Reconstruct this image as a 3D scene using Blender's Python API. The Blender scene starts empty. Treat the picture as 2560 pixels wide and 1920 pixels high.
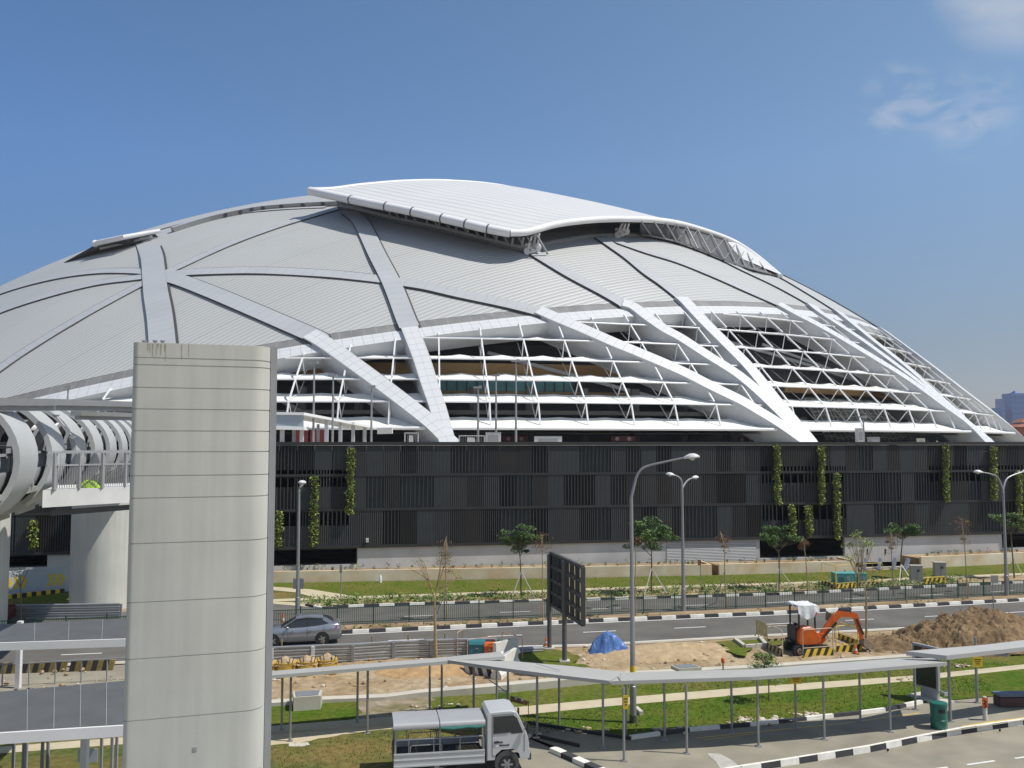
import bpy, math, random
from mathutils import Vector as V, Matrix, noise
RND = random.Random(7)
sc = bpy.context.scene
COL = sc.collection
# ------------------------------------------------------------------ camera maths (photo pixels of 2560 x 1920)
FPX, CAMH = 2250.0, 10.8
PIT = math.atan(145/FPX)
CAM = V((0, 0, CAMH))
def ray(px, py):
    u = (px-1280)/FPX; v = (960-py)/FPX
    return V((u, math.cos(PIT)-v*math.sin(PIT), math.sin(PIT)+v*math.cos(PIT)))
def at(px, py, z=0.0):                      # point of the horizontal plane at height z
    d = ray(px, py); return CAM + d*((z-CAMH)/d.z)
def dep(px, py, y):                         # point at distance y
    d = ray(px, py); return CAM + d*(y/d.y)
DC, DR = V((-19.02, 209.29, -98.27)), 162.18     # sphere the stadium roof lies on
DN = V((-.208, .171, .963)).normalized()         # axis of the tilted roof edge
def sph(px, py, off=0.0):
    d = ray(px, py).normalized(); c = DC-CAM; b = c.dot(d); r = DR+off
    q = b*b-c.length_squared+r*r
    if q < 0:
        p = CAM+d*b; return DC+(p-DC).normalized()*r
    return CAM+d*(b-math.sqrt(q))
def dome(psi, z, off=0.0):                  # point of the roof sphere at azimuth psi (deg), height z
    r = math.sqrt((DR+off)**2-(z-DC.z)**2); a = math.radians(psi)
    return V((DC.x+r*math.sin(a), DC.y-r*math.cos(a), z))
# ------------------------------------------------------------------ materials
MATS = {}
def mat(name, col, rough=.6, metal=0.0, var=.12, vs=1.5, bump=0.0, bs=8.0, col2=None, c2s=.4, c2w=.12, spec=.5, trans=0.0, alpha=1.0, detail=6):
    if name in MATS: return MATS[name]
    m = bpy.data.materials.new(name); m.use_nodes = True
    nt = m.node_tree; N = nt.nodes; L = nt.links; b = N['Principled BSDF']
    b.inputs['Roughness'].default_value = rough; b.inputs['Metallic'].default_value = metal
    b.inputs['Specular IOR Level'].default_value = spec
    tc = N.new('ShaderNodeTexCoord')
    def noise_(s, d=detail):
        n = N.new('ShaderNodeTexNoise'); n.inputs['Scale'].default_value = s; n.inputs['Detail'].default_value = d
        L.new(tc.outputs['Object'], n.inputs['Vector']); return n
    def ramp(n, lo, hi, a, bb):
        r = N.new('ShaderNodeMapRange'); r.inputs['From Min'].default_value = lo; r.inputs['From Max'].default_value = hi
        r.inputs['To Min'].default_value = a; r.inputs['To Max'].default_value = bb; L.new(n.outputs['Fac'], r.inputs['Value']); return r
    base = None
    if col2 is not None:
        n = noise_(c2s); r = ramp(n, .5-c2w, .5+c2w, 0, 1); mx = N.new('ShaderNodeMix'); mx.data_type = 'RGBA'
        L.new(r.outputs[0], mx.inputs['Factor']); mx.inputs['A'].default_value = (*col, 1); mx.inputs['B'].default_value = (*col2, 1); base = mx.outputs['Result']
    if var > 0:
        n = noise_(vs); r = ramp(n, .25, .75, 1-var, 1+var)
        mx = N.new('ShaderNodeMix'); mx.data_type = 'RGBA'; mx.blend_type = 'MULTIPLY'; mx.inputs['Factor'].default_value = 1
        if base is None: mx.inputs['A'].default_value = (*col, 1)
        else: L.new(base, mx.inputs['A'])
        L.new(r.outputs[0], mx.inputs['B']); base = mx.outputs['Result']
    if base is None: b.inputs['Base Color'].default_value = (*col, 1)
    else: L.new(base, b.inputs['Base Color'])
    if bump > 0:
        n = noise_(bs, 8); bp = N.new('ShaderNodeBump'); bp.inputs['Strength'].default_value = bump; bp.inputs['Distance'].default_value = .05
        L.new(n.outputs['Fac'], bp.inputs['Height']); L.new(bp.outputs['Normal'], b.inputs['Normal'])
    if trans: b.inputs['Transmission Weight'].default_value = trans
    MATS[name] = m; return m
def nodes(m): return m.node_tree.nodes, m.node_tree.links, m.node_tree.nodes['Principled BSDF']
def basecolor_src(m):
    b = m.node_tree.nodes['Principled BSDF'].inputs['Base Color']
    return b.links[0].from_socket if b.links else None
def add_lines(m, coord, period, width, dark, offset=0.0, bump=0.0):
    """joints of cladding: coord = ('m', vec) plane family in object space or ('uv', 0/1)"""
    N, L, b = nodes(m)
    tc = N.new('ShaderNodeTexCoord')
    if coord[0] == 'm':
        dp = N.new('ShaderNodeVectorMath'); dp.operation = 'DOT_PRODUCT'; dp.inputs[1].default_value = coord[1]
        L.new(tc.outputs['Object'], dp.inputs[0]); src = dp.outputs['Value']
    else:
        sx = N.new('ShaderNodeSeparateXYZ'); L.new(tc.outputs['UV'], sx.inputs[0]); src = sx.outputs[coord[1]]
    def math_(op, a, v=None, w=None):
        n = N.new('ShaderNodeMath'); n.operation = op; L.new(a, n.inputs[0])
        if v is not None: n.inputs[1].default_value = v
        return n.outputs[0]
    q = math_('DIVIDE', src, period); q = math_('ADD', q, offset+1000.0); q = math_('FRACT', q)
    tri = math_('ABSOLUTE', math_('SUBTRACT', q, .5))          # .5 at the joint, 0 mid panel
    r = N.new('ShaderNodeMapRange'); r.inputs['From Min'].default_value = .5-width/period; r.inputs['From Max'].default_value = .5
    r.inputs['To Min'].default_value = 1; r.inputs['To Max'].default_value = dark; L.new(tri, r.inputs['Value'])
    s0 = basecolor_src(m); mx = N.new('ShaderNodeMix'); mx.data_type = 'RGBA'; mx.blend_type = 'MULTIPLY'; mx.inputs['Factor'].default_value = 1
    if s0: L.new(s0, mx.inputs['A'])
    else: mx.inputs['A'].default_value = b.inputs['Base Color'].default_value
    L.new(r.outputs[0], mx.inputs['B']); L.new(mx.outputs['Result'], b.inputs['Base Color'])
    if bump:
        bp = N.new('ShaderNodeBump'); bp.inputs['Strength'].default_value = bump; bp.inputs['Distance'].default_value = .25; bp.invert = True
        r2 = N.new('ShaderNodeMapRange'); r2.inputs['From Min'].default_value = .2; r2.inputs['From Max'].default_value = .5; L.new(tri, r2.inputs['Value'])
        L.new(r2.outputs[0], bp.inputs['Height']); L.new(bp.outputs['Normal'], b.inputs['Normal'])
    return m
# ------------------------------------------------------------------ mesh builder
class MB:
    def __init__(s, mat=None): s.v = []; s.f = []; s.m = mat; s.mats = []; s.uv = {}
    def _mi(s):
        if s.m not in s.mats: s.mats.append(s.m)
        return s.mats.index(s.m)
    def add(s, vs, fs, uvs=None):
        o = len(s.v); mi = s._mi(); s.v += [V(p) for p in vs]
        for k, f in enumerate(fs):
            if uvs: s.uv[len(s.f)] = uvs[k]
            s.f.append((tuple(i+o for i in f), mi))
        return s
    def poly(s, vs): return s.add(vs, [tuple(range(len(vs)))])
    def box(s, c, size, rz=0.0):
        x, y, z = size[0]/2, size[1]/2, size[2]/2; cr, sr = math.cos(rz), math.sin(rz)
        p = [(c[0]+a*cr-b*sr, c[1]+a*sr+b*cr, c[2]+d) for d in (-z, z) for a, b in ((-x, -y), (x, -y), (x, y), (-x, y))]
        return s.add(p, [(3, 2, 1, 0), (4, 5, 6, 7), (0, 1, 5, 4), (1, 2, 6, 5), (2, 3, 7, 6), (3, 0, 4, 7)])
    def bar(s, a, b, w, h=None, up=(0, 0, 1)):
        a, b = V(a), V(b); t = (b-a); h = w if h is None else h
        if t.length < 1e-6: return s
        t.normalize(); u = V(up)
        if abs(t.dot(u)) > .97: u = V((1, 0, 0))
        x = t.cross(u).normalized(); y = x.cross(t).normalized()
        p = [q+x*i*w/2+y*j*h/2 for q in (a, b) for i, j in ((-1, -1), (1, -1), (1, 1), (-1, 1))]
        return s.add(p, [(3, 2, 1, 0), (4, 5, 6, 7), (0, 1, 5, 4), (1, 2, 6, 5), (2, 3, 7, 6), (3, 0, 4, 7)])
    def tube(s, pts, r, n=8, cap=True):
        pts = [V(p) for p in pts]; rs = r if isinstance(r, (list, tuple)) else [r]*len(pts)
        t0 = (pts[1]-pts[0]).normalized(); u = V((0, 0, 1)) if abs(t0.z) < .9 else V((1, 0, 0)); x = t0.cross(u).normalized()
        vs = []
        for i, p in enumerate(pts):
            t = (pts[min(i+1, len(pts)-1)]-pts[max(i-1, 0)])
            if t.length < 1e-9: t = t0
            t = t.normalized(); x = (x-t*x.dot(t)).normalized(); y = t.cross(x)
            for k in range(n):
                a = 2*math.pi*k/n; vs.append(p+(x*math.cos(a)+y*math.sin(a))*rs[i])
        fs = [(i*n+k, i*n+(k+1) % n, (i+1)*n+(k+1) % n, (i+1)*n+k) for i in range(len(pts)-1) for k in range(n)]
        if cap: fs += [tuple(reversed(range(n))), tuple(range((len(pts)-1)*n, len(pts)*n))]
        return s.add(vs, fs)
    def lathe(s, prof, c=(0, 0, 0), n=16, axis='z'):
        vs = []
        for r, h in prof:
            for k in range(n):
                a = 2*math.pi*k/n; x, y = r*math.cos(a), r*math.sin(a)
                p = (x, y, h) if axis == 'z' else ((x, h, y) if axis == 'y' else (h, x, y))
                vs.append(V(p)+V(c))
        m = len(prof)
        fs = [(i*n+k, i*n+(k+1) % n, (i+1)*n+(k+1) % n, (i+1)*n+k) for i in range(m-1) for k in range(n)]
        fs += [tuple(reversed(range(n))), tuple(range((m-1)*n, m*n))]
        return s.add(vs, fs)
    def loft(s, secs, closed=True, cap=True):
        n = len(secs[0]); vs = [p for q in secs for p in q]; k1 = n if closed else n-1
        fs = [(i*n+k, i*n+(k+1) % n, (i+1)*n+(k+1) % n, (i+1)*n+k) for i in range(len(secs)-1) for k in range(k1)]
        if cap: fs += [tuple(reversed(range(n))), tuple(range((len(secs)-1)*n, len(secs)*n))]
        return s.add(vs, fs)
    def prism(s, pts, z0, z1):
        n = len(pts); vs = [(p[0], p[1], z0) for p in pts]+[(p[0], p[1], z1) for p in pts]
        return s.add(vs, [tuple(reversed(range(n))), tuple(range(n, 2*n))]+[(k, (k+1) % n, n+(k+1) % n, n+k) for k in range(n)])
    def extr(s, pts, d):                    # closed outline + thickness vector
        n = len(pts); d = V(d); vs = [V(p) for p in pts]+[V(p)+d for p in pts]
        return s.add(vs, [tuple(reversed(range(n))), tuple(range(n, 2*n))]+[(k, (k+1) % n, n+(k+1) % n, n+k) for k in range(n)])
    def ball(s, c, r, n=10, m=6, sq=(1, 1, 1)):
        return s.add(*uvsph(V(c), r, n, m, sq))
    def leaves(s, c, rad, n, size, rnd=RND, shell=.35, mats=None):
        c = V(c)
        for _ in range(n):
            while True:
                p = V((rnd.uniform(-1, 1), rnd.uniform(-1, 1), rnd.uniform(-1, 1)))
                if p.length <= 1: break
            if p.length < shell and rnd.random() < .6: p = p.normalized()*rnd.uniform(shell, 1)
            p = V((p.x*rad[0], p.y*rad[1], p.z*rad[2]))+c
            a = V((rnd.gauss(0, 1), rnd.gauss(0, 1), rnd.gauss(0, .6))).normalized(); b = a.cross(V((rnd.gauss(0, .6), rnd.gauss(0, .6), 1))).normalized()
            z = size*rnd.uniform(.6, 1.35)
            if mats: s.m = mats[rnd.randrange(len(mats))]
            s.add([p-a*z, p-b*z*.45, p+a*z, p+b*z*.45], [(0, 1, 2, 3)])
        return s
    def build(s, name, parent=None, world=False, smooth=False, ang=35, mat=None, **tags):
        me = bpy.data.meshes.new(name); off = V((0, 0, 0))
        if parent is not None and world:
            q = parent
            while q is not None: off = off+V(q.location); q = q.parent
        own = V(tags.pop('loc', (0, 0, 0)))
        vs = [tuple(p-off-own) for p in s.v]
        me.from_pydata(vs, [], [f for f, _ in s.f])
        for m in s.mats: me.materials.append(m)
        me.polygons.foreach_set('material_index', [i for _, i in s.f])
        if s.uv:
            l = me.uv_layers.new(name='UVMap')
            for k, uvs in s.uv.items():
                for li, u in zip(me.polygons[k].loop_indices, uvs): l.data[li].uv = u
        if smooth:
            me.polygons.foreach_set('use_smooth', [True]*len(me.polygons)); me.update(); me.set_sharp_from_angle(angle=math.radians(ang))
        me.update()
        o = bpy.data.objects.new(name, me); COL.objects.link(o)
        if parent is not None: o.parent = parent
        o.location = own
        for k, x in tags.items(): o[k] = x
        return o
def uvsph(c, r, n, m, sq):
    vs = [c+V((0, 0, -r*sq[2]))]
    for i in range(1, m):
        a = -math.pi/2+math.pi*i/m
        for k in range(n):
            b = 2*math.pi*k/n; vs.append(c+V((math.cos(a)*math.cos(b)*r*sq[0], math.cos(a)*math.sin(b)*r*sq[1], math.sin(a)*r*sq[2])))
    vs.append(c+V((0, 0, r*sq[2]))); fs = []
    for k in range(n):
        fs.append((0, 1+(k+1) % n, 1+k)); fs.append((len(vs)-1, 1+(m-2)*n+k, 1+(m-2)*n+(k+1) % n))
        for i in range(m-2): fs.append((1+i*n+k, 1+i*n+(k+1) % n, 1+(i+1)*n+(k+1) % n, 1+(i+1)*n+k))
    return vs, fs
def thing(name, label, cat, loc=(0, 0, 0), rz=0.0, group=None):
    o = bpy.data.objects.new(name, None); COL.objects.link(o); o.location = loc; o.rotation_euler = (0, 0, rz); o.empty_display_size = .2
    o['label'] = label; o['category'] = cat
    if group: o['group'] = group
    return o
def copy_tree(o, parent=None):
    c = o.copy(); COL.objects.link(c)
    if parent is not None: c.parent = parent
    for ch in list(o.children): copy_tree(ch, c)
    return c
def smoothline(pts, n=8):
    pts = [V(p) for p in pts]; out = []
    for i in range(len(pts)-1):
        p0, p1, p2, p3 = pts[max(i-1, 0)], pts[i], pts[i+1], pts[min(i+2, len(pts)-1)]
        for k in range(n):
            t = k/n
            out.append(.5*((2*p1)+(p2-p0)*t+(2*p0-5*p1+4*p2-p3)*t*t+(3*p1-p0-3*p2+p3)*t**3))
    out.append(pts[-1]); return out
def ext(pts, a, b):                         # lengthen a world polyline at both ends (metres)
    pts = [V(p) for p in pts]
    p = pts[0]+(pts[0]-pts[1]).normalized()*a; q = pts[-1]+(pts[-1]-pts[-2]).normalized()*b
    return [p]+pts+[q]
# ------------------------------------------------------------------ palette
M = dict(
 white=mat('white_paint', (.74, .75, .76), .45, var=.06, vs=.4), offwhite=mat('off_white_paint', (.55, .55, .53), .6, var=.1),
 steel=mat('galvanised_steel', (.31, .32, .325), .45, .4, var=.1), greysteel=mat('grey_painted_steel', (.3, .31, .32), .5, var=.08),
 dkgrey=mat('dark_grey_paint', (.07, .072, .075), .6, var=.15), black=mat('black_rubber', (.018, .018, .018), .7, var=.2), blackp=mat('black_paint', (.03, .03, .032), .5, var=.25, vs=3),
 fabric=mat('canopy_membrane', (.8, .8, .77), .7, var=.05), conc=mat('pale_concrete', (.5, .47, .4), .85, var=.14, vs=.8, bump=.15, bs=25),
 concp=mat('pavement_concrete', (.43, .39, .31), .9, var=.16, vs=1.1, bump=.2, bs=30), yellow=mat('yellow_paint', (.72, .5, .03), .55, var=.15, vs=2),
 orange=mat('orange_paint', (.62, .12, .015), .45, var=.2, vs=3), red=mat('red_paint', (.14, .014, .014), .5, var=.1), teal=mat('teal_paint', (.05, .26, .25), .55, var=.15, vs=3),
 glass=mat('dark_glass', (.02, .025, .03), .06, var=0, spec=.8), silver=mat('silver_car_paint', (.42, .44, .47), .25, .75, var=.04),
 bark=mat('tree_bark', (.19, .14, .09), .9, var=.3, vs=6), barkl=mat('pale_bark', (.34, .26, .15), .9, var=.3, vs=6),
 leafa=mat('leaf_mid_green', (.1, .18, .035), .6, var=.3, vs=2), leafb=mat('leaf_dark_green', (.06, .12, .026), .6, var=.3, vs=2), leafc=mat('leaf_yellow_green', (.29, .33, .055), .6, var=.3, vs=2),
 leafd=mat('leaf_dry_brown', (.16, .09, .035), .8, var=.3, vs=2),
)
# ------------------------------------------------------------------ world, sun, camera
SUNEL = math.radians(58); sv = V((.985, -.171, 0))*math.cos(SUNEL)+V((0, 0, math.sin(SUNEL)))
w = bpy.data.worlds.new('World'); sc.world = w; w.use_nodes = True
nt = w.node_tree; N = nt.nodes; L = nt.links; bg = N['Background']
sky = N.new('ShaderNodeTexSky'); sky.sky_type = 'NISHITA'; sky.sun_disc = False; sky.sun_elevation = SUNEL; sky.sun_rotation = math.atan2(sv.x, sv.y)
sky.air_density = 1.0; sky.dust_density = .35; sky.ozone_density = 2.6; sky.altitude = 20
tc = N.new('ShaderNodeTexCoord'); mp = N.new('ShaderNodeMapping'); mp.inputs['Scale'].default_value = (5.0, 5.0, 11.0); mp.inputs['Rotation'].default_value = (.3, .35, .2)
L.new(tc.outputs['Generated'], mp.inputs['Vector'])
n1 = N.new('ShaderNodeTexNoise'); n1.inputs['Scale'].default_value = 1.3; n1.inputs['Detail'].default_value = 6; n1.inputs['Roughness'].default_value = .48; n1.inputs['Distortion'].default_value = .6
L.new(mp.outputs['Vector'], n1.inputs['Vector'])
# wispy clouds only on one side of the sky: masks round fixed sky directions
def dirmask(d, lo, hi):
    dp = N.new('ShaderNodeVectorMath'); dp.operation = 'DOT_PRODUCT'; dp.inputs[1].default_value = V(d).normalized(); L.new(tc.outputs['Generated'], dp.inputs[0])
    r = N.new('ShaderNodeMapRange'); r.interpolation_type = 'SMOOTHSTEP'; r.inputs['From Min'].default_value = lo; r.inputs['From Max'].default_value = hi; L.new(dp.outputs['Value'], r.inputs['Value']); return r.outputs[0]
def mth(op, a, b):
    n = N.new('ShaderNodeMath'); n.operation = op; n.use_clamp = True
    for i, x in enumerate((a, b)):
        if isinstance(x, (int, float)): n.inputs[i].default_value = x
        else: L.new(x, n.inputs[i])
    return n.outputs[0]
rm = N.new('ShaderNodeMapRange'); rm.inputs['From Min'].default_value = .36; rm.inputs['From Max'].default_value = .74; L.new(n1.outputs['Fac'], rm.inputs['Value'])
# paler haze low in the sky, deeper blue above
sep = N.new('ShaderNodeSeparateXYZ'); L.new(tc.outputs['Generated'], sep.inputs[0]); cr = N.new('ShaderNodeValToRGB'); L.new(sep.outputs['Z'], cr.inputs['Fac'])
for p_, c_ in ((0.0, (.38, .39, .54)), (.1, (.5, .52, .6)), (.29, (.8, .91, 1.0)), (.45, (.84, .97, 1.0)), (1.0, (.6, .7, .72))):
    e_ = cr.color_ramp.elements.new(p_) if p_ not in (0.0, 1.0) else cr.color_ramp.elements[0 if p_ == 0 else -1]; e_.color = (*c_, 1)
tint = N.new('ShaderNodeMix'); tint.data_type = 'RGBA'; tint.blend_type = 'MULTIPLY'; tint.inputs['Factor'].default_value = 1; L.new(sky.outputs[0], tint.inputs['A']); L.new(cr.outputs['Color'], tint.inputs['B'])
# hazier and brighter towards the sun's side
mrx = N.new('ShaderNodeMapRange'); mrx.inputs['From Min'].default_value = -.48; mrx.inputs['From Max'].default_value = .48; L.new(sep.outputs['X'], mrx.inputs['Value'])
side = N.new('ShaderNodeMix'); side.data_type = 'RGBA'; L.new(mrx.outputs[0], side.inputs['Factor']); side.inputs['A'].default_value = (.76, .86, .98, 1); side.inputs['B'].default_value = (1.24, 1.11, 1.0, 1)
tin2 = N.new('ShaderNodeMix'); tin2.data_type = 'RGBA'; tin2.blend_type = 'MULTIPLY'; tin2.inputs['Factor'].default_value = 1; L.new(tint.outputs['Result'], tin2.inputs['A']); L.new(side.outputs['Result'], tin2.inputs['B'])
n3 = N.new('ShaderNodeTexNoise'); n3.inputs['Scale'].default_value = 4.2; n3.inputs['Detail'].default_value = 8; n3.inputs['Distortion'].default_value = .8; L.new(mp.outputs['Vector'], n3.inputs['Vector'])
r3 = N.new('ShaderNodeMapRange'); r3.inputs['From Min'].default_value = .42; r3.inputs['From Max'].default_value = .72; L.new(n3.outputs['Fac'], r3.inputs['Value'])
mk = mth('ADD', mth('MULTIPLY', dirmask(ray(2580, -110), .9955, .9995), 1.3), 0.0)
wisp = mth('MULTIPLY', r3.outputs[0], mth('ADD', dirmask(ray(2245, 250), .9991, .99995), dirmask(ray(2420, 275), .9986, .9999)))
cl = mth('ADD', mth('MULTIPLY', rm.outputs[0], mk), mth('MULTIPLY', wisp, .55))
cl = mth('MULTIPLY', cl, .5)
# unseen bright cloud added behind the viewpoint as neutral fill light
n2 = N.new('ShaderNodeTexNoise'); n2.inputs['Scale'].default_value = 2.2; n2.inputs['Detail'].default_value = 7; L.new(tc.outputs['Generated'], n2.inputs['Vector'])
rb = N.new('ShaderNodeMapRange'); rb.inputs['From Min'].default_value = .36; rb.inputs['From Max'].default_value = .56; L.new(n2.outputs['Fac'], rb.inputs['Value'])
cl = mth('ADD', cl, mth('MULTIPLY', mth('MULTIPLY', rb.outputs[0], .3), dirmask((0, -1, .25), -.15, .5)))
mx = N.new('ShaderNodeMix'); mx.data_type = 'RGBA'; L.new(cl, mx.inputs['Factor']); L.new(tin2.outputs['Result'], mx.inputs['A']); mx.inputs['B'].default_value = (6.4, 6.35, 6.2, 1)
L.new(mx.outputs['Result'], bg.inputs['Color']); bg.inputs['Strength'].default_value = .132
sd = bpy.data.lights.new('sun', 'SUN'); sd.energy = 5.0; sd.angle = math.radians(.5); sd.color = (1, .95, .87)
so = bpy.data.objects.new('sun', sd); COL.objects.link(so); so.rotation_euler = (-sv).to_track_quat('-Z', 'Y').to_euler(); so.location = (60, -20, 120)
cd = bpy.data.cameras.new('camera'); co = bpy.data.objects.new('camera', cd); COL.objects.link(co); co.location = CAM
co.rotation_euler = (math.radians(90)+PIT, 0, 0); cd.sensor_width = 36; cd.lens = 36*FPX/2560; cd.clip_end = 8000; cd.clip_start = .1; sc.camera = co
sc.view_settings.view_transform = 'Standard'; sc.view_settings.look = 'None'; sc.view_settings.exposure = -.12
# ------------------------------------------------------------------ ground, roads, verges
def structure(mb, name, smooth=False): return mb.build(name, smooth=smooth, kind='structure')
G = dict(
 soil=mat('ground_soil', (.24, .17, .1), .95, spec=.12, var=.25, vs=.5, bump=.5, bs=5, col2=(.34, .26, .17), c2s=.35, c2w=.1),
 asph=mat('asphalt', (.118, .113, .104), .9, spec=.12, var=.16, vs=.6, bump=.3, bs=60, col2=(.15, .144, .13), c2s=.25, c2w=.2),
 asphl=mat('worn_asphalt', (.25, .232, .188), .9, spec=.12, var=.14, vs=.9, bump=.3, bs=60, col2=(.31, .285, .225), c2s=.35, c2w=.15),
 grass=mat('mown_grass', (.085, .125, .012), .95, spec=.12, var=.4, vs=4.5, bump=.8, bs=22, col2=(.145, .14, .035), c2s=.42, c2w=.16, detail=10),
 grassg=mat('green_grass', (.05, .115, .006), .95, spec=.12, var=.4, vs=4.5, bump=.8, bs=22, col2=(.12, .13, .02), c2s=.5, c2w=.2, detail=10),
 grassy=mat('dry_grass', (.2, .15, .055), .95, spec=.12, var=.35, vs=3.5, bump=.8, bs=22, col2=(.095, .115, .03), c2s=.45, c2w=.14, detail=10),
 dirt=mat('building_site_dirt', (.4, .32, .21), .97, spec=.12, var=.3, vs=2.6, bump=.8, bs=14, col2=(.3, .215, .125), c2s=.5, c2w=.12, detail=10),
 mark=mat('road_marking_white', (.72, .72, .7), .7, var=.12, vs=4), ymark=mat('road_marking_yellow', (.68, .47, .1), .7, var=.2, vs=4),
 kw=mat('kerb_white', (.76, .74, .68), .8, var=.15, vs=2.5), kb=mat('kerb_black', (.045, .045, .05), .8, var=.25, vs=2.5), pconc=mat('footpath_concrete', (.5, .44, .31), .9, spec=.12, var=.12, vs=1.5, bump=.15, bs=30),
)
g = MB(G['soil']); R_ = 3000; g.poly([(-R_, -200, -.32), (R_, -200, -.32), (R_, R_*1.3, -.32), (-R_, R_*1.3, -.32)]); structure(g, 'ground')
def line(pxs, z=0.0, a=60, b=60): return ext([at(x, y, z) for x, y in pxs], a, b)
def strip(name, l1, l2, z, m, kind='structure'):
    mb = MB(m); pts = [V((p.x, p.y, z)) for p in l1]+[V((p.x, p.y, z)) for p in reversed(l2)]; mb.poly(pts); return mb.build(name, kind=kind)
P_plan = line([(700, 1457), (1300, 1447), (1780, 1438), (2140, 1428), (2560, 1408)])
P_pt = line([(900, 1491), (1340, 1476), (1519, 1469), (1950, 1457), (2560, 1433)])
P_pb = line([(900, 1497), (1340, 1482), (1519, 1475), (1950, 1462), (2560, 1438)])
P_k1 = line([(840, 1520), (1030, 1513), (1350, 1505), (1950, 1488), (2560, 1458)], 0.0, 0.2, 60)
P_r1b = line([(666, 1571), (903, 1561), (1340, 1545), (1737, 1527), (1899, 1520), (2544, 1487)])
P_k2 = line([(903, 1583), (1350, 1562), (1950, 1536), (2560, 1503)])
P_r2b = line([(700, 1640), (1250, 1618), (1461, 1613), (1880, 1590), (2271, 1570), (2560, 1551)])
P_dr = line([(659, 1768), (809, 1758), (963, 1752), (1049, 1745), (1280, 1731), (1589, 1700), (1880, 1676), (2281, 1648), (2560, 1622)])
H_DR = [.15, .15, .15, .15, .22, .33, .28, .13, .14, .14, .14]
P_ft = line([(900, 1799), (1278, 1770), (1506, 1749), (1880, 1718), (2284, 1690), (2560, 1662)])
P_fb = line([(900, 1818), (1318, 1787), (1506, 1768), (1880, 1736), (2284, 1703), (2560, 1673)])
P_bk = line([(1600, 1978), (1860, 1932), (2018, 1907), (2176, 1881), (2319, 1852), (2411, 1834), (2560, 1813)], -.2)
strip('verge_lawn', P_plan, P_pt, 0.0, G['grass']); strip('footpath', P_pt, P_pb, .02, G['pconc'])
bed_near = [at(590, 1530), at(840, 1516)]+P_k1[1:]
strip('shrub_bed_soil', P_pb, bed_near, .004, G['dirt'])
far_road_edge = [at(-600, 1560), at(300, 1530), at(669, 1506), at(760, 1513), at(800, 1520)]+P_k1
strip('service_road', far_road_edge, P_r1b, .008, G['asph'])
strip('median_strip', P_r1b, P_k2, .004, G['soil']); strip('main_road', P_k2, P_r2b, .008, G['asph'])
# curved path and dry lawn by the junction
mb = MB(G['pconc']); mb.poly([at(x, y, .03) for x, y in [(560, 1462), (669, 1466), (777, 1473), (827, 1481), (900, 1493), (900, 1500), (815, 1501), (739, 1481), (669, 1474), (560, 1472)]]); structure(mb, 'footpath')
mb = MB(G['grassy']); mb.poly([at(x, y, .012) for x, y in [(560, 1473), (669, 1475), (739, 1482), (812, 1499), (740, 1506), (669, 1503), (560, 1506)]]); structure(mb, 'verge_lawn')
mb = MB(G['pconc']); mb.poly([at(x, y, .016) for x, y in [(560, 1500), (669, 1503), (740, 1506), (812, 1499), (840, 1503), (842, 1516), (790, 1519), (740, 1514), (669, 1508), (560, 1508)]]); structure(mb, 'footpath')
strip('grass_strip', P_dr, P_ft, 0.0, G['grass']); strip('footpath', P_ft, P_fb, .02, G['pconc'])
def perp_along(l):
    d = [0.0]
    for a, b in zip(l, l[1:]): d.append(d[-1]+(b-a).length)
    return d
def point_on(l, s, D=None):
    D = D or perp_along(l)
    for i in range(len(l)-1):
        if s <= D[i+1] or i == len(l)-2:
            t = (s-D[i])/max(D[i+1]-D[i], 1e-6); return l[i].lerp(l[i+1], t), (l[i+1]-l[i]).normalized()
def kerb(l, h, wd, seg, side=1, phase=0.0, s0=None, s1=None, gap=.012, pale_top=False, zb=-.05):
    """painted kerb stones along a world line"""
    D = perp_along(l); s = 0 if s0 is None else s0; e = D[-1] if s1 is None else s1; mb = MB(G['kw']); k = int(phase)
    while s < e:
        t = min(s+seg, e); a, d = point_on(l, s, D); b, _ = point_on(l, t-gap, D); nrm = V((-d.y, d.x, 0))*side
        mb.m = G['kw'] if k % 2 == 0 else G['kb']; a = V((a.x, a.y, 0)); b = V((b.x, b.y, 0))
        o = [a, b, b+nrm*wd, a+nrm*wd]; vs = [V((p.x, p.y, zb)) for p in o]+[V((p.x, p.y, h)) for p in o]
        vs[4] += nrm*.03; vs[5] += nrm*.03
        mb.add(vs, [(0, 1, 5, 4), (1, 2, 6, 5), (2, 3, 7, 6), (3, 0, 4, 7)]); mb.m = G['kw'] if pale_top else mb.m; mb.add(vs[4:], [(0, 1, 2, 3)]); s = t; k += 1
    return structure(mb, 'kerb')
kerb(P_k1, .16, .16, 1.0, 1, 1)
kerb([at(762, 1515), at(800, 1524), at(842, 1523)], .14, .2, .95, 1, 1)
kerb(P_k2, .19, .2, .93, 1, 0)
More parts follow.
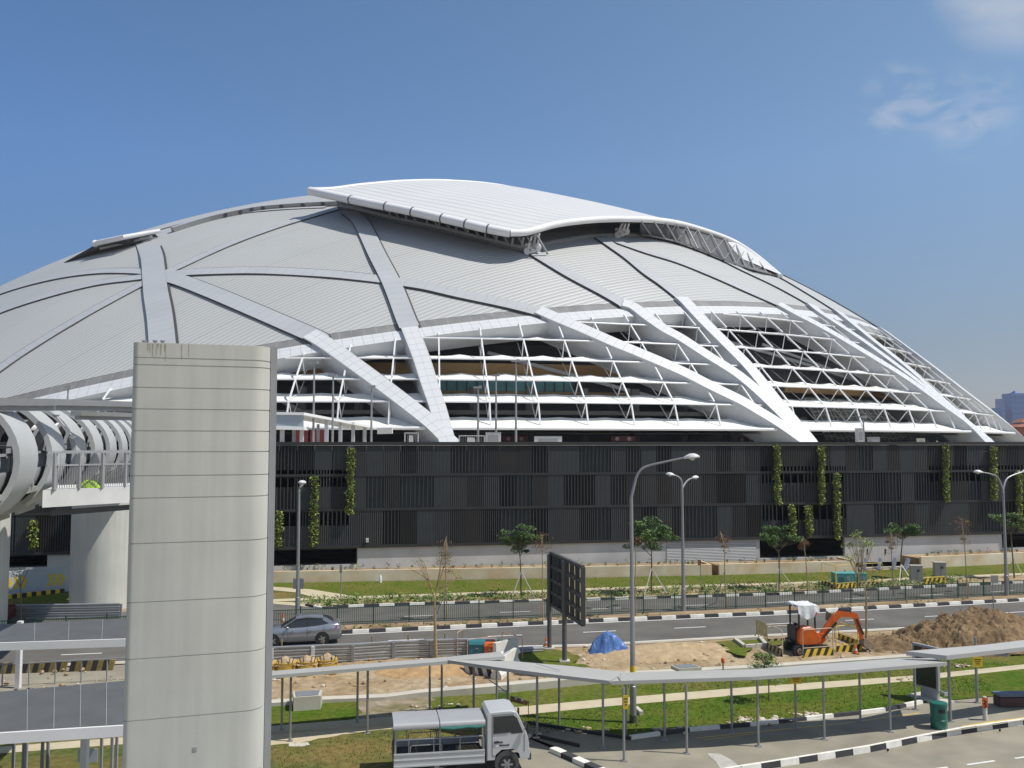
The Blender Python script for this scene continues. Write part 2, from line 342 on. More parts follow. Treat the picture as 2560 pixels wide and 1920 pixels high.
# edge lines and lane dashes
def paint(name, l, dist, wd, m, z=.014, dash=None, s0=0, s1=None, side=1):
    D = perp_along(l); e = s1 or D[-1]; mb = MB(m); s = s0
    while s < e:
        t = min(s+(dash[0] if dash else 2.0), e); a, d = point_on(l, s, D); b, d2 = point_on(l, t, D); n_ = V((-d.y, d.x, 0))*side
        o = [a+n_*dist, b+n_*dist, b+n_*(dist+wd), a+n_*(dist+wd)]; mb.poly([V((p.x, p.y, z)) for p in o]); s = t+(dash[1] if dash else 0)
    return structure(mb, name)
paint('road_marking', P_k2, .12, .13, G['mark'], side=-1)
paint('road_marking', P_r2b, .05, .12, G['mark'], side=1)
dl = line([(1200, 1593), (1500, 1580), (1740, 1569), (1955, 1560), (2200, 1548)]); dash0 = (at(1459, 1582)-dl[0]).length
paint('road_marking', dl, 0, .12, G['mark'], dash=(1.95, 3.55), s0=dash0-5.5*14)
dl1 = line([(1011, 1542), (1248, 1532), (1495, 1523), (1705, 1515), (1910, 1508), (2480, 1480)]); dash1 = (at(1011, 1542)-dl1[0]).length
paint('road_marking', dl1, 0, .11, G['mark'], dash=(1.95, 4.1), s0=dash1-6.05*9)
# concrete edge strip of the main road and the drain wall
mb = MB(M['concp']); o = P_r2b
mb.poly([V((p.x, p.y, .03)) for p in o]+[V((p.x+.1, p.y-.42, .03)) for p in reversed(o)]); structure(mb, 'road_edge_strip')
mb = MB(M['conc'])
for k in range(len(P_dr)-1):
    a, b = P_dr[k], P_dr[k+1]; h0, h1 = H_DR[k], H_DR[k+1]
    def nrm_(i):
        t_ = (P_dr[min(i+1, len(P_dr)-1)]-P_dr[max(i-1, 0)]).normalized(); return V((-t_.y, t_.x, 0))*.5
    na, nb = nrm_(k), nrm_(k+1); up0, up1 = V((0, 0, h0)), V((0, 0, h1)); dn = V((0, 0, -.06))
    mb.add([a+dn, b+dn, b+up1, a+up0, a+na+up0, b+nb+up1, b+nb+dn, a+na+dn], [(0, 1, 2, 3), (3, 2, 5, 4), (4, 5, 6, 7)])
mb.build('drain_wall', label='long low pale concrete drain wall between the dirt and the lawn', category='drain wall')
# ------------------------------------------------------------------ near ground: lawn corners, pavement, bus road, building-site dirt
def patch(name, pxs, z, m, kind='structure', rough=0.0):
    P_ = [at(x, y, z) for x, y in pxs]
    if rough:                                  # worn, irregular edge
        Q = []
        for a, b in zip(P_, P_[1:]+P_[:1]):
            n = max(1, int((b-a).length/.35))
            for k in range(n):
                p = a.lerp(b, k/n); p = p+V((noise.noise(p*1.1+V((3, 1, 0))), noise.noise(p*1.1+V((9, 5, 2))), 0))*rough+V((noise.noise(p*4.1), noise.noise(p*4.1+V((5, 5, 5))), 0))*rough*.5; p.z = z; Q.append(p)
        P_ = Q
    mb = MB(m); mb.poly(P_); return mb.build(name, kind=kind)
patch('lawn', [(1278, 1788), (1318, 1786), (1506, 1767), (1880, 1735), (2284, 1702), (2560, 1672), (2900, 1640), (2900, 1690), (2560, 1733), (2309, 1756), (2200, 1779), (1996, 1801), (1885, 1813), (1730, 1826), (1580, 1847), (1480, 1832), (1324, 1808)], .03, G['grassg'])
patch('pavement', [(1310, 1806), (1480, 1831), (1580, 1848), (1730, 1827), (1885, 1814), (1996, 1802), (2200, 1780), (2309, 1757), (2560, 1734), (2900, 1690), (2900, 1765), (2560, 1801), (2335, 1835), (2176, 1862), (2018, 1891), (1860, 1915), (1600, 1956), (1540, 1935), (1395, 1868), (1290, 1830)], .0, G['asphl'])
strip('bus_road', P_bk, [V((p.x+14, p.y-16, 0)) for p in P_bk], -.2, G['asphl'])
mb = MB(G['asphl']); mb.poly([V((-60, 5, -.27)), V((60, 5, -.27)), V((60, 33, -.27)), V((-60, 33, -.27))]); structure(mb, 'yard')
kerb(P_bk, .012, .15, .78, 1, 0, pale_top=True, zb=-.3)
KB_TOP = [V((p.x, p.y, 0)) for p in P_bk]
dlb = line([(1700, 1972), (1850, 1945), (2040, 1921), (2450, 1904)], -.15, 0, 0)
for q in ([(2420, 1913), (2490, 1903)], [(2540, 1897), (2600, 1889)], [(2290, 1930), (2372, 1919)]):
    a, b = at(*q[0], -.19), at(*q[1], -.19); n_ = V((-(b-a).y, (b-a).x, 0)).normalized()*.1; mb = MB(G['mark']); mb.poly([a, b, b+n_, a+n_]); structure(mb, 'road_marking')
a = [at(x, y, .006) for x, y in [(2410, 1819), (2480, 1808), (2560, 1798), (2700, 1782)]]; mb = MB(G['ymark'])
mb.poly(a+[p+V((0, .2, 0)) for p in reversed(a)]); structure(mb, 'road_marking')
for pts, wd in (([(1740, 1846), (1885, 1831), (2100, 1810), (2300, 1783)], .07), ([(1760, 1850), (1885, 1835)], .05)):
    a = [at(x, y, .006) for x, y in pts]; mb = MB(G['ymark']); mb.poly(a+[p+V((0, wd, 0)) for p in reversed(a)]); structure(mb, 'road_marking')
K3 = [at(x, y, 0) for x, y in [(1578, 1850), (1730, 1829), (1885, 1816), (1996, 1804), (2202, 1782), (2309, 1759)]]
kerb(K3, .13, .16, 1.25, 1, 0)
KD = [at(x, y, 0) for x, y in [(1392, 1876), (1545, 1944), (1640, 1990)]]
kerb(KD, .15, .32, .62, -1, 0)
mb = MB(M['blackp'])
for a, b in (((1318, 1810), (1578, 1850)), ((1335, 1842), (1448, 1868))):
    p, q = at(*a), at(*b); mb.bar(p+V((0, 0, .04)), q+V((0, 0, .04)), .07, .16)
mb.build('edging_board', label='thin black edging boards laid along the asphalt path below the walkway', category='edging')
# truck yard, lawns on the left of the truck, bare earth
patch('yard', [(960, 2000), (1000, 1890), (1130, 1850), (1290, 1832), (1400, 1880), (1560, 1952), (1620, 2000)], .0, G['asphl'])
patch('lawn', [(-400, 1850), (400, 1830), (560, 1840), (659, 1868), (770, 1851), (1020, 1816), (1180, 1800), (1300, 1830), (1130, 1852), (1005, 1892), (900, 2050), (-400, 2050)], .012, G['grassy'], rough=.35)
patch('footpath', [(560, 1838), (659, 1831), (900, 1800), (1080, 1782), (1240, 1775), (1330, 1808), (1300, 1832), (1180, 1802), (1020, 1818), (900, 1834), (770, 1853), (659, 1869), (560, 1880)], .006, G['pconc'])
patch('footpath', [(745, 1856), (770, 1855), (775, 1862), (755, 1866), (722, 1866), (722, 1858)], .026, M['conc'])
patch('lawn', [(560, 1770), (659, 1765), (880, 1749), (893, 1760), (900, 1800), (659, 1832), (560, 1842)], .008, G['grassg'], rough=.25)
patch('bare_earth', [(878, 1752), (960, 1744), (1050, 1733), (1085, 1735), (1078, 1776), (1040, 1787), (905, 1800), (895, 1775)], .014, mat('bare_earth', (.3, .25, .18), .95, var=.3, vs=3, bump=.7, bs=14, col2=(.16, .14, .06), c2s=.7, c2w=.1), rough=.5)
patch('pavement', [(-500, 1700), (300, 1662), (640, 1645), (640, 1762), (300, 1790), (-500, 1850)], .004, G['asphl'])
# building-site dirt: a relief sheet between the main road and the drain wall
def fbm(p, o=5):
    return noise.fractal(V(p), 1.0, 2.0, o)
D1, D2 = perp_along(P_r2b), perp_along(P_dr)
mb = MB(G['dirt']); nu, nv = 230, 26; idx = []
def dirt_h(x, y):
    return .05+.10*max(-.3, fbm((x*.35, y*.35, 0)))+.07*fbm((x*1.4, y*1.4, 3))+.03*fbm((x*4, y*4, 6))
vs = []
for i in range(nu+1):
    t = i/nu; a, _ = point_on(P_r2b, 57+t*(D1[-1]-97), D1); b, _ = point_on(P_dr, 58+t*(D2[-1]-98), D2)
    for j in range(nv+1):
        p = (a+V((.1, -.42, 0))).lerp(b, j/nv); e = min(1, j/2.0, (nv-j)/3.0)
        vs.append(V((p.x, p.y, .01+max(0, e)*max(0.0, dirt_h(p.x, p.y)))))
mb.add(vs, [(i*(nv+1)+j, (i+1)*(nv+1)+j, (i+1)*(nv+1)+j+1, i*(nv+1)+j+1) for i in range(nu) for j in range(nv)])
mb.build('dirt', smooth=True, ang=80, kind='structure')
patch('grass_patch', [(1290, 1626), (1360, 1622), (1430, 1628), (1470, 1640), (1440, 1655), (1480, 1668), (1400, 1672), (1330, 1660), (1270, 1640)], .17, G['grass'], rough=.5)
patch('grass_patch', [(1800, 1603), (1880, 1594), (1960, 1598), (1950, 1612), (1880, 1618), (1850, 1640), (1800, 1622)], .19, G['grass'], rough=.4)
# loose stones and clods on the dirt
mb = MB(mat('clod', (.36, .27, .17), .95, var=.3, vs=3)); mb2 = mat('pale_stone', (.55, .5, .42), .9, var=.2)
for k in range(900):
    t = RND.random(); s = RND.uniform(.25, .75); a, _ = point_on(P_r2b, 45+t*60, D1); b, _ = point_on(P_dr, 45+t*60, D2); p = a.lerp(b, RND.uniform(.12, .97)); r = RND.choice([.025, .03, .04, .05, .08, .12])
    mb.m = MATS['clod'] if RND.random() < .75 else mb2
    h = dirt_h(p.x, p.y); mb.ball((p.x, p.y, max(0, h)+r*.3), r, 5, 4, (RND.uniform(.7, 1.3), RND.uniform(.7, 1.3), RND.uniform(.4, .8)))
for cx, cy, n_ in ((1905, 1803, 40), (2025, 1790, 30), (1668, 1829, 30), (1885, 1808, 30), (1085, 1768, 26), (1480, 1828, 14), (1300, 1842, 30), (2290, 1700, 26), (2400, 1668, 24)):
    c_ = at(cx, cy)
    for k in range(n_):
        r = RND.choice([.03, .05, .07, .1]); mb.m = mb2 if RND.random() < .6 else MATS['clod']; mb.ball((c_.x+RND.gauss(0, .45), c_.y+RND.gauss(0, .2), .03+r*.25), r, 6, 4, (RND.uniform(.8, 1.5), RND.uniform(.8, 1.3), RND.uniform(.35, .6)))
mb.build('loose_stones', kind='stuff', label='loose stones and clods scattered over the dirt', category='stones')
def heap(name, label, cat, outline_c, rx, ry, h, m, seed, rz=0, n=46, rough=.12):
    mb = MB(m); vs = []
    for i in range(n+1):
        for j in range(n+1):
            x, y = 2*i/n-1, 2*j/n-1; r = math.hypot(x, y)/(1+.13*fbm((x*1.6+seed, y*1.6, 1)))
            z = h*max(0, (1-r))**.85*1.12; z = min(z, h*(.93+.07*fbm((x*2, y*2, seed)))); z += (rough*fbm((x*rx*.9, y*ry*.9, seed))+rough*.6*fbm((x*rx*3, y*ry*3, seed+2))+rough*.35*fbm((x*rx*8, y*ry*8, seed+5)))*(1 if r < .93 else .2)
            q = V((x*rx, y*ry, 0)); q.rotate(Matrix.Rotation(rz, 3, 'Z')); vs.append(V((q.x, q.y, z if r < 1 else -.12)))
    mb.add(vs, [(i*(n+1)+j, (i+1)*(n+1)+j, (i+1)*(n+1)+j+1, i*(n+1)+j+1) for i in range(n) for j in range(n)])
    return place(mb.build(name, smooth=True, ang=70, label=label, category=cat), outline_c)
def place(o, p, rz=None):
    o.location = (p[0], p[1], p[2]) if len(p) > 2 else (p[0], p[1], 0)
    if rz is not None: o.rotation_euler = (0, 0, rz)
    return o
earth = mat('excavated_earth', (.15, .098, .048), .97, var=.35, vs=2.5, bump=1.0, bs=9, col2=(.22, .15, .08), c2s=.8, c2w=.15, detail=10)
heap('earth_mound', 'large mound of brown excavated earth beside the main road', 'earth mound', at(2452, 1606, .02), 5.7, 3.0, 1.72, earth, 3, .2, 130, .3)
heap('earth_mound', 'low spread of earth between the excavator bucket and the large mound', 'earth mound', at(2255, 1612, .02), 3.6, 1.9, .42, earth, 8, .2, 70, .2)
heap('earth_mound', 'low mound of orange clay in front of the guardrail barrier', 'earth mound', at(1085, 1678, .02), 3.0, 1.3, .4, mat('orange_clay', (.4, .26, .13), .97, var=.25, vs=3, bump=.6, bs=12), 5, .2, 34, .1)
heap('earth_mound', 'wide low pile of sandy rubble right of the blue tarpaulin', 'earth mound', at(1660, 1634, .02), 4.4, 1.8, .42, mat('sandy_rubble', (.4, .3, .18), .97, var=.25, vs=3, bump=.6, bs=12), 11, .2, 44, .14)

patch('concrete_patch', [(1764, 1884), (1800, 1884), (1824, 1897), (1850, 1915), (1868, 1924), (1810, 1930), (1790, 1905)], .006, mat('pale_patch', (.42, .41, .37), .9, var=.2, vs=3), rough=.12)
for px, py in ((2219, 1873), (2499, 1824)):
    p = at(px, py, -.1); mb = MB(M['black']); mb.lathe([(.055, -.004), (.055, .004)], (0, 0, 0), 14, 'y'); o = mb.build('drain_outlet', kind='structure'); o.location = (p.x, p.y-.012, -.12); o.rotation_euler = (0, 0, .27)
# ------------------------------------------------------------------ stadium
stad = thing('stadium', 'huge white domed stadium with crossing ribs, louvred sides and a raised roof panel', 'stadium', (DC.x, DC.y, 9.0))
MV = (-.6435, .7387, .2008)
m_shell = mat('roof_cladding', (.435, .45, .445), .5, 0, var=.05, vs=.06, spec=.5)
add_lines(m_shell, ('m', MV), .62, .12, .86, bump=.32); add_lines(m_shell, ('m', MV), 9.3, .16, .85)
m_rib = add_lines(mat('rib_cladding', (.42, .44, .46), .5, var=.05, vs=.3), ('uv', 0), 1.3, .05, .75)
m_strut = add_lines(add_lines(mat('strut_cladding', (.6, .62, .64), .45, var=.04, vs=.3), ('uv', 0), 1.15, .05, .6), ('uv', 1), .85, .04, .7)
m_gut = add_lines(mat('gutter_zinc', (.2, .2, .2), .6, var=.2, vs=.5), ('uv', 0), 1.4, .06, 1.5)
m_web = mat('strut_web', (.44, .46, .48), .6, var=.05)
m_panel = add_lines(mat('roof_panel_membrane', (.6, .61, .615), .5, var=.03, vs=.1), ('uv', 1), 2.05, .22, .68, bump=.35)
X1 = DN.cross(V((0, 1, 0))).normalized(); Y1 = DN.cross(X1)
if Y1.y > 0: X1, Y1 = -X1, -Y1
def cap(th, ph, off=0.0):                    # tilted spherical coordinates round the roof-edge axis
    t, p = math.radians(th), math.radians(ph); r = DR+off
    return DC+DN*(r*math.cos(t))+(X1*math.sin(p)+Y1*math.cos(p))*(r*math.sin(t))
def band(t0, t1, offs, nph, nt, mb, u=False):
    vs = []; fs = []; uv = []
    for i in range(nt+1):
        for j in range(nph+1): vs.append(cap(t0+(t1-t0)*i/nt, 360*j/nph, offs(i/nt) if callable(offs) else offs))
    Rr = DR*math.sin(math.radians((t0+t1)/2))
    for i in range(nt):
        for j in range(nph):
            fs.append((i*(nph+1)+j, (i+1)*(nph+1)+j, (i+1)*(nph+1)+j+1, i*(nph+1)+j+1))
            uv.append([(Rr*2*math.pi*jj/nph, DR*math.radians(t0+(t1-t0)*ii/nt)) for ii, jj in ((i, j), (i+1, j), (i+1, j+1), (i, j+1))])
    mb.add(vs, fs, uv)
mb = MB(m_shell); band(0, 52.45, 0, 240, 60, mb); shell = mb.build('roof_shell', stad, True, True, 60)
mb = MB(m_gut); band(52.45, 52.95, -.03, 360, 1, mb); band(52.449, 52.45, lambda t: -t*.03, 360, 1, mb); mb.build('gutter', stad, True, True, 60)
mb = MB(m_strut); band(52.95, 53.6, .02, 360, 2, mb); band(52.949, 52.95, lambda t: -.3+.32*t, 360, 1, mb); mb.m = m_web; band(53.6, 53.61, lambda t: .02-t*2.2, 360, 1, mb)
mb.build('ring_beam', stad, True, True, 40)
def ribbon(mb, pts, wd, h, deep, side_m, top_m=None, n=8, wid2=None, lift=None, edge=None):
    """box strip following the sphere: outer face h above it, side webs down to -deep"""
    P = smoothline(pts, n); vs = []; fs = []; uv = []; d = 0.0; top_m = top_m or mb.m; ms = []
    fr = []
    for i, p in enumerate(P):
        t = (P[min(i+1, len(P)-1)]-P[max(i-1, 0)]).normalized(); nr = (p-DC).normalized(); x = t.cross(nr).normalized()
        if i: d += (P[i]-P[i-1]).length
        k = i/(len(P)-1); ww = wd if wid2 is None else wd+(wid2-wd)*k
        fr.append((p, x, nr, ww, d))
    for a, b in zip(fr, fr[1:]):
        def q(f, i, hh): return f[0]+f[1]*(i*f[3]/2)+f[2]*hh
        mb.m = top_m; mb.add([q(a, -1, h), q(b, -1, h), q(b, 1, h), q(a, 1, h)], [(0, 1, 2, 3)], [[(a[4], -a[3]/2), (b[4], -b[3]/2), (b[4], b[3]/2), (a[4], a[3]/2)]])
        mb.m = side_m
        mb.add([q(a, -1, -deep), q(b, -1, -deep), q(b, -1, h), q(a, -1, h)], [(0, 1, 2, 3)]); mb.add([q(a, 1, h), q(b, 1, h), q(b, 1, -deep), q(a, 1, -deep)], [(0, 1, 2, 3)])
        if deep > 1: mb.add([q(a, -1, -deep), q(b, -1, -deep), q(b, 1, -deep), q(a, 1, -deep)], [(0, 1, 2, 3)])
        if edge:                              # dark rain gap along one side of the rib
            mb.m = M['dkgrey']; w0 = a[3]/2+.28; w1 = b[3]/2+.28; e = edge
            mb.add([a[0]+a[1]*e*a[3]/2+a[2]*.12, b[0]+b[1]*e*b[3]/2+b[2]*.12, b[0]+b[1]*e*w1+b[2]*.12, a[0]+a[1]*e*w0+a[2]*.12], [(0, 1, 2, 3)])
    e0, e1 = fr[0], fr[-1]; mb.m = side_m
    for f in (e0, e1): mb.add([f[0]-f[1]*f[3]/2-f[2]*deep, f[0]+f[1]*f[3]/2-f[2]*deep, f[0]+f[1]*f[3]/2+f[2]*h, f[0]-f[1]*f[3]/2+f[2]*h], [(0, 1, 2, 3)])
    return fr
RIBS = [ # photo traces of the ribs on the roof shell, width (m), dark edge side
 ([(358, 590), (380, 640), (387, 693), (392, 738), (401, 791), (407, 848), (412, 912)], 3.0, -1, .35),
 ([(395, 692), (470, 684), (529, 681), (651, 679), (814, 687), (900, 695), (960, 702)], 1.9, -1, .22),
 ([(990, 708), (1060, 718), (1148, 738), (1270, 764), (1345, 783), (1362, 790)], 2.0, -1, .3),
 ([(395, 692), (450, 704), (529, 734), (603, 765), (712, 812), (787, 845), (800, 854)], 2.3, -1, .3),
 ([(871, 534), (903, 562), (944, 644), (981, 717), (1013, 799), (1024, 824)], 2.3, -1, .4),
 ([(395, 690), (427, 679), (570, 614), (692, 569), (773, 544), (855, 520)], 1.7, -1, .2),
 ([(385, 690), (354, 681), (244, 681), (122, 700), (0, 736), (-120, 790)], 1.5, 1, .2),
 ([(385, 692), (340, 697), (244, 710), (122, 741), (0, 782), (-150, 850)], 1.6, 1, .2),
 ([(385, 696), (346, 717), (203, 795), (81, 869), (0, 924), (-60, 970)], 1.7, 1, .2),
 ([(378, 581), (470, 556), (570, 538), (692, 525), (814, 519)], 1.2, -1, .15),
 ([(1319, 626), (1371, 658), (1433, 695), (1514, 738), (1555, 762), (1565, 770)], 2.0, -1, .3),
 ([(1500, 598), (1540, 625), (1575, 650), (1620, 687), (1660, 715), (1712, 756)], 2.1, -1, .3),
 ([(1505, 594), (1611, 631), (1692, 656), (1782, 692), (1863, 728), (1945, 764), (1962, 772)], 1.8, -1, .25),
 ([(1700, 606), (1762, 629), (1843, 671), (1945, 720), (2026, 765), (2040, 776)], 1.7, -1, .25),
 ([(1860, 655), (1945, 693), (2026, 740), (2091, 781), (2108, 795)], 1.6, -1, .25),
 ([(1960, 690), (2070, 745), (2160, 792), (2201, 817)], 1.4, -1, .2)]
for pts, wd, e, h in RIBS:
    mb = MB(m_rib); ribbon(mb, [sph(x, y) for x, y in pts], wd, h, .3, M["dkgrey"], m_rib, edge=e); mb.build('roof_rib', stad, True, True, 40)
STRUTS = [
 ([(775, 840), (818, 866), (886, 915), (954, 965), (1022, 1017), (1078, 1062), (1120, 1104), (1135, 1117)], 2.0, 1.5),
 ([(1024, 824), (1053, 899), (1074, 965), (1094, 1023), (1114, 1095), (1121, 1117)], 1.95, 1.6),
 ([(1345, 780), (1395, 802), (1473, 835), (1534, 862), (1595, 887), (1700, 932), (1781, 973), (1849, 1006), (1895, 1033), (1944, 1063), (1998, 1101), (2020, 1117)], 2.0, 1.6),
 ([(1555, 762), (1583, 772), (1620, 800), (1660, 828), (1700, 850), (1768, 894), (1836, 937), (1890, 981), (1944, 1033), (2007, 1096), (2025, 1117)], 2.0, 1.6),
 ([(1700, 748), (1718, 765), (1762, 813), (1822, 873), (1874, 927), (1931, 998), (1971, 1045), (2015, 1096), (2030, 1117)], 2.1, 1.7),
 ([(1945, 764), (1986, 787), (2067, 830), (2189, 903), (2270, 954), (2352, 1014), (2413, 1058), (2466, 1102), (2480, 1117)], 2.2, 1.9),
 ([(2026, 766), (2051, 787), (2148, 851), (2230, 911), (2311, 973), (2372, 1026), (2420, 1066), (2474, 1117)], 2.0, 1.6),
 ([(2091, 782), (2116, 802), (2189, 862), (2270, 927), (2352, 1001), (2400, 1044), (2470, 1117)], 2.0, 1.6),
 ([(2203, 826), (2310, 905), (2410, 982), (2510, 1058), (2575, 1110)], 2.4, 2.4)]
for pts, w0, w1 in STRUTS:
    mb = MB(m_strut); ribbon(mb, [sph(x, y, .05) for x, y in pts], w0, .4, 3.0, m_web, m_strut, wid2=w1); mb.build('strut', stad, True, True, 40)
# left hand struts that stand mostly behind the concrete pier
for pts in ([(412, 905), (425, 960), (440, 1040), (452, 1117)], [(560, 885), (520, 960), (490, 1040), (462, 1117)]):
    mb = MB(m_strut); ribbon(mb, [sph(x, y, .3) for x, y in pts], 2.0, .55, 3.0, m_web, m_strut); mb.build('strut', stad, True, True, 40)
# louvre canopies: white membrane strips at fixed heights
LV = [12.2, 15.0, 17.5, 20.0, 22.6, 25.2, 27.8]; RISE = [1.15, .95, .75, .6, .5, .42, .38]; RUN = [2.8, 2.5, 2.3, 2.2, 2.1, 2.0, 1.9]
PS = []
p_ = 8.25
while p_ > -48: p_ -= 2.57; PS.insert(0, p_)
p_ = 8.25
while p_ < 66: PS.append(p_); p_ += 2.57+max(0, min(.2, (p_-16)*.012))
def zmax(psi):                                # height of the ring beam over that azimuth
    lo, hi = 11.0, 60.0
    for _ in range(26):
        mid = (lo+hi)/2
        if (dome(psi, mid)-DC).normalized().dot(DN) < math.cos(math.radians(53.45)): lo = mid
        else: hi = mid
    return lo
for k, z in enumerate(LV):
    mb = MB(M['fabric']); tb = MB(M['white']); seg = []
    def flush():
        if len(seg) > 1:
            o_ = [dome(p, z, -.05) for p in seg]
            i_ = []
            for p in seg:
                j = max(i for i in range(len(PS)) if PS[i] <= p+1e-6); f = (p-PS[j])/(PS[min(j+1, len(PS)-1)]-PS[j]) if j < len(PS)-1 else 0
                pk = max(0, 1-abs(f-.5)/.28)*.2 if k >= 2 else max(0, 1-abs(f-.5)/.3)*.1
                i_.append((dome(p, z, -.05-RUN[k])+V((0, 0, RISE[k]+pk))))
            for a in range(len(seg)-1):
                mo, mo2 = [(o_[q].lerp(i_[q], .45)-V((0, 0, .1))) for q in (a, a+1)]
                mb.add([o_[a], o_[a+1], mo2, mo, i_[a+1], i_[a]], [(0, 1, 2, 3), (3, 2, 4, 5)])
                dn = V((0, 0, -.1)); mb.add([o_[a]+dn, o_[a+1]+dn, i_[a+1]+dn, i_[a]+dn], [(3, 2, 1, 0)])
            tb.tube(o_[::1], .11 if k else .2, 6); tb.tube([q+V((0, 0, -.05)) for q in i_], .07, 5)
        seg.clear()
    for j in range(len(PS)-1):
        for f in (0, .15, .3, .4, .5, .6, .7, .85):
            p = PS[j]+(PS[j+1]-PS[j])*f
            if zmax(p) > z+.35: seg.append(p)
            else: flush()
    flush()
    c_ = mb.build('canopy', stad, True, True, 50)
    tb.build('canopy_edge_tube', c_, True, True, 50)
# lattice trusses on the meridians between the canopies
for p in PS:
    zt = zmax(p); mb = MB(M['white']); lv = [z for z in LV if z < zt-.5]+[zt]
    for a in range(len(lv)-1):
        z0, z1 = lv[a], lv[a+1]; r0 = RISE[a]
        o0 = dome(p, z0+.35, .1) if a else dome(p, z0+.45, -.9); o1 = dome(p, z1, .1); i0 = dome(p, z0, -RUN[a]-.1)+V((0, 0, r0)); mb.bar(o0, o1, .15, .15)
        mb.bar(o1, i0, .09, .09)
        i1 = dome(p, z1, -2.3); mb.bar(i0, i1, .08, .08)
        if a: mb.bar(o0, i0, .06, .06)
    if len(mb.v): mb.build('lattice_truss', stad, True)
# dark concourse behind the louvres
m_in = mat('concourse_dark_wall', (.1, .1, .1), .8, var=.3, vs=.15); m_tan = mat('concourse_tan_fascia', (.42, .26, .11), .7, var=.15, vs=.2)
m_tg = mat('concourse_glazing', (.1, .28, .3), .25, var=.5, vs=.35); m_cc = mat('concourse_concrete', (.2, .2, .195), .85, var=.15, vs=.3)
def ring(mb, psi0, psi1, rz, n=60):           # surface of revolution: list of (radius, z)
    for a in range(n):
        q0, q1 = [math.radians(psi0+(psi1-psi0)*(a+e)/n) for e in (0, 1)]
        for (r0, z0), (r1, z1) in zip(rz, rz[1:]):
            mb.add([(DC.x+r*math.sin(t), DC.y-r*math.cos(t), z) for r, z, t in ((r0, z0, q0), (r0, z0, q1), (r1, z1, q1), (r1, z1, q0))], [(0, 1, 2, 3)])
mb = MB(m_in); ring(mb, -75, 110, [(106, 8.5), (106, 14.2), (104, 14.2), (104, 17.4), (102, 17.4), (102, 20.2), (98, 20.2), (98, 23), (88, 30), (60, 42)]); mb.build('concourse_wall', stad, True)
mb = MB(m_tan); ring(mb, -30, 24.5, [(103, 18.75), (104.4, 18.75), (104.4, 20.1), (103, 20.1)], 50); mb.build('fascia_band', stad, True); mb = MB(m_tan); ring(mb, 31, 62, [(104.5, 17.3), (106.5, 17.3), (106.5, 18.4), (104.5, 18.4)], 30); mb.build('fascia_band', stad, True)
mb = MB(mat('tan_sill', (.3, .22, .11), .7)); ring(mb, 4, 19, [(105.6, 16.2), (106.4, 16.2), (106.4, 16.7), (105.6, 16.7)], 30); mb.build('fascia_band', stad, True)
mb = MB(m_tg); ring(mb, 5.6, 14.4, [(106, 16.7), (106, 18.3)], 14); mb.m = M['dkgrey']
for k in range(15): 
    t = math.radians(5.6+k*.625); mb.box((DC.x+106.1*math.sin(t), DC.y-106.1*math.cos(t), 17.5), (.12, .12, 1.6), t)
mb.build('glazing', stad, True)
m_dg = mat('diamond_glazing', (.13, .17, .16), .3, var=.5, vs=.5)
mb = MB(m_dg); ring(mb, 31.5, 41, [(112.2, 11.0), (108.5, 16.6)], 12); ring(mb, 43.5, 50, [(112.2, 11), (109.5, 15)], 8); mb.m = M['offwhite']
rr_ = random.Random(5)
for k in range(19):
    a0 = 31.5+k*.53; b0 = a0+rr_.uniform(-.7, .7)
    f = lambda ps, z: V((DC.x+(112.35-(z-11)*.66)*math.sin(math.radians(ps)), DC.y-(112.35-(z-11)*.66)*math.cos(math.radians(ps)), z))
    mb.bar(f(a0, 11), f(max(31.5, min(41, b0)), 16.5), .1, .08)
for k in range(8):
    z = 11.4+k*.68; pts = [f(31.5+j*.8, z+rr_.uniform(-.2, .2)) for j in range(13)]
    for a, b in zip(pts, pts[1:]): mb.bar(a, b, .08, .08)
mb.build('glazing', stad, True)
mb = MB(m_cc)                                  # floor slabs and columns of the concourse
for z, r0, r1 in ((14.25, 112.5, 104), (16.2, 107, 102)): ring(mb, -70, 25, [(r1, z), (r0, z), (r0, z-.45), (r1, z-.45)], 50)
mb.build('concourse_slab', stad, True)
for k in range(34):
    t = math.radians(-50+k*3.4); mb = MB(m_cc); mb.lathe([(.55, 9), (.55, 14 if k > 22 else 17)], (DC.x+108.5*math.sin(t), DC.y-108.5*math.cos(t), 0), 8); mb.build('column', stad, True, True)
mb = MB(mat('canopy_soffit', (.42, .41, .38), .8)); ring(mb, -70, 95, [(117.2, 11.9), (108, 11.95), (108, 11.7), (117.2, 11.75)], 80); mb.build('soffit', stad, True)
# inner truss booms glimpsed inside the openings
for p0, z0, p1, z1 in ((9, 21.5, 24, 13.5), (33, 24.5, 51, 14.0), (-9, 21, -2, 14), (16, 23.5, 25, 17), (28, 25, 46, 17.5)):
    mb = MB(m_web); pts = [dome(p0+(p1-p0)*k/8, z0+(z1-z0)*k/8, -4.2) for k in range(9)]
    for a, b in zip(pts, pts[1:]): mb.bar(a, b, .32, .4)
    mb.build('inner_boom', stad, True)
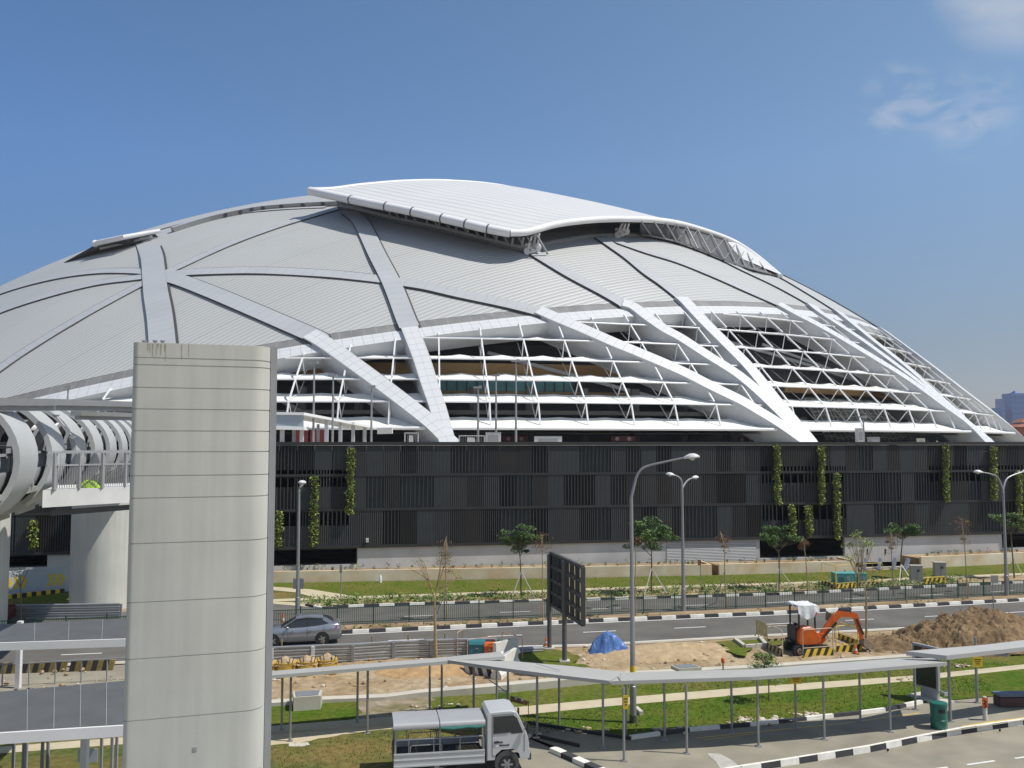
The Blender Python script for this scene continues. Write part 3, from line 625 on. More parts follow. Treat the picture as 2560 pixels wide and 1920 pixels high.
# red banners under the lowest canopy
for k, (a, b, y0, y1) in enumerate(((1255, 1320, 1089, 1105), (1528, 1588, 1091, 1103), (1845, 1886, 1094, 1103), (735, 770, 1075, 1108), (775, 810, 1075, 1108))):
    d0 = 97.5 if k < 3 else 90
    if k == 2: d0 = 106
    mb = MB(M['red']); p, q = dep(a, y1, d0), dep(b, y1, d0); h = (y1-y0)/FPX*d0; mb.extr([p, q, q+V((0, 0, h)), p+V((0, 0, h))], (0, .1, 0))
    if k < 3:
        mb.m = mat('banner_white', (.45, .38, .36), .7)
        for f in (.25, .75): c = p.lerp(q, f)+V((0, -.02, h/2)); mb.lathe([(.22, -.02), (.22, .02), (.14, .021)], c, 10, 'y')
    mb.build('banner', stad, True)
# sliding roof panel
L_ = [sph(x, y, 4.0) for x, y in [(775, 470), (905, 497), (1000, 515), (1075, 531), (1150, 548), (1220, 564), (1275, 574)]]
F_ = [sph(x, y, o) for x, y, o in [(1275, 574, 4), (1310, 573, 4), (1340, 566, 4), (1400, 551, 4), (1500, 541, 4), (1600, 541, 3.9), (1675, 548, 3.5), (1741, 564, 3.0), (1823, 593, 2.4), (1884, 630, 1.7), (1950, 685, .7)]]
Ls = smoothline(L_, 5); Fs = smoothline(F_, 5); mb = MB(m_panel); nL, nF = len(Ls), len(Fs); o0 = F_[0]
def S_(i, j):
    p = Ls[i]+(Fs[j]-o0); o_ = (Fs[j]-DC).length-DR; bk = 1-i/(nL-1)
    return DC+(p-DC).normalized()*(DR+o_+(4-o_)*.0-1.5*min(1, j/26)*bk**.7*min(1, o_/2))
dF = perp_along(Fs); dL = perp_along(Ls)
vs = [S_(i, j) for i in range(nL) for j in range(nF)]
fs = []; uv = []
for i in range(nL-1):
    for j in range(nF-1):
        fs.append((i*nF+j, i*nF+j+1, (i+1)*nF+j+1, (i+1)*nF+j)); uv.append([(dL[a], dF[b]) for a, b in ((i, j), (i, j+1), (i+1, j+1), (i+1, j))])
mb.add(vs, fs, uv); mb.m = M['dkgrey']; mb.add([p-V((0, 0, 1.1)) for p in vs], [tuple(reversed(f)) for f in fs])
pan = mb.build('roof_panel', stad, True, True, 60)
mb = MB(M['white']); mb.tube([p-V((0, 0, .45)) for p in Fs], .48, 10); mb.tube([p-V((0, 0, .45)) for p in reversed(Ls)], .62, 10)
mb.tube([S_(0, j)-V((0, 0, .45)) for j in range(nF)], .6, 8); mb.build('edge_tube', pan, True, True, 50)
for k in range(1, 7):
    mb = MB(M['dkgrey']); i = int(k*(nL-1)/7); t = (Ls[min(i+1, nL-1)]-Ls[i-1]).normalized(); mb.tube([Ls[i]-V((0, 0, .45))-t*.08, Ls[i]-V((0, 0, .45))+t*.08], .68, 12); mb.build('tube_joint', pan, True)
def sph_under(p, off): return DC+(p-DC).normalized()*(DR+off)
mb = MB(M['greysteel'])                        # carriage frames between the panel and the rails
for k in range(13):
    i = int(k*(nL-1)/12); p = Ls[i]+(F_[2]-o0)*1.0; q = sph_under(p, .4); t = (Ls[min(i+1, nL-1)]-Ls[max(i-1, 0)]).normalized()
    mb.bar(p-V((0, 0, 1)), q, .3, .3); mb.bar(p-V((0, 0, 1.0)), q+t*2.2, .2, .2)
    if k < 12:
        i2 = int((k+1)*(nL-1)/12); p2 = Ls[i2]+(F_[2]-o0); mb.bar(p-V((0, 0, 1.2)), p2-V((0, 0, 1.2)), .4, .5); mb.bar(sph_under(p, .7), sph_under(p2, .7), .35, .4)
mb.build('carriage', pan, True)
inw = (Ls[-3]-Ls[-1]).normalized(); mb = MB(M['dkgrey'])       # dark sheet added for the shade under the front edge
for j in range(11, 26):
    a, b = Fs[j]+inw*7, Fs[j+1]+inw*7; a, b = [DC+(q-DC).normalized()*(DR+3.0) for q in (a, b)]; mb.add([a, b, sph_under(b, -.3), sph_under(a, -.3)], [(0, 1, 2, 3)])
mb.build('underside_shade_sheet', pan, True)
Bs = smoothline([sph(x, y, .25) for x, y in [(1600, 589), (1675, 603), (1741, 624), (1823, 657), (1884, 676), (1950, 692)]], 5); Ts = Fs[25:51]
mb = MB(M['dkgrey'])  # dark sheet added for the shaded underside and its shadow on the dome
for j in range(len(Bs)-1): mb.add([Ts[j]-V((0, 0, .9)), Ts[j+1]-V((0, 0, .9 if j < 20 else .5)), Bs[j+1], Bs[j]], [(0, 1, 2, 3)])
mb.build('underside_shade_sheet', pan, True)
mb = MB(M['greysteel'])
for j in range(0, len(Bs)-4, 2):
    f = V((.15, -.35, .1)); mb.bar(Ts[j]-V((0, 0, .9))+f, Bs[j+2]+f, .16, .16); mb.bar(Ts[j+2]-V((0, 0, .9))+f, Bs[j]+f, .1, .1); mb.bar(Bs[j]+f, Bs[j+2]+f, .22, .22)
mb.build('carriage', pan, True)
for c in (F_[2], F_[5]+inw*2, F_[6]+inw*1.5):
    mb = MB(M['white']); q = sph_under(c, .8)
    for d in (-1.1, 0, 1.1): mb.lathe([(.45, -.25), (.55, -.2), (.55, .2), (.45, .25)], q+V((d*.6, 0, d*.25-.1)), 10, 'y'); mb.bar(q+V((d*.6, 0, 0)), c+V((d*.4, .3, -.9)), .25, .25)
    mb.box(q+V((0, .1, .5)), (2.0, .6, .35)); mb.build('bogie', pan, True)
mb = MB(mat('panel_rail', (.3, .31, .31), .6))
for off in (0, 1): 
    pts = [sph_under(p+(F_[2]-o0)*1.0+V((0, 0, 0)), .35) for p in Ls]
    mb.tube(pts, .28, 6)
pts = [sph_under(q+V((0, 0, -2)), .25) for q in Fs[10:]]; mb.tube([sph(x, y, .2) for x, y in [(1312, 622), (1380, 606), (1460, 592), (1560, 586), (1640, 590)]], .3, 6)
mb.build('roof_rail', stad, True, True)
# rim walkway of the roof opening and the second panel on the far side
mb = MB(m_rib); fr = ribbon(mb, [sph(x, y, .5) for x, y in [(430, 572), (520, 545), (600, 527), (660, 517), (760, 509), (860, 505), (960, 506)]], 1.2, .25, .9, M['steel'], m_rib)
mb.m = M['dkgrey']
for k in range(9):
    f = fr[12+k*4]; mb.lathe([(.36, -.1), (.36, .1)], f[0]+f[1]*.62-f[2]*.1, 8, 'y')
mb.build('rim_walkway', stad, True, True, 40)
mb = MB(M['dkgrey']); qs = [sph(*q) for q in ((160, 656, .1), (238, 612, 1.6), (310, 595, 1.7), (385, 582, .9), (392, 590, .05), (330, 603, .05), (250, 628, .05))]
mb.extr(qs, (2, 14, -4)); p2 = mb.build('roof_panel', stad, True)
mb = MB(M['white']); mb.tube([sph(238, 609, 1.8), sph(310, 593, 1.9), sph(400, 577, 1.0)], [.42, .36, .3], 10); mb.ball(sph(238, 609, 1.8), .55, 10, 8); mb.build('edge_tube', p2, True, True)
mb = MB(M['steel']); mb.tube([sph(250, 621, .9), sph(380, 592, .6)], .25, 6); mb.build('inner_tube', p2, True, True)
# ------------------------------------------------------------------ car park podium
U0 = V((-12.25, 72.5, 0)); UD = V((57.55, 11.0, 0)).normalized(); UN = V((UD.y, -UD.x, 0))   # UN points to the camera side
def fac(u, z, out=0.0): return U0+UD*u+UN*out+V((0, 0, z))
def facpx(px, py, out=0.0):                  # photo pixel -> (u, z) on the facade plane
    d = ray(px, py); p0 = U0+UN*out; t = (p0-CAM).dot(UN)/d.dot(UN); p = CAM+d*t
    return (p-p0).dot(UD), p.z
pod = thing('car_park', 'long dark grey three storey car park clad in vertical slats below the stadium', 'car park', (U0.x, U0.y, 0))
ANG = math.atan2(UD.y, UD.x)
ZB, Z1, Z2, ZT = 2.47, 5.4, 8.15, 10.62
UL, UR = -62.0, 92.0
TONES = [mat('slat_charcoal', (.028, .028, .028), .6, var=.15), mat('slat_brown_grey', (.034, .031, .029), .6, var=.15), mat('slat_blue_grey', (.047, .053, .056), .6, var=.12), mat('slat_mid_grey', (.054, .054, .054), .6, var=.12)]
BACK = [mat('screen_black', (.016, .016, .016), .8, var=.2), mat('screen_blue_grey', (.042, .048, .051), .7, var=.12), mat('screen_brown', (.038, .034, .032), .7, var=.15)]
def opening(px0, py0, px1, py1): a = facpx(px0, py0); b = facpx(px1, py1); return a[0], b[1], b[0], a[1]
OPEN = [opening(*q) for q in ((560, 1176, 892, 1217), (560, 1275, 892, 1313), (1895, 1166, 2112, 1206), (1895, 1262, 2112, 1298), (2322, 1164, 2640, 1201), (2505, 1256, 2640, 1290))]
BASEOPEN = [opening(*q) for q in ((560, 1366, 893, 1411), (1901, 1345, 2115, 1391), (2507, 1325, 2700, 1366), (-60, 1372, 116, 1418))]
rr_ = random.Random(21)
mods = []
for lvl, (za, zb) in enumerate(((ZB, Z1), (Z1, Z2), (Z2, ZT))):
    u = UL; sec = 0
    while u < UR:
        sl = MB(TONES[0]); nmod = 6
        for _ in range(nmod):
            wd = 1.36; kind = rr_.choice([0, 1, 1, 1, 2, 3, 3, 4]); tone = rr_.choice(TONES); bk = BACK[2 if tone is TONES[1] else 0]
            if kind >= 3: tone = TONES[2]; bk = BACK[1]
            z0, z1 = za+.1, zb-.1
            um = u+wd/2
            holes = [(max(z0, a), min(z1, b)) for (x0, a, x1, b) in OPEN if x0 < um < x1 and a < z1 and b > z0]
            spans = [(z0, z1)]
            for a, b in holes: spans = [q for s0, s1 in spans for q in ((s0, min(s1, a)), (max(s0, b), s1)) if q[1]-q[0] > .08]
            sl.m = bk
            for s0, s1 in spans:
                c = fac(um, (s0+s1)/2, -.16); sl.box(c, (wd-.02, .05, s1-s0), ANG)
            step = {0: .17, 1: .16, 2: .27, 3: .11, 4: .34}[kind]; n = int(wd/step)
            sl.m = tone if kind != 2 else rr_.choice(TONES[2:])
            for k in range(n):
                uu = u+(k+.5)*wd/n; bw = {1: .11, 3: .085}.get(kind, .055)
                ss = spans if rr_.random() < .6 and False else [(z0, z1)] if (not holes or k % 2 == 0) else spans
                for s0, s1 in ss: sl.box(fac(uu, (s0+s1)/2, -.05), (bw, .1, s1-s0), ANG)
            u += wd
        sl.build('slat_screen', pod, True)
# floor edge bands and coping
for z, h, o in ((ZB, .22, .03), (Z1, .2, .02), (Z2, .2, .02), (ZT+.05, .28, .1)):
    mb = MB(TONES[0]); mb.bar(fac(UL, z, o-.12), fac(UR, z, o-.12), .26, h); mb.build('floor_band', pod, True)
# white base wall with the openings and the roller shutter
m_base = mat('base_wall_render', (.62, .62, .61), .85, var=.1, vs=.6, col2=(.46, .45, .42), c2s=.25, c2w=.25)
mb = MB(m_base); cuts = sorted((a, b) for a, _, b, _ in BASEOPEN); u = UL
for (x0, za, x1, zb) in sorted(BASEOPEN):
    mb.box(fac((u+x0)/2, ZB/2, -.3), (x0-u, .3, ZB-.2), ANG); mb.box(fac((x0+x1)/2, za/2, -.3), (x1-x0, .3, max(.2, za)), ANG); u = x1
mb.box(fac((u+UR)/2, ZB/2, -.3), (UR-u, .3, ZB-.2), ANG); mb.build('base_wall', pod, True)
for (x0, za, x1, zb) in BASEOPEN:
    mb = MB(M['blackp']); mb.bar(fac(x0, za, -.5), fac(x0, zb, -.5), .15, .15); mb.bar(fac(x1, za, -.5), fac(x1, zb, -.5), .15, .15); mb.bar(fac(x0, za+.03, -.5), fac(x1, za+.03, -.5), .12, .12)
    mb.build('opening_frame', pod, True)
mb = MB(add_lines(mat('roller_shutter', (.5, .52, .53), .5, .2, var=.05), ('m', (0, 0, 1)), .13, .04, .45, bump=.4)); a = facpx(1668, 1352); b = facpx(1892, 1418)
mb.box(fac((a[0]+b[0])/2, (min(a[1], 2.3)+b[1])/2, -.135), (b[0]-a[0], .05, min(a[1], 2.3)-b[1]), ANG); mb.build('roller_shutter', pod, True)
# dark decks, interior and stair behind the slats, promenade on top
mb = MB(BACK[0])
for z in (ZB, Z1, Z2): mb.prism([(p.x, p.y) for p in (fac(UL, 0, -.5), fac(UR, 0, -.5), fac(UR, 0, -18), fac(UL, 0, -18))], z-.25, z-.05)
mb.prism([(p.x, p.y) for p in (fac(UL, 0, -18), fac(UR, 0, -18), fac(UR, 0, -18.4), fac(UL, 0, -18.4))], 0, ZT-.4); mb.build('parking_deck', pod, True)
mb = MB(M['conc']); mb.prism([(p.x, p.y) for p in (fac(UL, 0, -.4), fac(UR, 0, -.4), fac(UR+60, 0, -160), fac(UL-60, 0, -160))], ZT-.5, ZT-.12); mb.build('promenade_deck', pod, True)
mb = MB(M['steel']); a = facpx(2228, 1113); b = facpx(2262, 1168)
mb.bar(fac(a[0], a[1]-.2, -1.5), fac(b[0]+.3, b[1]-.3, -1.5), .12, .12); mb.bar(fac(a[0], a[1]-1.2, -1.5), fac(b[0]+.3, b[1]-1.3, -1.5), .9, .25)
for k in range(9): t = k/8; mb.bar(fac(a[0]+(b[0]+.3-a[0])*t, a[1]-.2-(a[1]-b[1]+.1)*t, -1.5), fac(a[0]+(b[0]+.3-a[0])*t, a[1]-1.2-(a[1]-b[1]+.1)*t, -1.5), .05, .05)
mb.build('stair', pod, True)
mb = MB(M['dkgrey']); a = facpx(2262, 1190); b = facpx(2282, 1290)
for k in range(3): mb.bar(fac(a[0]-2.0+(k % 2)*2.4, 2.6+k*2.7, -2), fac(a[0]+.4-(k % 2)*2.4, 5.3+k*2.7, -2), .8, .25)
mb.build('stair', pod, True)
mb = MB(M['offwhite']); a = facpx(918, 1350); mb.box(fac(a[0], a[1], .2), (.22, .3, .3), ANG); mb.build('security_light', pod, True)
mb = MB(M['blackp'])
for px in (2171, 2216): a = facpx(px, 1379); mb.box(fac(a[0], a[1], -.14), (.1, .04, .5), ANG)
mb.build('wall_slot', pod, True)
# hanging climbers in front of the slats
CL = [(697, 1279, 1366, 'short climbing plant low on the dark facade beside the pier'), (787, 1191, 1364, 'climbing plant strip behind the left street lamp'), (877, 1115, 1284, 'climbing plant strip hanging from the parapet left of the plain dark facade'),
 (1942, 1111, 1261, 'climbing plant hanging from the parapet, leftmost above the right base opening'), (2053, 1111, 1260, 'climbing plant hanging from the parapet above the teal generator'), (2091, 1184, 1347, 'longest low climbing plant ending at the right edge of the black base opening'),
 (1981, 1263, 1342, 'short climbing plant behind the green tree in front of the base opening'), (2020, 1263, 1342, 'short climbing plant just right of the other short strip by the base opening'),
 (2363, 1110, 1253, 'climbing plant hanging from the parapet above the grey cabinets'), (2482, 1110, 1249, 'climbing plant hanging from the parapet left of the right double lamp'), (2546, 1175, 1328, 'climbing plant strip at the far right end of the facade'), (84, 1300, 1372, 'climbing plant seen under the footbridge on the dark facade')]
for px, y0, y1, lab in CL:
    u0, z1 = facpx(px, y0, .3); _, z0 = facpx(px, y1, .3); c = fac(u0, z0, .3)
    t = thing('climbing_plant', lab, 'climbing plant', c, ANG, 'climbing plants on the car park facade'); mb = MB(M['dkgrey'])
    mb.box((0, .12, (z1-z0)/2), (.5, .04, z1-z0)); mb.build('trellis', t); mb = MB()
    n = int((z1-z0)*150); h = z1-z0; r_ = random.Random(int(px))
    for k in range(int(h/.3)): mb.leaves((r_.uniform(-.09, .09), -.02, .15+k*.3), (.38*r_.uniform(.8, 1.15), .22, .28), 62, .11, r_, mats=[M['leafc'], M['leafc'], M['leafc'], M['leafa'], mat('leaf_lime', (.38, .42, .075), .6, var=.3), M['leafb']])
    mb.build('foliage', t)
# planter walls and their low shrubs
m_plant = mat('planter_concrete', (.76, .7, .57), .9, var=.12, vs=.9, bump=.1, bs=20, col2=(.66, .48, .29), c2s=.55, c2w=.22)
def seg_of(px0, px1):
    s = [p for p in P_plan]; out = []
    for px in (px0, px1):
        best = None
        for a, b in zip(s, s[1:]):
            for k in range(41):
                p = a.lerp(b, k/40); d = (p-CAM); x = 1280+FPX*p.x/((p.y)*math.cos(PIT)+(p.z-CAMH)*math.sin(PIT)); e = abs(x-px)
                if best is None or e < best[0]: best = (e, p)
        out.append(best[1])
    return out
SHM = [M['leafa'], M['leafb'], M['leafc'], M['leafd']]
for (p0, p1, h, lab) in ((560, 1783, .86, 'long low concrete planter wall left of the gap by the roller shutter'), (1803, 2140, .86, 'short concrete planter wall with orange soil stains behind the generators'), (2300, 2800, .95, 'pale concrete planter wall behind the grey cabinets at the right'), (-300, 540, .86, 'low concrete planter wall beyond the footbridge column')):
    a, b = seg_of(p0, p1) if p0 > 0 and p1 < 2600 else (seg_of(max(p0, 561), min(p1, 2559)))
    if p1 > 2600: b = b+(b-a).normalized()*25
    if p0 == 560: a = a-(b-a).normalized()*2
    if p0 < 0: d_ = (seg_of(900, 1300)); d_ = (d_[1]-d_[0]).normalized(); b = a-d_*2.2; a = b-d_*30
    d = (b-a).normalized(); n_ = V((-d.y, d.x, 0)); t = thing('planter', lab, 'planter', (a.x, a.y, 0), 0, 'planters along the car park')
    mb = MB(m_plant); q = [a, b, b+n_*.22, a+n_*.22]; mb.prism(q, -.1, h); q = [b, b+n_*2.6, b+n_*2.6-d*.22, b-d*.22]; mb.prism([b+n_*.221, b+n_*2.6, b+n_*2.6-d*.22, b+n_*.221-d*.22], -.1, h); mb.build('wall', t, True)
    mb = MB(G['soil']); mb.prism([a+n_*.221, b+n_*.221, b+n_*2.6, a+n_*2.6], -.1, h-.14); mb.build('soil', t, True)
    mb = MB(); ln = (b-a).length; r_ = random.Random(int(p0)); s = .4
    while s < ln-.3:
        s += r_.uniform(.35, 1.1); hh = r_.uniform(.12, .3); p = a+d*s+n_*r_.uniform(.5, 1.6); mb.leaves((p.x, p.y, h+hh*.5), (hh*.9, hh*.8, hh), 16, .1, r_, mats=SHM)
    if len(mb.v): o = mb.build('shrubs', t, True); o['kind'] = 'stuff'
# shrub bed along the service road, tufts of grass
mb = MB(); r_ = random.Random(4); Da, Db = perp_along(P_pb), perp_along(bed_near)
for k in range(2600):
    t = r_.random(); a, _ = point_on(P_pb, 55+t*52, Da); dmin = min(((a-q).length, i) for i, q in enumerate(P_k1)); 
    b, _ = point_on(P_k1, max(0, ((a-P_k1[0]).dot((P_k1[-1]-P_k1[0]).normalized()))))
    if (a-P_k1[0]).dot((P_k1[-1]-P_k1[0]).normalized()) < -4: continue
    f = r_.uniform(.05, .85); p = a.lerp(b, f); cl = fbm((p.x*.5, p.y*.5, 4))
    if cl < -.12 and r_.random() < .7: continue
    hh = r_.uniform(.12, .34); mb.leaves((p.x, p.y, hh*.6), (hh*.9, hh*.9, hh), 8, .085, r_, mats=[M['leafa'], M['leafa'], M['leafc'], M['leafa'], M['leafb']])
mb.build('shrub_bed', kind='stuff', label='low green shrubs in a bed along the service road kerb', category='shrubs')
mb = MB(M['leafa'])
gm = [mat('grass_blade_green', (.08, .15, .012), .7, var=.3), mat('grass_blade_yellow', (.19, .16, .04), .7, var=.3), mat('grass_blade_dark', (.06, .12, .01), .7, var=.3)]
def tufts(l1, l2, n, s0, s1, h=.09, z=0.0):
    A_, B_ = perp_along(l1), perp_along(l2)
    for _ in range(n):
        t = r_.random(); a, _d = point_on(l1, s0+t*(s1-s0), A_); b, _d = point_on(l2, s0+t*(s1-s0), B_); p = a.lerp(b, r_.uniform(.02, .98)); w_ = r_.uniform(.015, .03); hh = h*r_.uniform(.5, 1.5); an = r_.uniform(0, 3.14)
        mb.m = gm[0 if r_.random() < .5 else (1 if r_.random() < .6 else 2)]; c, s_ = math.cos(an)*w_, math.sin(an)*w_; q = V((r_.uniform(-.05, .05), r_.uniform(-.05, .05), hh))
        mb.add([(p.x-c, p.y-s_, z), (p.x+c, p.y+s_, z), (p.x+q.x, p.y+q.y, z+hh)], [(0, 1, 2)])
gl = [at(1330, 1808, .03), at(1580, 1846, .03), at(1885, 1813, .03), at(2200, 1779, .03), at(2320, 1756, .03)]; gu = [at(1300, 1789, .03), at(1506, 1768, .03), at(1880, 1737, .03), at(2200, 1710, .03), at(2320, 1700, .03)]
tufts(gl, gu, 3500, 0, 22, .05, .03); tufts(P_dr, P_ft, 3000, 74, 92, .05)
gl2 = [at(560, 1930), at(800, 1925), at(990, 1895)]; gu2 = [at(560, 1880), at(770, 1853), at(1120, 1812)]; tufts(gl2, gu2, 2500, 0, 14, .06)
tufts(P_plan, P_pt, 2500, 60, 110, .08)
mb.build('grass', kind='stuff', label='short rough grass growing on the verges and lawns', category='grass')
# ------------------------------------------------------------------ concrete pier, footbridge, its column, landing canopy
m_pier = mat('pier_concrete', (.525, .53, .48), .8, var=.07, vs=.7, bump=.03, bs=18, col2=(.49, .5, .46), c2s=.45, c2w=.3)
DP = 18.5
pl_top, pr_top = dep(333, 855, DP), dep(676, 855, DP+.95)
ztop = pl_top.z
a = V((pl_top.x, pl_top.y, 0)); bq = dep(675, 1105, DP+.85); b = V((bq.x, bq.y, 0)); d = (b-a).normalized(); n_ = V((-d.y, d.x, 0)); W_ = (b-a).length
pier = thing('bridge_pier', 'tall pale concrete pier with rounded edges and thin horizontal joints in the left foreground', 'pier', (a.x, a.y, -.2))
rad = .42; out = [a+n_*.03, ]
def pier_outline(gr=0.0, thick=1.5):
    pts = []
    A0, B0 = a, b
    def arc(c, r, a0, a1, n=7):
        for k in range(n+1):
            t = math.radians(a0+(a1-a0)*k/n); pts.append(c+d*math.cos(t)*r+n_*math.sin(t)*r)
    arc(A0+d*(.12+gr)+n_*(.12+gr), .12, 180, 270, 4); arc(A0+d*(W_-rad-gr)+n_*(rad+gr), rad, 270, 360)
    arc(A0+d*(W_-rad-gr)+n_*(thick-rad-gr), rad, 0, 90, 5); arc(A0+d*(.12+gr)+n_*(thick-.12-gr), .12, 90, 180, 4)
    return pts
N_, L_n, B_ = nodes(m_pier); tcn = N_.new('ShaderNodeTexCoord'); mpn = N_.new('ShaderNodeMapping'); mpn.inputs['Scale'].default_value = (5.0, 5.0, .28); L_n.new(tcn.outputs['Object'], mpn.inputs['Vector'])
nsn = N_.new('ShaderNodeTexNoise'); nsn.inputs['Scale'].default_value = 1.0; nsn.inputs['Detail'].default_value = 6; L_n.new(mpn.outputs['Vector'], nsn.inputs['Vector']); rrn = N_.new('ShaderNodeMapRange'); rrn.inputs['From Min'].default_value = .35; rrn.inputs['From Max'].default_value = .7; rrn.inputs['To Min'].default_value = 1.04; rrn.inputs['To Max'].default_value = .93; L_n.new(nsn.outputs['Fac'], rrn.inputs['Value'])
mxn = N_.new('ShaderNodeMix'); mxn.data_type = 'RGBA'; mxn.blend_type = 'MULTIPLY'; mxn.inputs['Factor'].default_value = 1; L_n.new(basecolor_src(m_pier), mxn.inputs['A']); L_n.new(rrn.outputs[0], mxn.inputs['B']); L_n.new(mxn.outputs['Result'], B_.inputs['Base Color'])
mb = MB(m_pier); SE = []
for y in (893, 911, 968, 1022, 1077, 1130, 1190, 1246, 1360, 1508, 1650, 1805): SE.append(dep(315, y, DP).z)
SE = sorted(SE); lev = [-.2]; z = SE[0]-1.25
while z > 0: SE.insert(0, z); z -= 1.25
secs = []
o0, og = pier_outline(), pier_outline(.014)
def lay(o, z): secs.append([V((p.x, p.y, z)) for p in o])
lay(o0, -.2)
for z in SE: lay(o0, z-.011); lay(og, z-.010); lay(og, z+.010); lay(o0, z+.011)
lay(o0, ztop); mb.loft(secs); mb.build('shaft', pier, True, True, 30)
mb = MB(M['greysteel']); q = b+d*.005+n_*.62; mb.box((q.x+d.x*.07, q.y+d.y*.07, ztop/2), (.14, .5, ztop+.05), math.atan2(d.y, d.x)); mb.build('edge_plate', pier, True)
mb = MB(M['steel'])
for k, (px, hh) in enumerate(((361, .1), (388, .1), (407, .1))):
    p = dep(px, 850, DP+.5); mb.lathe([(.035, 0), (.035, .06), (.055, .065), (.055, .09)], (p.x, p.y, ztop), 8)
mb.build('anchor_bolt', pier, True)
rs = random.Random(3); m_ws = mat('water_stain', (.33, .32, .26), .9, var=.3, vs=9)      # dark run marks below the bolts
for px in (368, 373, 389, 393, 409, 412, 452, 470, 380, 400):
    t_ = (dep(px, 900, DP)-a).dot(d); ln = rs.uniform(.12, .38); q = a+d*t_-n_*.003; w0 = rs.uniform(.006, .02); mb = MB(m_ws)
    mb.add([q-d*w0+V((0, 0, ztop-.02)), q+d*w0+V((0, 0, ztop-.02)), q+d*w0*.4+V((0, 0, ztop-ln)), q-d*w0*.3+V((0, 0, ztop-ln))], [(0, 1, 2, 3)]); mb.build('water_stain', pier, True)
mb2 = MB(M['greysteel']); p = dep(482, 1873, DP); t_ = (p-a).dot(d); p = a+d*(t_+.03)-n_*.004+V((0, 0, dep(482, 1873, DP+.4).z)); mb2.box(p, (.075, .02, .075), math.atan2(d.y, d.x)); mb2.build('junction_box', pier, True)
# footbridge
A_ = V((-14.1, 20.0, 10.25)); T_ = V((-.287, .958, .008)).normalized(); X_ = V((T_.y, -T_.x, 0)).normalized(); RB = 2.0
br = thing('footbridge', 'tubular footbridge wrapped in curved grey ribs running to the stadium promenade', 'footbridge', (A_.x, A_.y, 0))
m_ribp = mat('bridge_rib_panel', (.47, .49, .49), .5, .1, var=.06, vs=.5); m_hull = mat('bridge_hull', (.33, .35, .35), .6, .1, var=.15, vs=.6)
def bp(s, ang, r): t = math.radians(ang); return A_+T_*s+X_*(math.cos(t)*r)+V((0, 0, math.sin(t)*r))
s = 0.0
for k in range(14):
    s0 = k*4.3-.6; s1 = s0+2.25
    mb = MB(m_ribp); secs = []
    for j in range(37):
        an = -72+324*j/36; r = RB*(1.0+.05*math.cos(math.radians(2*an)))
        sk = .0
        secs.append([bp(s0+sk, an, r), bp(s1+sk, an, r), bp(s1+sk, an, r-.16), bp(s0+sk, an, r-.16)])
    mb.loft(secs); mb.build('rib', br, True, True, 40)
mb = MB(m_hull); secs = []
for j in range(25): an = 192+156*j/24; secs.append([bp(-3, an, RB-.2), bp(55, an, RB-.2), bp(55, an, RB-.34), bp(-3, an, RB-.34)])
mb.loft(secs); mb.build('hull', br, True, True, 40)
for k in range(16):
    mb = MB(m_ribp)
    for an in (-66, -50, 232, 246): mb.bar(bp(-1+k*3.6, an, RB-.1), bp(1.4+k*3.6, an, RB-.1), .12, .3)
    mb.build('hull_fin', br, True)
mb = MB(mat('bridge_roof_lining', (.11, .11, .105), .8)); secs = []
for j in range(17): an = 52+76*j/16; secs.append([bp(-3, an, RB-.22), bp(55, an, RB-.22), bp(55, an, RB-.3), bp(-3, an, RB-.3)])
mb.loft(secs); mb.build('roof', br, True, True, 40)
DKZ = -.88
mb = MB(mat('bridge_deck', (.3, .29, .27), .85)); o = [A_+T_*s_+X_*x for s_, x in ((-3, -1.7), (-3, 1.7), (55, 1.7), (55, -1.7))]
mb.add([p+V((0, 0, DKZ-dz)) for dz in (0, .15) for p in o], [(0, 1, 2, 3), (7, 6, 5, 4), (0, 4, 5, 1), (1, 5, 6, 2), (2, 6, 7, 3), (3, 7, 4, 0)]); mb.build('deck', br, True)
mb = MB(M['greysteel'])
for x in (-1.72, 1.72):
    for h in (.55, 1.05): mb.bar(A_+T_*-3+X_*x+V((0, 0, DKZ+h)), A_+T_*55+X_*x+V((0, 0, DKZ+h)), .07, .07)
    for k in range(40): p = A_+T_*(-3+k*1.45)+X_*x; mb.bar(p+V((0, 0, DKZ)), p+V((0, 0, DKZ+1.05)), .06, .06)
mb.build('inner_railing', br, True)
mb = MB(M['steel'])
for (x0, y0, x1, y1, d0, d1, h) in ((-60, 1003, 128, 1006, 23, 27.5, .2), (120, 1005, 330, 1011, 27.5, 34, .2), (190, 1033, 335, 1038, 31, 38, .17)):
    p, q = dep(x0, y0, d0), dep(x1, y1, d1); mb.bar(p, q, .35, h); mb.bar(p+V((0, .1, -h*.9)), q+V((0, .1, -h*.9)), .16, h*.8)
mb.build('eaves_beam', br, True)
mb = MB(M['white'])
for px, y in ((140, 1038), (181, 1091)):
    p = dep(px, y, 31.6 if px < 160 else 31.0); mb.lathe([(.02, -.09), (.13, 0), (.14, .02)], p, 8)
a1, a2, a3 = dep(113, 1022, 31.8), dep(140, 1038, 31.6), dep(181, 1091, 31); mb.bar(a1, a2, .02, .02); mb.bar(a2, a3, .02, .02)
mb.build('tie_rod', br, True)
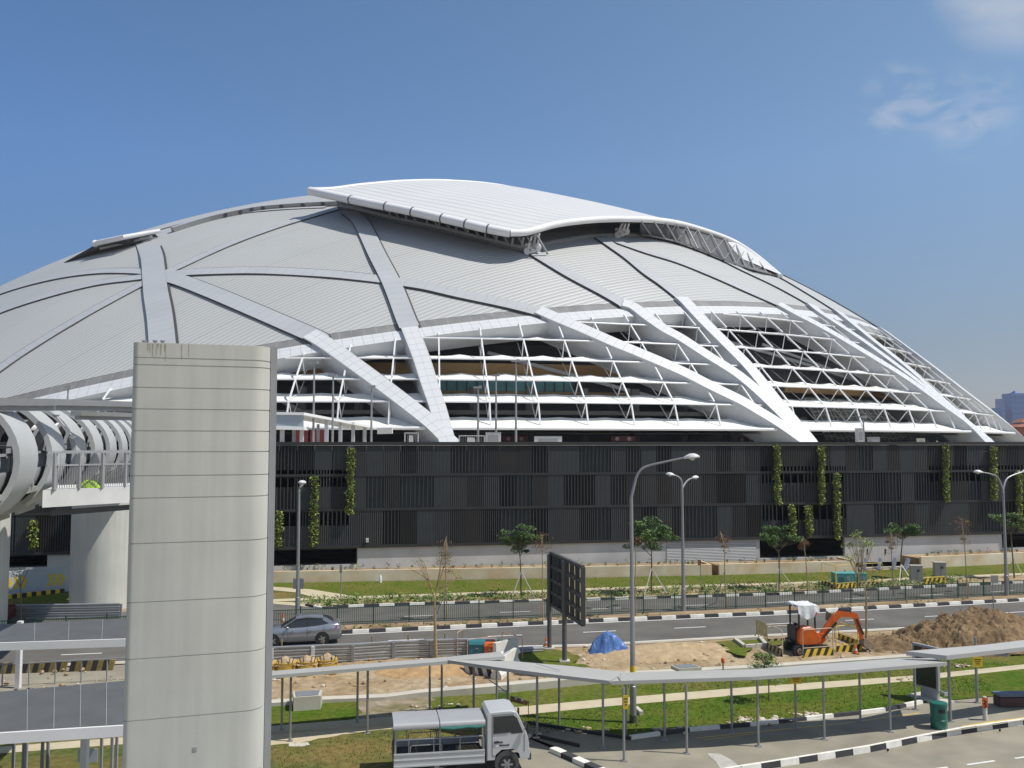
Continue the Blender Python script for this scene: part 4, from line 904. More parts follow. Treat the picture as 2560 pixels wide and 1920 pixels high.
# side platform with balustrade between bridge and pier
zt = dep(107, 1226, 26.4).z
P0, P1 = dep(107, 1226, 26.4), dep(318, 1214, 28.8)
o = [V((P0.x, P0.y, 0)), V((P1.x+.6, P1.y+.5, 0)), V((P1.x+.0, P1.y+3.2, 0)), V((P0.x-1.2, P0.y+3.2, 0))]
mb = MB(mat('platform_slab', (.6, .61, .6), .8, var=.12, vs=1.2)); mb.prism(o, zt-.5, zt); mb.build('platform_slab', br, True)
mb = MB(M['greysteel']); f0, f1 = o[0]+V((.06, .06, zt)), o[1]+V((0, .06, zt))
for h, w_ in ((1.1, .07), (.72, .05)): mb.bar(f0+V((0, 0, h)), f1+V((0, 0, h)), w_, w_)
for k in range(5): p = f0.lerp(f1, .07+k*.215); mb.bar(p, p+V((0, 0, 1.08)), .16 if k % 2 == 0 else .09, .07)
for k in range(44): p = f0.lerp(f1, .05+k*.021); mb.bar(p+V((0, .02, .05)), p+V((0, .02, .7)), .018, .018)
mb.build('balustrade', br, True); mb = MB(M['greysteel']); g0, g1 = o[3]+V((.2, -.1, zt)), o[2]+V((0, -.1, zt)); mb.bar(g0+V((0, 0, 1.1)), g1+V((0, 0, 1.1)), .06, .06); mb.bar(g0.lerp(g1, .6)+V((0, 0, .0)), g0.lerp(g1, .6)+V((0, 0, 1.1)), .08, .08)
mb.build('rear_railing', br, True)
mb = MB(M['dkgrey']); mb.bar(V((P0.x, P0.y+.5, zt-.7)), V((P1.x+.6, P1.y+1.0, zt-.66)), .12, .16); mb.build('platform_beam', br, True)
p = V(P0).lerp(P1, .46); t = MB(mat('lime_cloth', (.38, .62, .02), .7, var=.15, vs=8)); secs = []
for j in range(9):
    x = -.36+.09*j; h = (.06, .13, .2, .24, .26, .24, .25, .16, .07)[j]; secs.append([(x, -.1-.1*h, 0), (x, .12, 0), (x+.01, .08, h*.8), (x, 0, h), (x-.01, -.08, h*.7)])
t.loft(secs); o_ = t.build('bag', smooth=True, ang=70, label='bright lime green bag lying on the footbridge side platform', category='bag'); place(o_, (p.x, p.y+.4, zt+.002))
# person on the footbridge deck: one skinned body
def person(name, label, loc, rz, joints, edges, radii, m_skin, m_cloth, split):
    me = bpy.data.meshes.new(name); me.from_pydata(joints, edges, []); me.update(); o = bpy.data.objects.new(name, me); COL.objects.link(o)
    sk = o.modifiers.new('skin', 'SKIN'); sk.use_smooth_shade = True
    for v_, r in zip(me.skin_vertices[0].data, radii): v_.radius = (r, r)
    me.skin_vertices[0].data[0].use_root = True
    sb = o.modifiers.new('sub', 'SUBSURF'); sb.levels = 1; sb.render_levels = 1
    dg = bpy.context.evaluated_depsgraph_get(); m2 = bpy.data.meshes.new_from_object(o.evaluated_get(dg)); o.modifiers.clear(); o.data = m2
    for m in (m_cloth[0], m_cloth[1], m_skin, m_cloth[2]): m2.materials.append(m)
    for f in m2.polygons: f.material_index = split(f.center)
    o.location = loc; o.rotation_euler = (0, 0, rz); o['label'] = label; o['category'] = 'person'; return o
J = [(0, 0, .95), (0, 0, 1.12), (0, .01, 1.32), (0, .0, 1.44), (0, -.01, 1.5), (0, -.02, 1.6), (0, -.02, 1.7), (-.1, 0, .9), (-.11, -.02, .5), (-.11, .03, .08), (-.11, -.1, .04), (.1, 0, .9), (.11, -.02, .5), (.11, .03, .08), (.11, -.1, .04),
     (-.19, 0, 1.4), (-.25, -.02, 1.13), (-.16, -.22, 1.06), (-.12, -.3, 1.06), (.19, 0, 1.4), (.25, -.02, 1.13), (.16, -.22, 1.06), (.12, -.3, 1.06)]
Ed = [(0, 1), (1, 2), (2, 3), (3, 4), (4, 5), (5, 6), (0, 7), (7, 8), (8, 9), (9, 10), (0, 11), (11, 12), (12, 13), (13, 14), (3, 15), (15, 16), (16, 17), (17, 18), (3, 19), (19, 20), (20, 21), (21, 22)]
Rr = [.13, .12, .14, .08, .055, .09, .075, .085, .065, .045, .035, .085, .065, .045, .035, .06, .045, .035, .035, .06, .045, .035, .035]
ps = dep(127, 1140, 31.6)
hz = A_.z+DKZ+.02+(.0)
person('person', 'person in a grey shirt standing inside the tubular footbridge behind its ribs', (ps.x, ps.y, hz), .6, J, Ed, Rr, mat('skin', (.25, .13, .08), .6), (mat('grey_shirt', (.2, .2, .21), .9), mat('dark_trousers', (.03, .03, .04), .9), mat('black_hair', (.012, .011, .01), .7)),
       lambda c: 3 if c.z > 1.66 or (c.z > 1.56 and c.y > .02) else 2 if (c.z > 1.46 or c.y < -.2) and not c.z < .2 else 1 if c.z < .93 else 0)
# bridge columns
for x0, x1, yb, lab in ((150, 302, 1524, 'thick round concrete column carrying the far end of the footbridge'), (-170, -24, 1600, 'concrete column at the left picture edge below the footbridge')):
    dd = 24300/(yb-1105); c = dep((x0+x1)/2, 1300, dd); r = (x1-x0)/2/FPX*dd
    mb = MB(m_pier); mb.lathe([(r, -.15), (r, 8.5)], (0, 0, 0), 28); o_ = mb.build('bridge_column', smooth=True, ang=40, label=lab, category='column'); place(o_, (c.x, c.y+r, 0))
# landing canopy on the promenade where the bridge arrives
DL_ = 80.0
can = thing('landing_canopy', 'flat roofed white walkway canopy on posts along the promenade edge at the bridge landing', 'canopy', (dep(850, 1105, DL_).x, DL_, ZT-.12))
def cpt(px, py, dd=DL_): return dep(px, py, dd)
mb = MB(M['white']); pts = [cpt(560, 1028, 75), cpt(760, 1031, 76), cpt(940, 1066, 84)]
for a_, b_ in zip(pts, pts[1:]): n2 = V((-(b_-a_).y, (b_-a_).x, 0)).normalized()*3.2; mb.add([a_, b_, b_+n2, a_+n2]+[q-V((0, 0, .22)) for q in (a_, b_, b_+n2, a_+n2)], [(0, 1, 2, 3), (7, 6, 5, 4), (0, 4, 5, 1), (1, 5, 6, 2), (2, 6, 7, 3), (3, 7, 4, 0)])
mb.build('roof', can, True)
mb = MB(add_lines(mat('blue_grey_louvre', (.36, .43, .5), .5, var=.05), ('m', (0, 0, 1)), .1, .03, .6)); a_, b_ = cpt(640, 1066, 75.5), cpt(758, 1068, 76.2); mb.extr([a_, b_, b_+V((0, 0, .98)), a_+V((0, 0, .98))], (0, .2, 0)); mb.build('louvre_panel', can, True)
mb = MB(M['white']); mb.extr([cpt(640, 1072, 75.4), cpt(760, 1075, 76.1), cpt(760, 1067, 76.1), cpt(640, 1063, 75.4)], (0, 1.8, 0)); mb.build('lower_slab', can, True)
for px, wd, y0, dd in ((703, 10, 1067, 76.3), (752, 9, 1072, 77), (814, 9, 1046, 78.5), (849, 8, 1052, 80), (881, 8, 1058, 82), (910, 8, 1063, 83.5), (732, 7, 1072, 79), (793, 6, 1060, 81)):
    p = cpt(px, 1112, dd); q = cpt(px, y0, dd); mb = MB(m_web); mb.box((p.x, p.y+.3, (ZT-.2+q.z)/2), (wd/FPX*dd, .25, q.z-ZT+.2)); mb.build('post', can, True)
mb = MB(M['offwhite']); a_, b_ = cpt(943, 1085, 83), cpt(980, 1084, 83); mb.extr([a_, b_, b_+V((0, 0, .55)), a_+V((0, 0, .55))], (0, .6, 0)); mb.build('equipment_box', can, True)
# ------------------------------------------------------------------ covered walkways
m_wroof = mat('walkway_roof_sheet', (.41, .41, .39), .6, 0, var=.06, vs=.7)
def slab(mb, pts, th):
    n = len(pts); mb.add([V(p) for p in pts]+[V(p)-V((0, 0, th)) for p in pts], [tuple(range(n)), tuple(reversed(range(n, 2*n)))]+[(k, n+k, n+(k+1) % n, (k+1) % n) for k in range(n)])
def walkway(label, roof_px, zr, feet, th=.12, pr=.045, depth=None, joints=(), group='covered walkways'):
    c = at(*feet[len(feet)//2]); t = thing('covered_walkway', label, 'walkway', (c.x, c.y, 0), 0, group)
    pts = []
    for px, py, dz in roof_px:
        if dz > -.5: pts.append(at(px, py, zr+dz))
        else:                                      # far, lower edge: -dz metres behind the near edge at that column
            n0 = min((q for q in roof_px if q[2] > -.5), key=lambda q: abs(q[0]-px)); pts.append(dep(px, py, at(n0[0], n0[1], zr).y-dz))
    mb = MB(m_wroof); slab(mb, pts, th); mb.build('roof', t, True)
    mb = MB(M['greysteel'])
    if joints:
        for (a, b) in joints: p, q = at(a[0], a[1], zr+.012), at(b[0], b[1], zr+.012); mb.bar(p, q, .04, .012)
        mb.build('roof_joint', t, True)
    for f in feet:
        p = at(*f[:2]); zz = zr-.03; nl = [pts[k] for k in range(len(pts)) if roof_px[k][2] > -.5]; fl_ = [pts[k] for k in range(len(pts)) if roof_px[k][2] <= -.5]
        if fl_:
            dn_ = min((p-V((q.x, q.y, 0))).length for a_, b_ in zip(nl, nl[1:]) for q in [a_.lerp(b_, i/30) for i in range(31)]); qf, df_ = min(((q, (p-V((q.x, q.y, 0))).length) for a_, b_ in zip(fl_, fl_[1:]) for q in [a_.lerp(b_, i/30) for i in range(31)]), key=lambda e: e[1]); t_ = dn_/(dn_+df_); zz = zr+(qf.z-zr)*t_-th-.01
        if len(f) > 2: zz = zr-.06
        mb = MB(M['steel']); mb.lathe([(pr, -.02), (pr, zz)], (p.x, p.y, 0), 10); mb.box((p.x, p.y, .015), (.2, .2, .03)); mb.build('post', t, True, True)
    return t
walkway('straight covered walkway with slim posts crossing the bare ground right of the pier', [(560, 1698, 0), (659, 1690, 0), (1077, 1656, 0), (1123, 1652, 0), (1262, 1641, 0), (1250, 1629, -2.0), (1077, 1646, -2.0), (659, 1679, -2.0), (560, 1687, -2.0)], 2.5,
        [(725, 1853), (918, 1834), (704, 1825), (893, 1807), (1074, 1780), (1104, 1779), (600, 1862), (586, 1836)])
walkway('short diagonal covered walkway running down to the corner behind the lorry cab', [(1119, 1650, .03), (1250, 1669, .03), (1400, 1688, .03), (1524, 1702, .03), (1562, 1680, -1.9), (1425, 1665, -2.4), (1290, 1654, -2.4), (1190, 1645, -2.2)], 2.5,
        [(1343, 1844), (1508, 1871), (1398, 1816), (1184, 1800), (1242, 1778), (1270, 1790)], joints=(((1340, 1659), (1400, 1676)),))
walkway('long covered walkway with slim posts along the pavement towards the bus shelter', [(1527, 1703, 0), (1880, 1692, 0), (2130, 1675, 0), (2368, 1656, 0), (2330, 1645, -2.4), (2246, 1646, -2.4), (1880, 1673, -2.4), (1565, 1681, -2.4)], 2.52,
        [(1560, 1903, 1), (1717, 1884), (1896, 1866), (2061, 1849), (2226, 1830), (1565, 1842), (1662, 1852), (1830, 1834), (1990, 1820), (2151, 1804), (2289, 1774)], joints=(((1551, 1682), (1551, 1701)),))
t = walkway('flat roofed bus shelter canopy beside the dark advertising panel', [(2265, 1628, 0), (2366, 1639, 0), (2540, 1620, 0), (2720, 1600, 0), (2640, 1590, 0), (2461, 1612, 0)], 2.72, [(2376, 1804), (2443, 1757), (2640, 1770)], th=.16, pr=.06)
mb = MB(M['greysteel'])
for (a, b) in (((2452, 1630), (2520, 1639)), ((2516, 1638), (2522, 1620))): mb.bar(at(*a, 2.45), at(*b, 2.45), .08, .1)
mb.build('roof_beam', t, True)
# walkways on the left of the pier
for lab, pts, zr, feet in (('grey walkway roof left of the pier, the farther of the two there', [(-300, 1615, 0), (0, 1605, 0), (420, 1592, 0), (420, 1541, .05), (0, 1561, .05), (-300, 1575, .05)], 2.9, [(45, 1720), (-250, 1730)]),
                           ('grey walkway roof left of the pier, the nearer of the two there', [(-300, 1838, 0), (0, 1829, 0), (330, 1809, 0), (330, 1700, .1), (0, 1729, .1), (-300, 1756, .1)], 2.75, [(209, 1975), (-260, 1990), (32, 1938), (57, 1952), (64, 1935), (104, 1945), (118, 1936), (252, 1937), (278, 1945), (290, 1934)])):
    c = at(*feet[0]); t = thing('covered_walkway', lab, 'walkway', (c.x, c.y, 0), 0, 'covered walkways'); mb = MB(mat('walkway_metal_roof', (.115, .122, .128), .5, .1, var=.12, vs=1.5)); P_ = [at(x, y, zr+dz+.12) for x, y, dz in pts]; slab(mb, P_, .1); mb.build('roof', t, True)  # roof colour darkened to stand in for a shadow nothing here casts
    mb = MB(M['white']); mb.bar(P_[0]+V((0, -.06, -.16)), P_[1]+V((0, -.06, -.16)), .1, .3); mb.bar(P_[1]+V((0, -.06, -.16)), P_[2]+V((0, -.06, -.16)), .1, .3); mb.build('fascia_gutter', t, True)
    mb = MB(M['greysteel'])
    for f in (.2, .4, .6, .8): a, b = P_[1].lerp(P_[2], f), P_[4].lerp(P_[3], f); mb.bar(a+V((0, 0, .008)), b+V((0, 0, .008)), .02, .012)
    mb.build('roof_joint', t, True)
    for k, f in enumerate(feet):
        p = at(*f); mb = MB(M['white'] if k < 2 else M['greysteel']); wd = .2 if k < 2 else .08; mb.box((p.x, p.y, zr/2), (wd, wd, zr)); mb.build('post', t, True)
# notices tied to the walkway posts
m_ink = mat('notice_ink', (.12, .09, .02), .7)
for px, y0, y1, wd, foot, lab in ((1564, 1738, 1772, 13, (1560, 1903), 'small upright yellow notice tied to the corner post behind the big street lamp'), (1990, 1690, 1709, 28, (1990, 1820), 'yellow notice under the long walkway roof near the leafy sapling'), (2443, 1642, 1667, 24, (2443, 1757), 'yellow notice on the bus shelter post')):
    p = at(*foot); dd = p.y-.1; z1 = dep(px, y0, dd).z; z0 = dep(px, y1, dd).z; w_ = wd/FPX*dd; x = dep(px, y0, dd).x
    mb = MB(M['yellow']); mb.box((0, 0, 0), (w_, .02, z1-z0)); o = mb.build('notice', label=lab, category='sign', group='yellow notices on the walkway'); place(o, (x, dd-.02, (z0+z1)/2))
    mb = MB(m_ink)
    for k in range(3): mb.box((0, -.012, (z1-z0)*(.25-.22*k)), (w_*(.7-.15*k), .006, (z1-z0)*.09))
    mb.build('notice_lettering', o)
# advertising totem, bin, bollard, bench
a, b = at(2284, 1742), at(2347, 1760); zt = dep(2286, 1606, a.y).z
t = thing('advertising_panel', 'tall black double sided advertising panel with a grey steel edge beside the bus shelter', 'advertising panel', ((a.x+b.x)/2, (a.y+b.y)/2, 0))
d_ = (b-a).normalized(); n_ = V((-d_.y, d_.x, 0)); mb = MB(M['greysteel'])
mb.prism([a, b, b+n_*.14, a+n_*.14], .5, zt); mb.prism([a+d_*.35, b-d_*.05, b-d_*.05+n_*.14, a+d_*.35+n_*.14], -.02, .5); mb.build('frame', t, True)
mb = MB(mat('poster_dark', (.02, .021, .024), .25, var=.4, vs=3)); q = [a+d_*.09-n_*.006, b-d_*.09-n_*.006]; mb.add([q[0]+V((0, 0, .58)), q[1]+V((0, 0, .58)), q[1]+V((0, 0, zt-.1)), q[0]+V((0, 0, zt-.1))], [(0, 1, 2, 3)]); mb.build('poster', t, True)
mb = MB(mat('poster_orange_red', (.45, .1, .05), .5, var=.3, vs=4)); m0 = a.lerp(b, .5)-n_*.01; mb.add([m0+d_*x+V((0, 0, z)) for x, z in ((-.2, 1.75), (.25, 1.7), (.28, 2.1), (-.12, 2.2))], [(0, 1, 2, 3)]); mb.build('poster_motif', t, True)
mb = MB(M['conc']); mb.prism([a-d_*.1-n_*.25, b+d_*.3-n_*.25, b+d_*.3+n_*.6, a-d_*.1+n_*.6], -.05, .12); mb.build('plinth', t, True)
p = at(2354, 1824); t = thing('litter_bin', 'round dark green litter bin standing on the bus stop kerb', 'litter bin', (p.x, p.y+.2, 0)); mg = mat('bin_green', (.012, .13, .095), .35, var=.08)
mb = MB(mg); mb.lathe([(.285, 0), (.3, .02), (.3, .3), (.31, .31), (.31, .34), (.3, .35), (.3, .82)], n=26); mb.build('body', t, smooth=True, ang=40)
mb = MB(mg); mb.lathe([(.315, .82), (.32, .85), (.31, .95), (.1, .985)], n=26); mb.build('lid', t, smooth=True, ang=40)
mb = MB(M['black']); q = [V((math.sin(k)*.306, -math.cos(k)*.306, 0)) for k in [-.45+.1*i for i in range(10)]]; mb.add([v+V((0, 0, .62)) for v in q]+[v+V((0, 0, .76)) for v in q], [(i, i+1, i+11, i+10) for i in range(9)]); mb.build('slot', t)
p = at(2463, 1800); t = thing('bollard', 'short white bollard with an orange and black chevron plate at the bus stop kerb', 'bollard', (p.x, p.y, 0))
mb = MB(M['offwhite']); mb.lathe([(.085, 0), (.085, .86), (.06, .9)], n=14); mb.build('post', t, smooth=True, ang=40)
mb = MB(M['orange']); mb.box((-.04, -.1, .68), (.22, .02, .4)); mb.build('plate', t); mb = MB(M['black'])
for dz in (.54, .68): mb.add([(-.13, -.113, dz+.12), (-.06, -.113, dz+.12), (.04, -.113, dz+.04), (-.06, -.113, dz-.05), (-.13, -.113, dz-.05), (-.03, -.113, dz+.04)], [(0, 5, 2, 1), (5, 4, 3, 2)])
mb.build('chevron', t)
p = at(2515, 1770); t = thing('bench', 'low dark red and blue bench at the right edge of the bus stop', 'bench', (p.x, p.y, 0), .05)
mb = MB(mat('bench_red', (.09, .045, .042), .8)); mb.box((1.1, .3, .2), (2.6, .5, .36)); mb.build('base', t); mb = MB(mat('bench_blue', (.11, .13, .18), .5)); mb.box((1.05, .28, .48), (2.6, .62, .08)); mb.build('seat', t)
# ------------------------------------------------------------------ street lamps
def lamphead(mb, p, d, sc_=1.0):
    d = V(d).normalized(); x = d.cross(V((0, 0, 1))).normalized(); secs = []
    for s, r, h in ((-.05, .05, .04), (.06, .14, .1), (.22, .21, .17), (.42, .22, .17), (.58, .15, .1), (.66, .04, .03)):
        c = p+d*(s*sc_); secs.append([c+x*(r*sc_*math.cos(t))+V((0, 0, (h if math.sin(t) > 0 else .05)*sc_*math.sin(t))) for t in [2*math.pi*k/12 for k in range(12)]])
    mb.loft(secs); return p+d*.33*sc_
m_lamp = mat('lamp_head_white', (.66, .67, .68), .3, var=.03); m_lens = mat('lamp_lens', (.5, .5, .47), .2, var=.05)
def lamp(label, base_px, arms, r0, fork_y, group=None, band=False, headscale=1.0):
    b = at(*base_px); t = thing('street_lamp', label, 'street lamp', (b.x, b.y, 0), 0, group); zf = dep(base_px[0], fork_y, b.y).z; sx = dep(base_px[0]-2, fork_y, b.y).x
    mb = MB(M['steel']); mb.tube([b+V((0, 0, -.02)), V((b.x, b.y, 1.4)), V((b.x, b.y, 1.42)), V((sx*.0+b.x, b.y, zf))], [r0*1.25, r0*1.2, r0, r0*.6], 14); mb.build('pole', t, True, True)
    if band:
        mb = MB(M['yellow']); z0 = dep(base_px[0], 1684, b.y).z; mb.lathe([(r0*1.03, z0), (r0*1.03, z0+.3)], (b.x, b.y, 0), 14); mb.build('yellow_band', t, True, True)
        mb = MB(M['dkgrey']); mb.lathe([(r0*1.36, 0), (r0*1.36, .32)], (b.x, b.y, 0), 14); mb.build('base_collar', t, True, True)
    top = V((b.x, b.y, zf))
    for pts in arms:
        q = [dep(x, y, b.y+dy) for x, y, dy in pts]; P_ = smoothline([top-V((0, 0, .3)), top]+q, 6); mb = MB(M['steel']); n = len(P_); mb.tube(P_, [r0*(.6-.25*k/n) for k in range(n)], 10); arm = mb.build('arm', t, True, True)
        mb = MB(m_lamp); d = (q[-1]-q[-2]); d.z *= .3; c = lamphead(mb, q[-1], d, headscale); h = mb.build('lamp_head', t, True, True, 50)
        mb = MB(m_lens); mb.ball(c-V((0, 0, .03*headscale)), .15*headscale, 12, 6, (1, 1, .8)); mb.build('lens', h, True, True)
    return t
lamp('tall single arm street lamp with a yellow band on its grey pole', (1583, 1808), [[(1585, 1215, 0), (1592, 1190, 0), (1604, 1173, 0), (1622, 1164, 0), (1660, 1155, -.1), (1712, 1144, -.2)]], .105, 1245, band=True, headscale=.86)
G2 = 'double armed street lamps along the road'
lamp('double armed street lamp on the median just right of the tall single arm lamp', (1709, 1527), [[(1704, 1203, 0), (1697, 1193, 0), (1686, 1188, 0)], [(1713, 1208, .3), (1722, 1199, .5), (1732, 1195, .8)]], .12, 1222, G2, headscale=.85)
lamp('double armed street lamp at the right edge with its arms spread across the climbing plants', (2517, 1489), [[(2495, 1195, 0), (2480, 1186, 0), (2456, 1181, 0)], [(2515, 1200, .3), (2530, 1189, .5), (2556, 1180, .8)]], .12, 1225, G2, headscale=.95)
lamp('street lamp seen edge on behind the silver car beside the left climbing plants', (743, 1552), [[(752, 1210, -.5), (753, 1207, -1.0)], [(756, 1212, .6), (757, 1208, 1.2)]], .11, 1222, G2, headscale=.9)
# slim lamp posts on the promenade
for px, y0, dd, lab in ((783, 907, 78, 'slim grey lamp post on the promenade, leftmost of the row by the landing canopy'), (831, 940, 79, 'slim lamp post on the promenade near the landing canopy, second from the left'), (928, 968, 81, 'slim lamp post in front of the left leaning stadium strut'), (1195, 969, 82, 'shortest slim lamp post before the big louvred opening'), (1240, 939, 82.5, 'slim lamp post between two others before the big louvred opening'),
                     (1290, 903, 83, 'tallest slim lamp post before the big louvred opening'), (2160, 1043, 88, 'slim lamp post beside the white cabinet below the right canopies'), (166, 968, 84, 'slim lamp post with a flat head rising behind the footbridge roof')):
    p = dep(px, 1105, dd); zt = dep(px, y0, dd).z; t = thing('lamp_post', lab, 'lamp post', (p.x, p.y, ZT-.12), 0, 'slim lamp posts on the promenade'); mb = MB(M['steel']); h = zt-ZT+.12
    mb.tube([(0, 0, 0), (0, 0, h)], [.11, .07], 8); mb.build('pole', t, smooth=True); mb = MB(M['greysteel']); mb.box((-.05, 0, h+.02), (.75, .3, .16)); mb.box((.2, 0, h+.12), (.25, .2, .12)); mb.build('lamp_head', t)
# cabinets and barriers along the parapet
def crate(name, label, cat, px0, px1, y0, dd, depth=.5, m=None, rails=False):
    p, q = dep(px0, 1105, dd), dep(px1, 1105, dd+.2*(px1-px0)/FPX*dd); h = dep(px0, y0, dd).z-(ZT-.12); m = m or M['offwhite']; t = thing(name, label, cat, ((p.x+q.x)/2, p.y, ZT-.12)); w_ = q.x-p.x; mb = MB(m)
    if rails:
        for z in (.05, h-.05): mb.bar((-w_/2, 0, z), (w_/2, 0, z), .08, .08)
        for x in (-w_/2, w_/2): mb.bar((x, 0, 0), (x, 0, h), .08, .08)
        mb.build('frame', t); mb = MB(M['steel'])
        for k in range(int(w_/.16)): x = -w_/2+.08+k*.16; mb.bar((x, 0, .05), (x, 0, h-.05), .03, .03)
        mb.build('bars', t); mb = MB(M['offwhite']); mb.extr([(-w_*.2, -.08, h*.2), (w_*.15, -.08, h*.2), (w_*.1, -.08, h*.75), (-w_*.18, -.08, h*.8)], (0, .03, 0)); mb.build('notice', t)
    else:
        mb.box((0, depth/2, h/2), (w_, depth, h)); mb.build('body', t); mb = MB(M['greysteel']); mb.box((0, -.01, h*.55), (w_*.7, .03, h*.5)); mb.box((0, depth/2, h+.03), (w_+.06, depth+.06, .06)); mb.build('panel', t)
crate('barrier', 'white railed crowd barrier on the promenade left of the strut foot', 'barrier', 1012, 1046, 1081, 77, rails=True)
crate('barrier', 'white railed crowd barrier on the promenade right of the strut foot', 'barrier', 1148, 1212, 1088, 80, rails=True)
crate('cabinet', 'white meshed cabinet on the promenade behind the second slim lamp post', 'cabinet', 1214, 1252, 1082, 81)
crate('cabinet', 'low pale cabinet on the promenade right of the tallest slim lamp post', 'cabinet', 1336, 1404, 1092, 82)
crate('cabinet', 'tall white cabinet on the promenade below the right canopies', 'cabinet', 2146, 2158, 1072, 87, .8)
crate('cabinet', 'low grey cabinet right of the slim lamp post below the right canopies', 'cabinet', 2176, 2198, 1094, 88, .8, M['steel'])
crate('cabinet', 'small cream box light on the parapet right of the low grey cabinet', 'cabinet', 2297, 2311, 1097, 90, .5, mat('cream_paint', (.6, .55, .4), .6))
# ------------------------------------------------------------------ billboard seen from behind
t = thing('billboard', 'roadside billboard seen from behind on two grey posts', 'billboard', (2.2, 45.7, 0)); p1, p2 = V((1.93, 47.1, 0)), V((2.55, 44.4, 0)); d_ = (p2-p1).normalized(); n_ = V((d_.y, -d_.x, 0))
if n_.x < 0: n_ = -n_
for p in (p1, p2): mb = MB(mat('billboard_post_grey', (.1, .105, .11), .5, var=.1)); mb.lathe([(.12, 0), (.12, 5.0)], p, 12); o_ = mb.build('post', t, True, True); mb = MB(M['conc']); mb.box((p.x, p.y, .1), (.5, .5, .3)); mb.build('footing', o_, True)
z0, z1 = 2.45, 5.05; E0, E1 = p1-d_*.1, p1+d_*5.4; nb = -n_
bsm = mat('billboard_sheet', (.42, .36, .25), .6, var=.1); bn, bl, bb = nodes(bsm); trn = bn.new('ShaderNodeBsdfTranslucent'); trn.inputs['Color'].default_value = (.75, .65, .42, 1); mxs = bn.new('ShaderNodeMixShader'); mxs.inputs[0].default_value = .3
bl.new(bb.outputs[0], mxs.inputs[1]); bl.new(trn.outputs[0], mxs.inputs[2]); bl.new(mxs.outputs[0], bn['Material Output'].inputs['Surface'])
mb = MB(bsm); q0 = V((n_.x, n_.y, 0))*.26
mb.add([E0+q0+V((0, 0, z0)), E1+q0+V((0, 0, z0)), E1+q0+V((0, 0, z1)), E0+q0+V((0, 0, z1))], [(0, 1, 2, 3)]); mb.build('sheet', t, True)
mb = MB(M['dkgrey'])
for z in (z0, z0+.62, z0+1.27, z0+1.95, z1): mb.bar(E0+q0*.5+V((0, 0, z)), E1+q0*.5+V((0, 0, z)), .18, .16)
for k, f in enumerate((0, .12, .25, .4, .52, .68, .84, 1)): p = E0.lerp(E1, f)+q0*.5; mb.bar(p+V((0, 0, z0)), p+V((0, 0, z1)), .3 if k in (1, 4) else .2, .2)
for f, g in ((.0, .38), (.6, .66)): a, b = E0.lerp(E1, f)+q0*.8, E0.lerp(E1, g)+q0*.8; mb.add([a+V((0, 0, z0)), b+V((0, 0, z0)), b+V((0, 0, z1)), a+V((0, 0, z1))], [(0, 1, 2, 3)])
mb.build('back_frame', t, True)
# signs on poles
def sign(label, foot, y_top, plate, m=None, r=.035, cat='sign'):
    p = at(*foot); zt = dep(foot[0], y_top, p.y).z; t = thing('road_sign', label, cat, (p.x, p.y, 0), 0); mb = MB(M['steel']); mb.lathe([(r, 0), (r, zt)], n=8); mb.build('pole', t, smooth=True)
    x0, y0, x1, y1 = plate; a = dep(x0, y1, p.y); b = dep(x1, y0, p.y); mb = MB(m or M['steel']); mb.box(((a.x+b.x)/2-p.x, -.06, (a.z+b.z)/2), (b.x-a.x, .02, b.z-a.z)); mb.build('plate', t)
sign('back of a square grey road sign fixed beside the left street lamp pole', (749, 1536), 1444, (733, 1446, 760, 1472))
sign('thin grey pole with a small plate where the path meets the lawn', (852, 1506), 1412, (849, 1412, 856, 1432))
sign('small brown tilted sign on a thin pole in front of the planter gap', (1752, 1466), 1400, (1744, 1399, 1752, 1413), mat('sign_brown', (.25, .12, .08), .7))
sign('back of a grey road sign on a thin pole behind the earth mound', (2484, 1531), 1440, (2476, 1438, 2494, 1458))
p = at(951, 1457); mb = MB(M['white']); mb.lathe([(.09, 0), (.09, .5), (.05, .56)], n=10); place(mb.build('marker_post', smooth=True, ang=40, label='short white marker post standing on the lawn below the planter', category='marker post'), p)
# ------------------------------------------------------------------ green railing fence on the median
fl = ext([at(x, y, 0) for x, y in [(666, 1570), (903, 1560), (1340, 1544), (1737, 1526), (1899, 1519), (2544, 1487)]], 32, 14); D_ = perp_along(fl)
m_gf = mat('fence_dark_green', (.02, .075, .045), .5, var=.1)
t = thing('railing_fence', 'long low dark green railing fence along the median of the road', 'fence', (fl[2].x, fl[2].y, 0))
s = 0.0; pitch = 2.12
while s < D_[-1]-pitch:
    a, _ = point_on(fl, s, D_); b, _ = point_on(fl, s+pitch, D_); mb = MB(m_gf); mb.bar(a+V((0, 0, .0)), a+V((0, 0, 1.13)), .07, .07); mb.ball(a+V((0, 0, 1.15)), .045, 6, 4); mb.build('fence_post', t, True)
    mb = MB(m_gf)
    for z in (.14, .98): mb.bar(a+V((0, 0, z)), b+V((0, 0, z)), .035, .04)
    for k in range(1, 17): p = a.lerp(b, k/17); mb.bar(p+V((0, 0, .08)), p+V((0, 0, 1.02)), .022, .022)
    mb.build('railing_panel', t, True); s += pitch
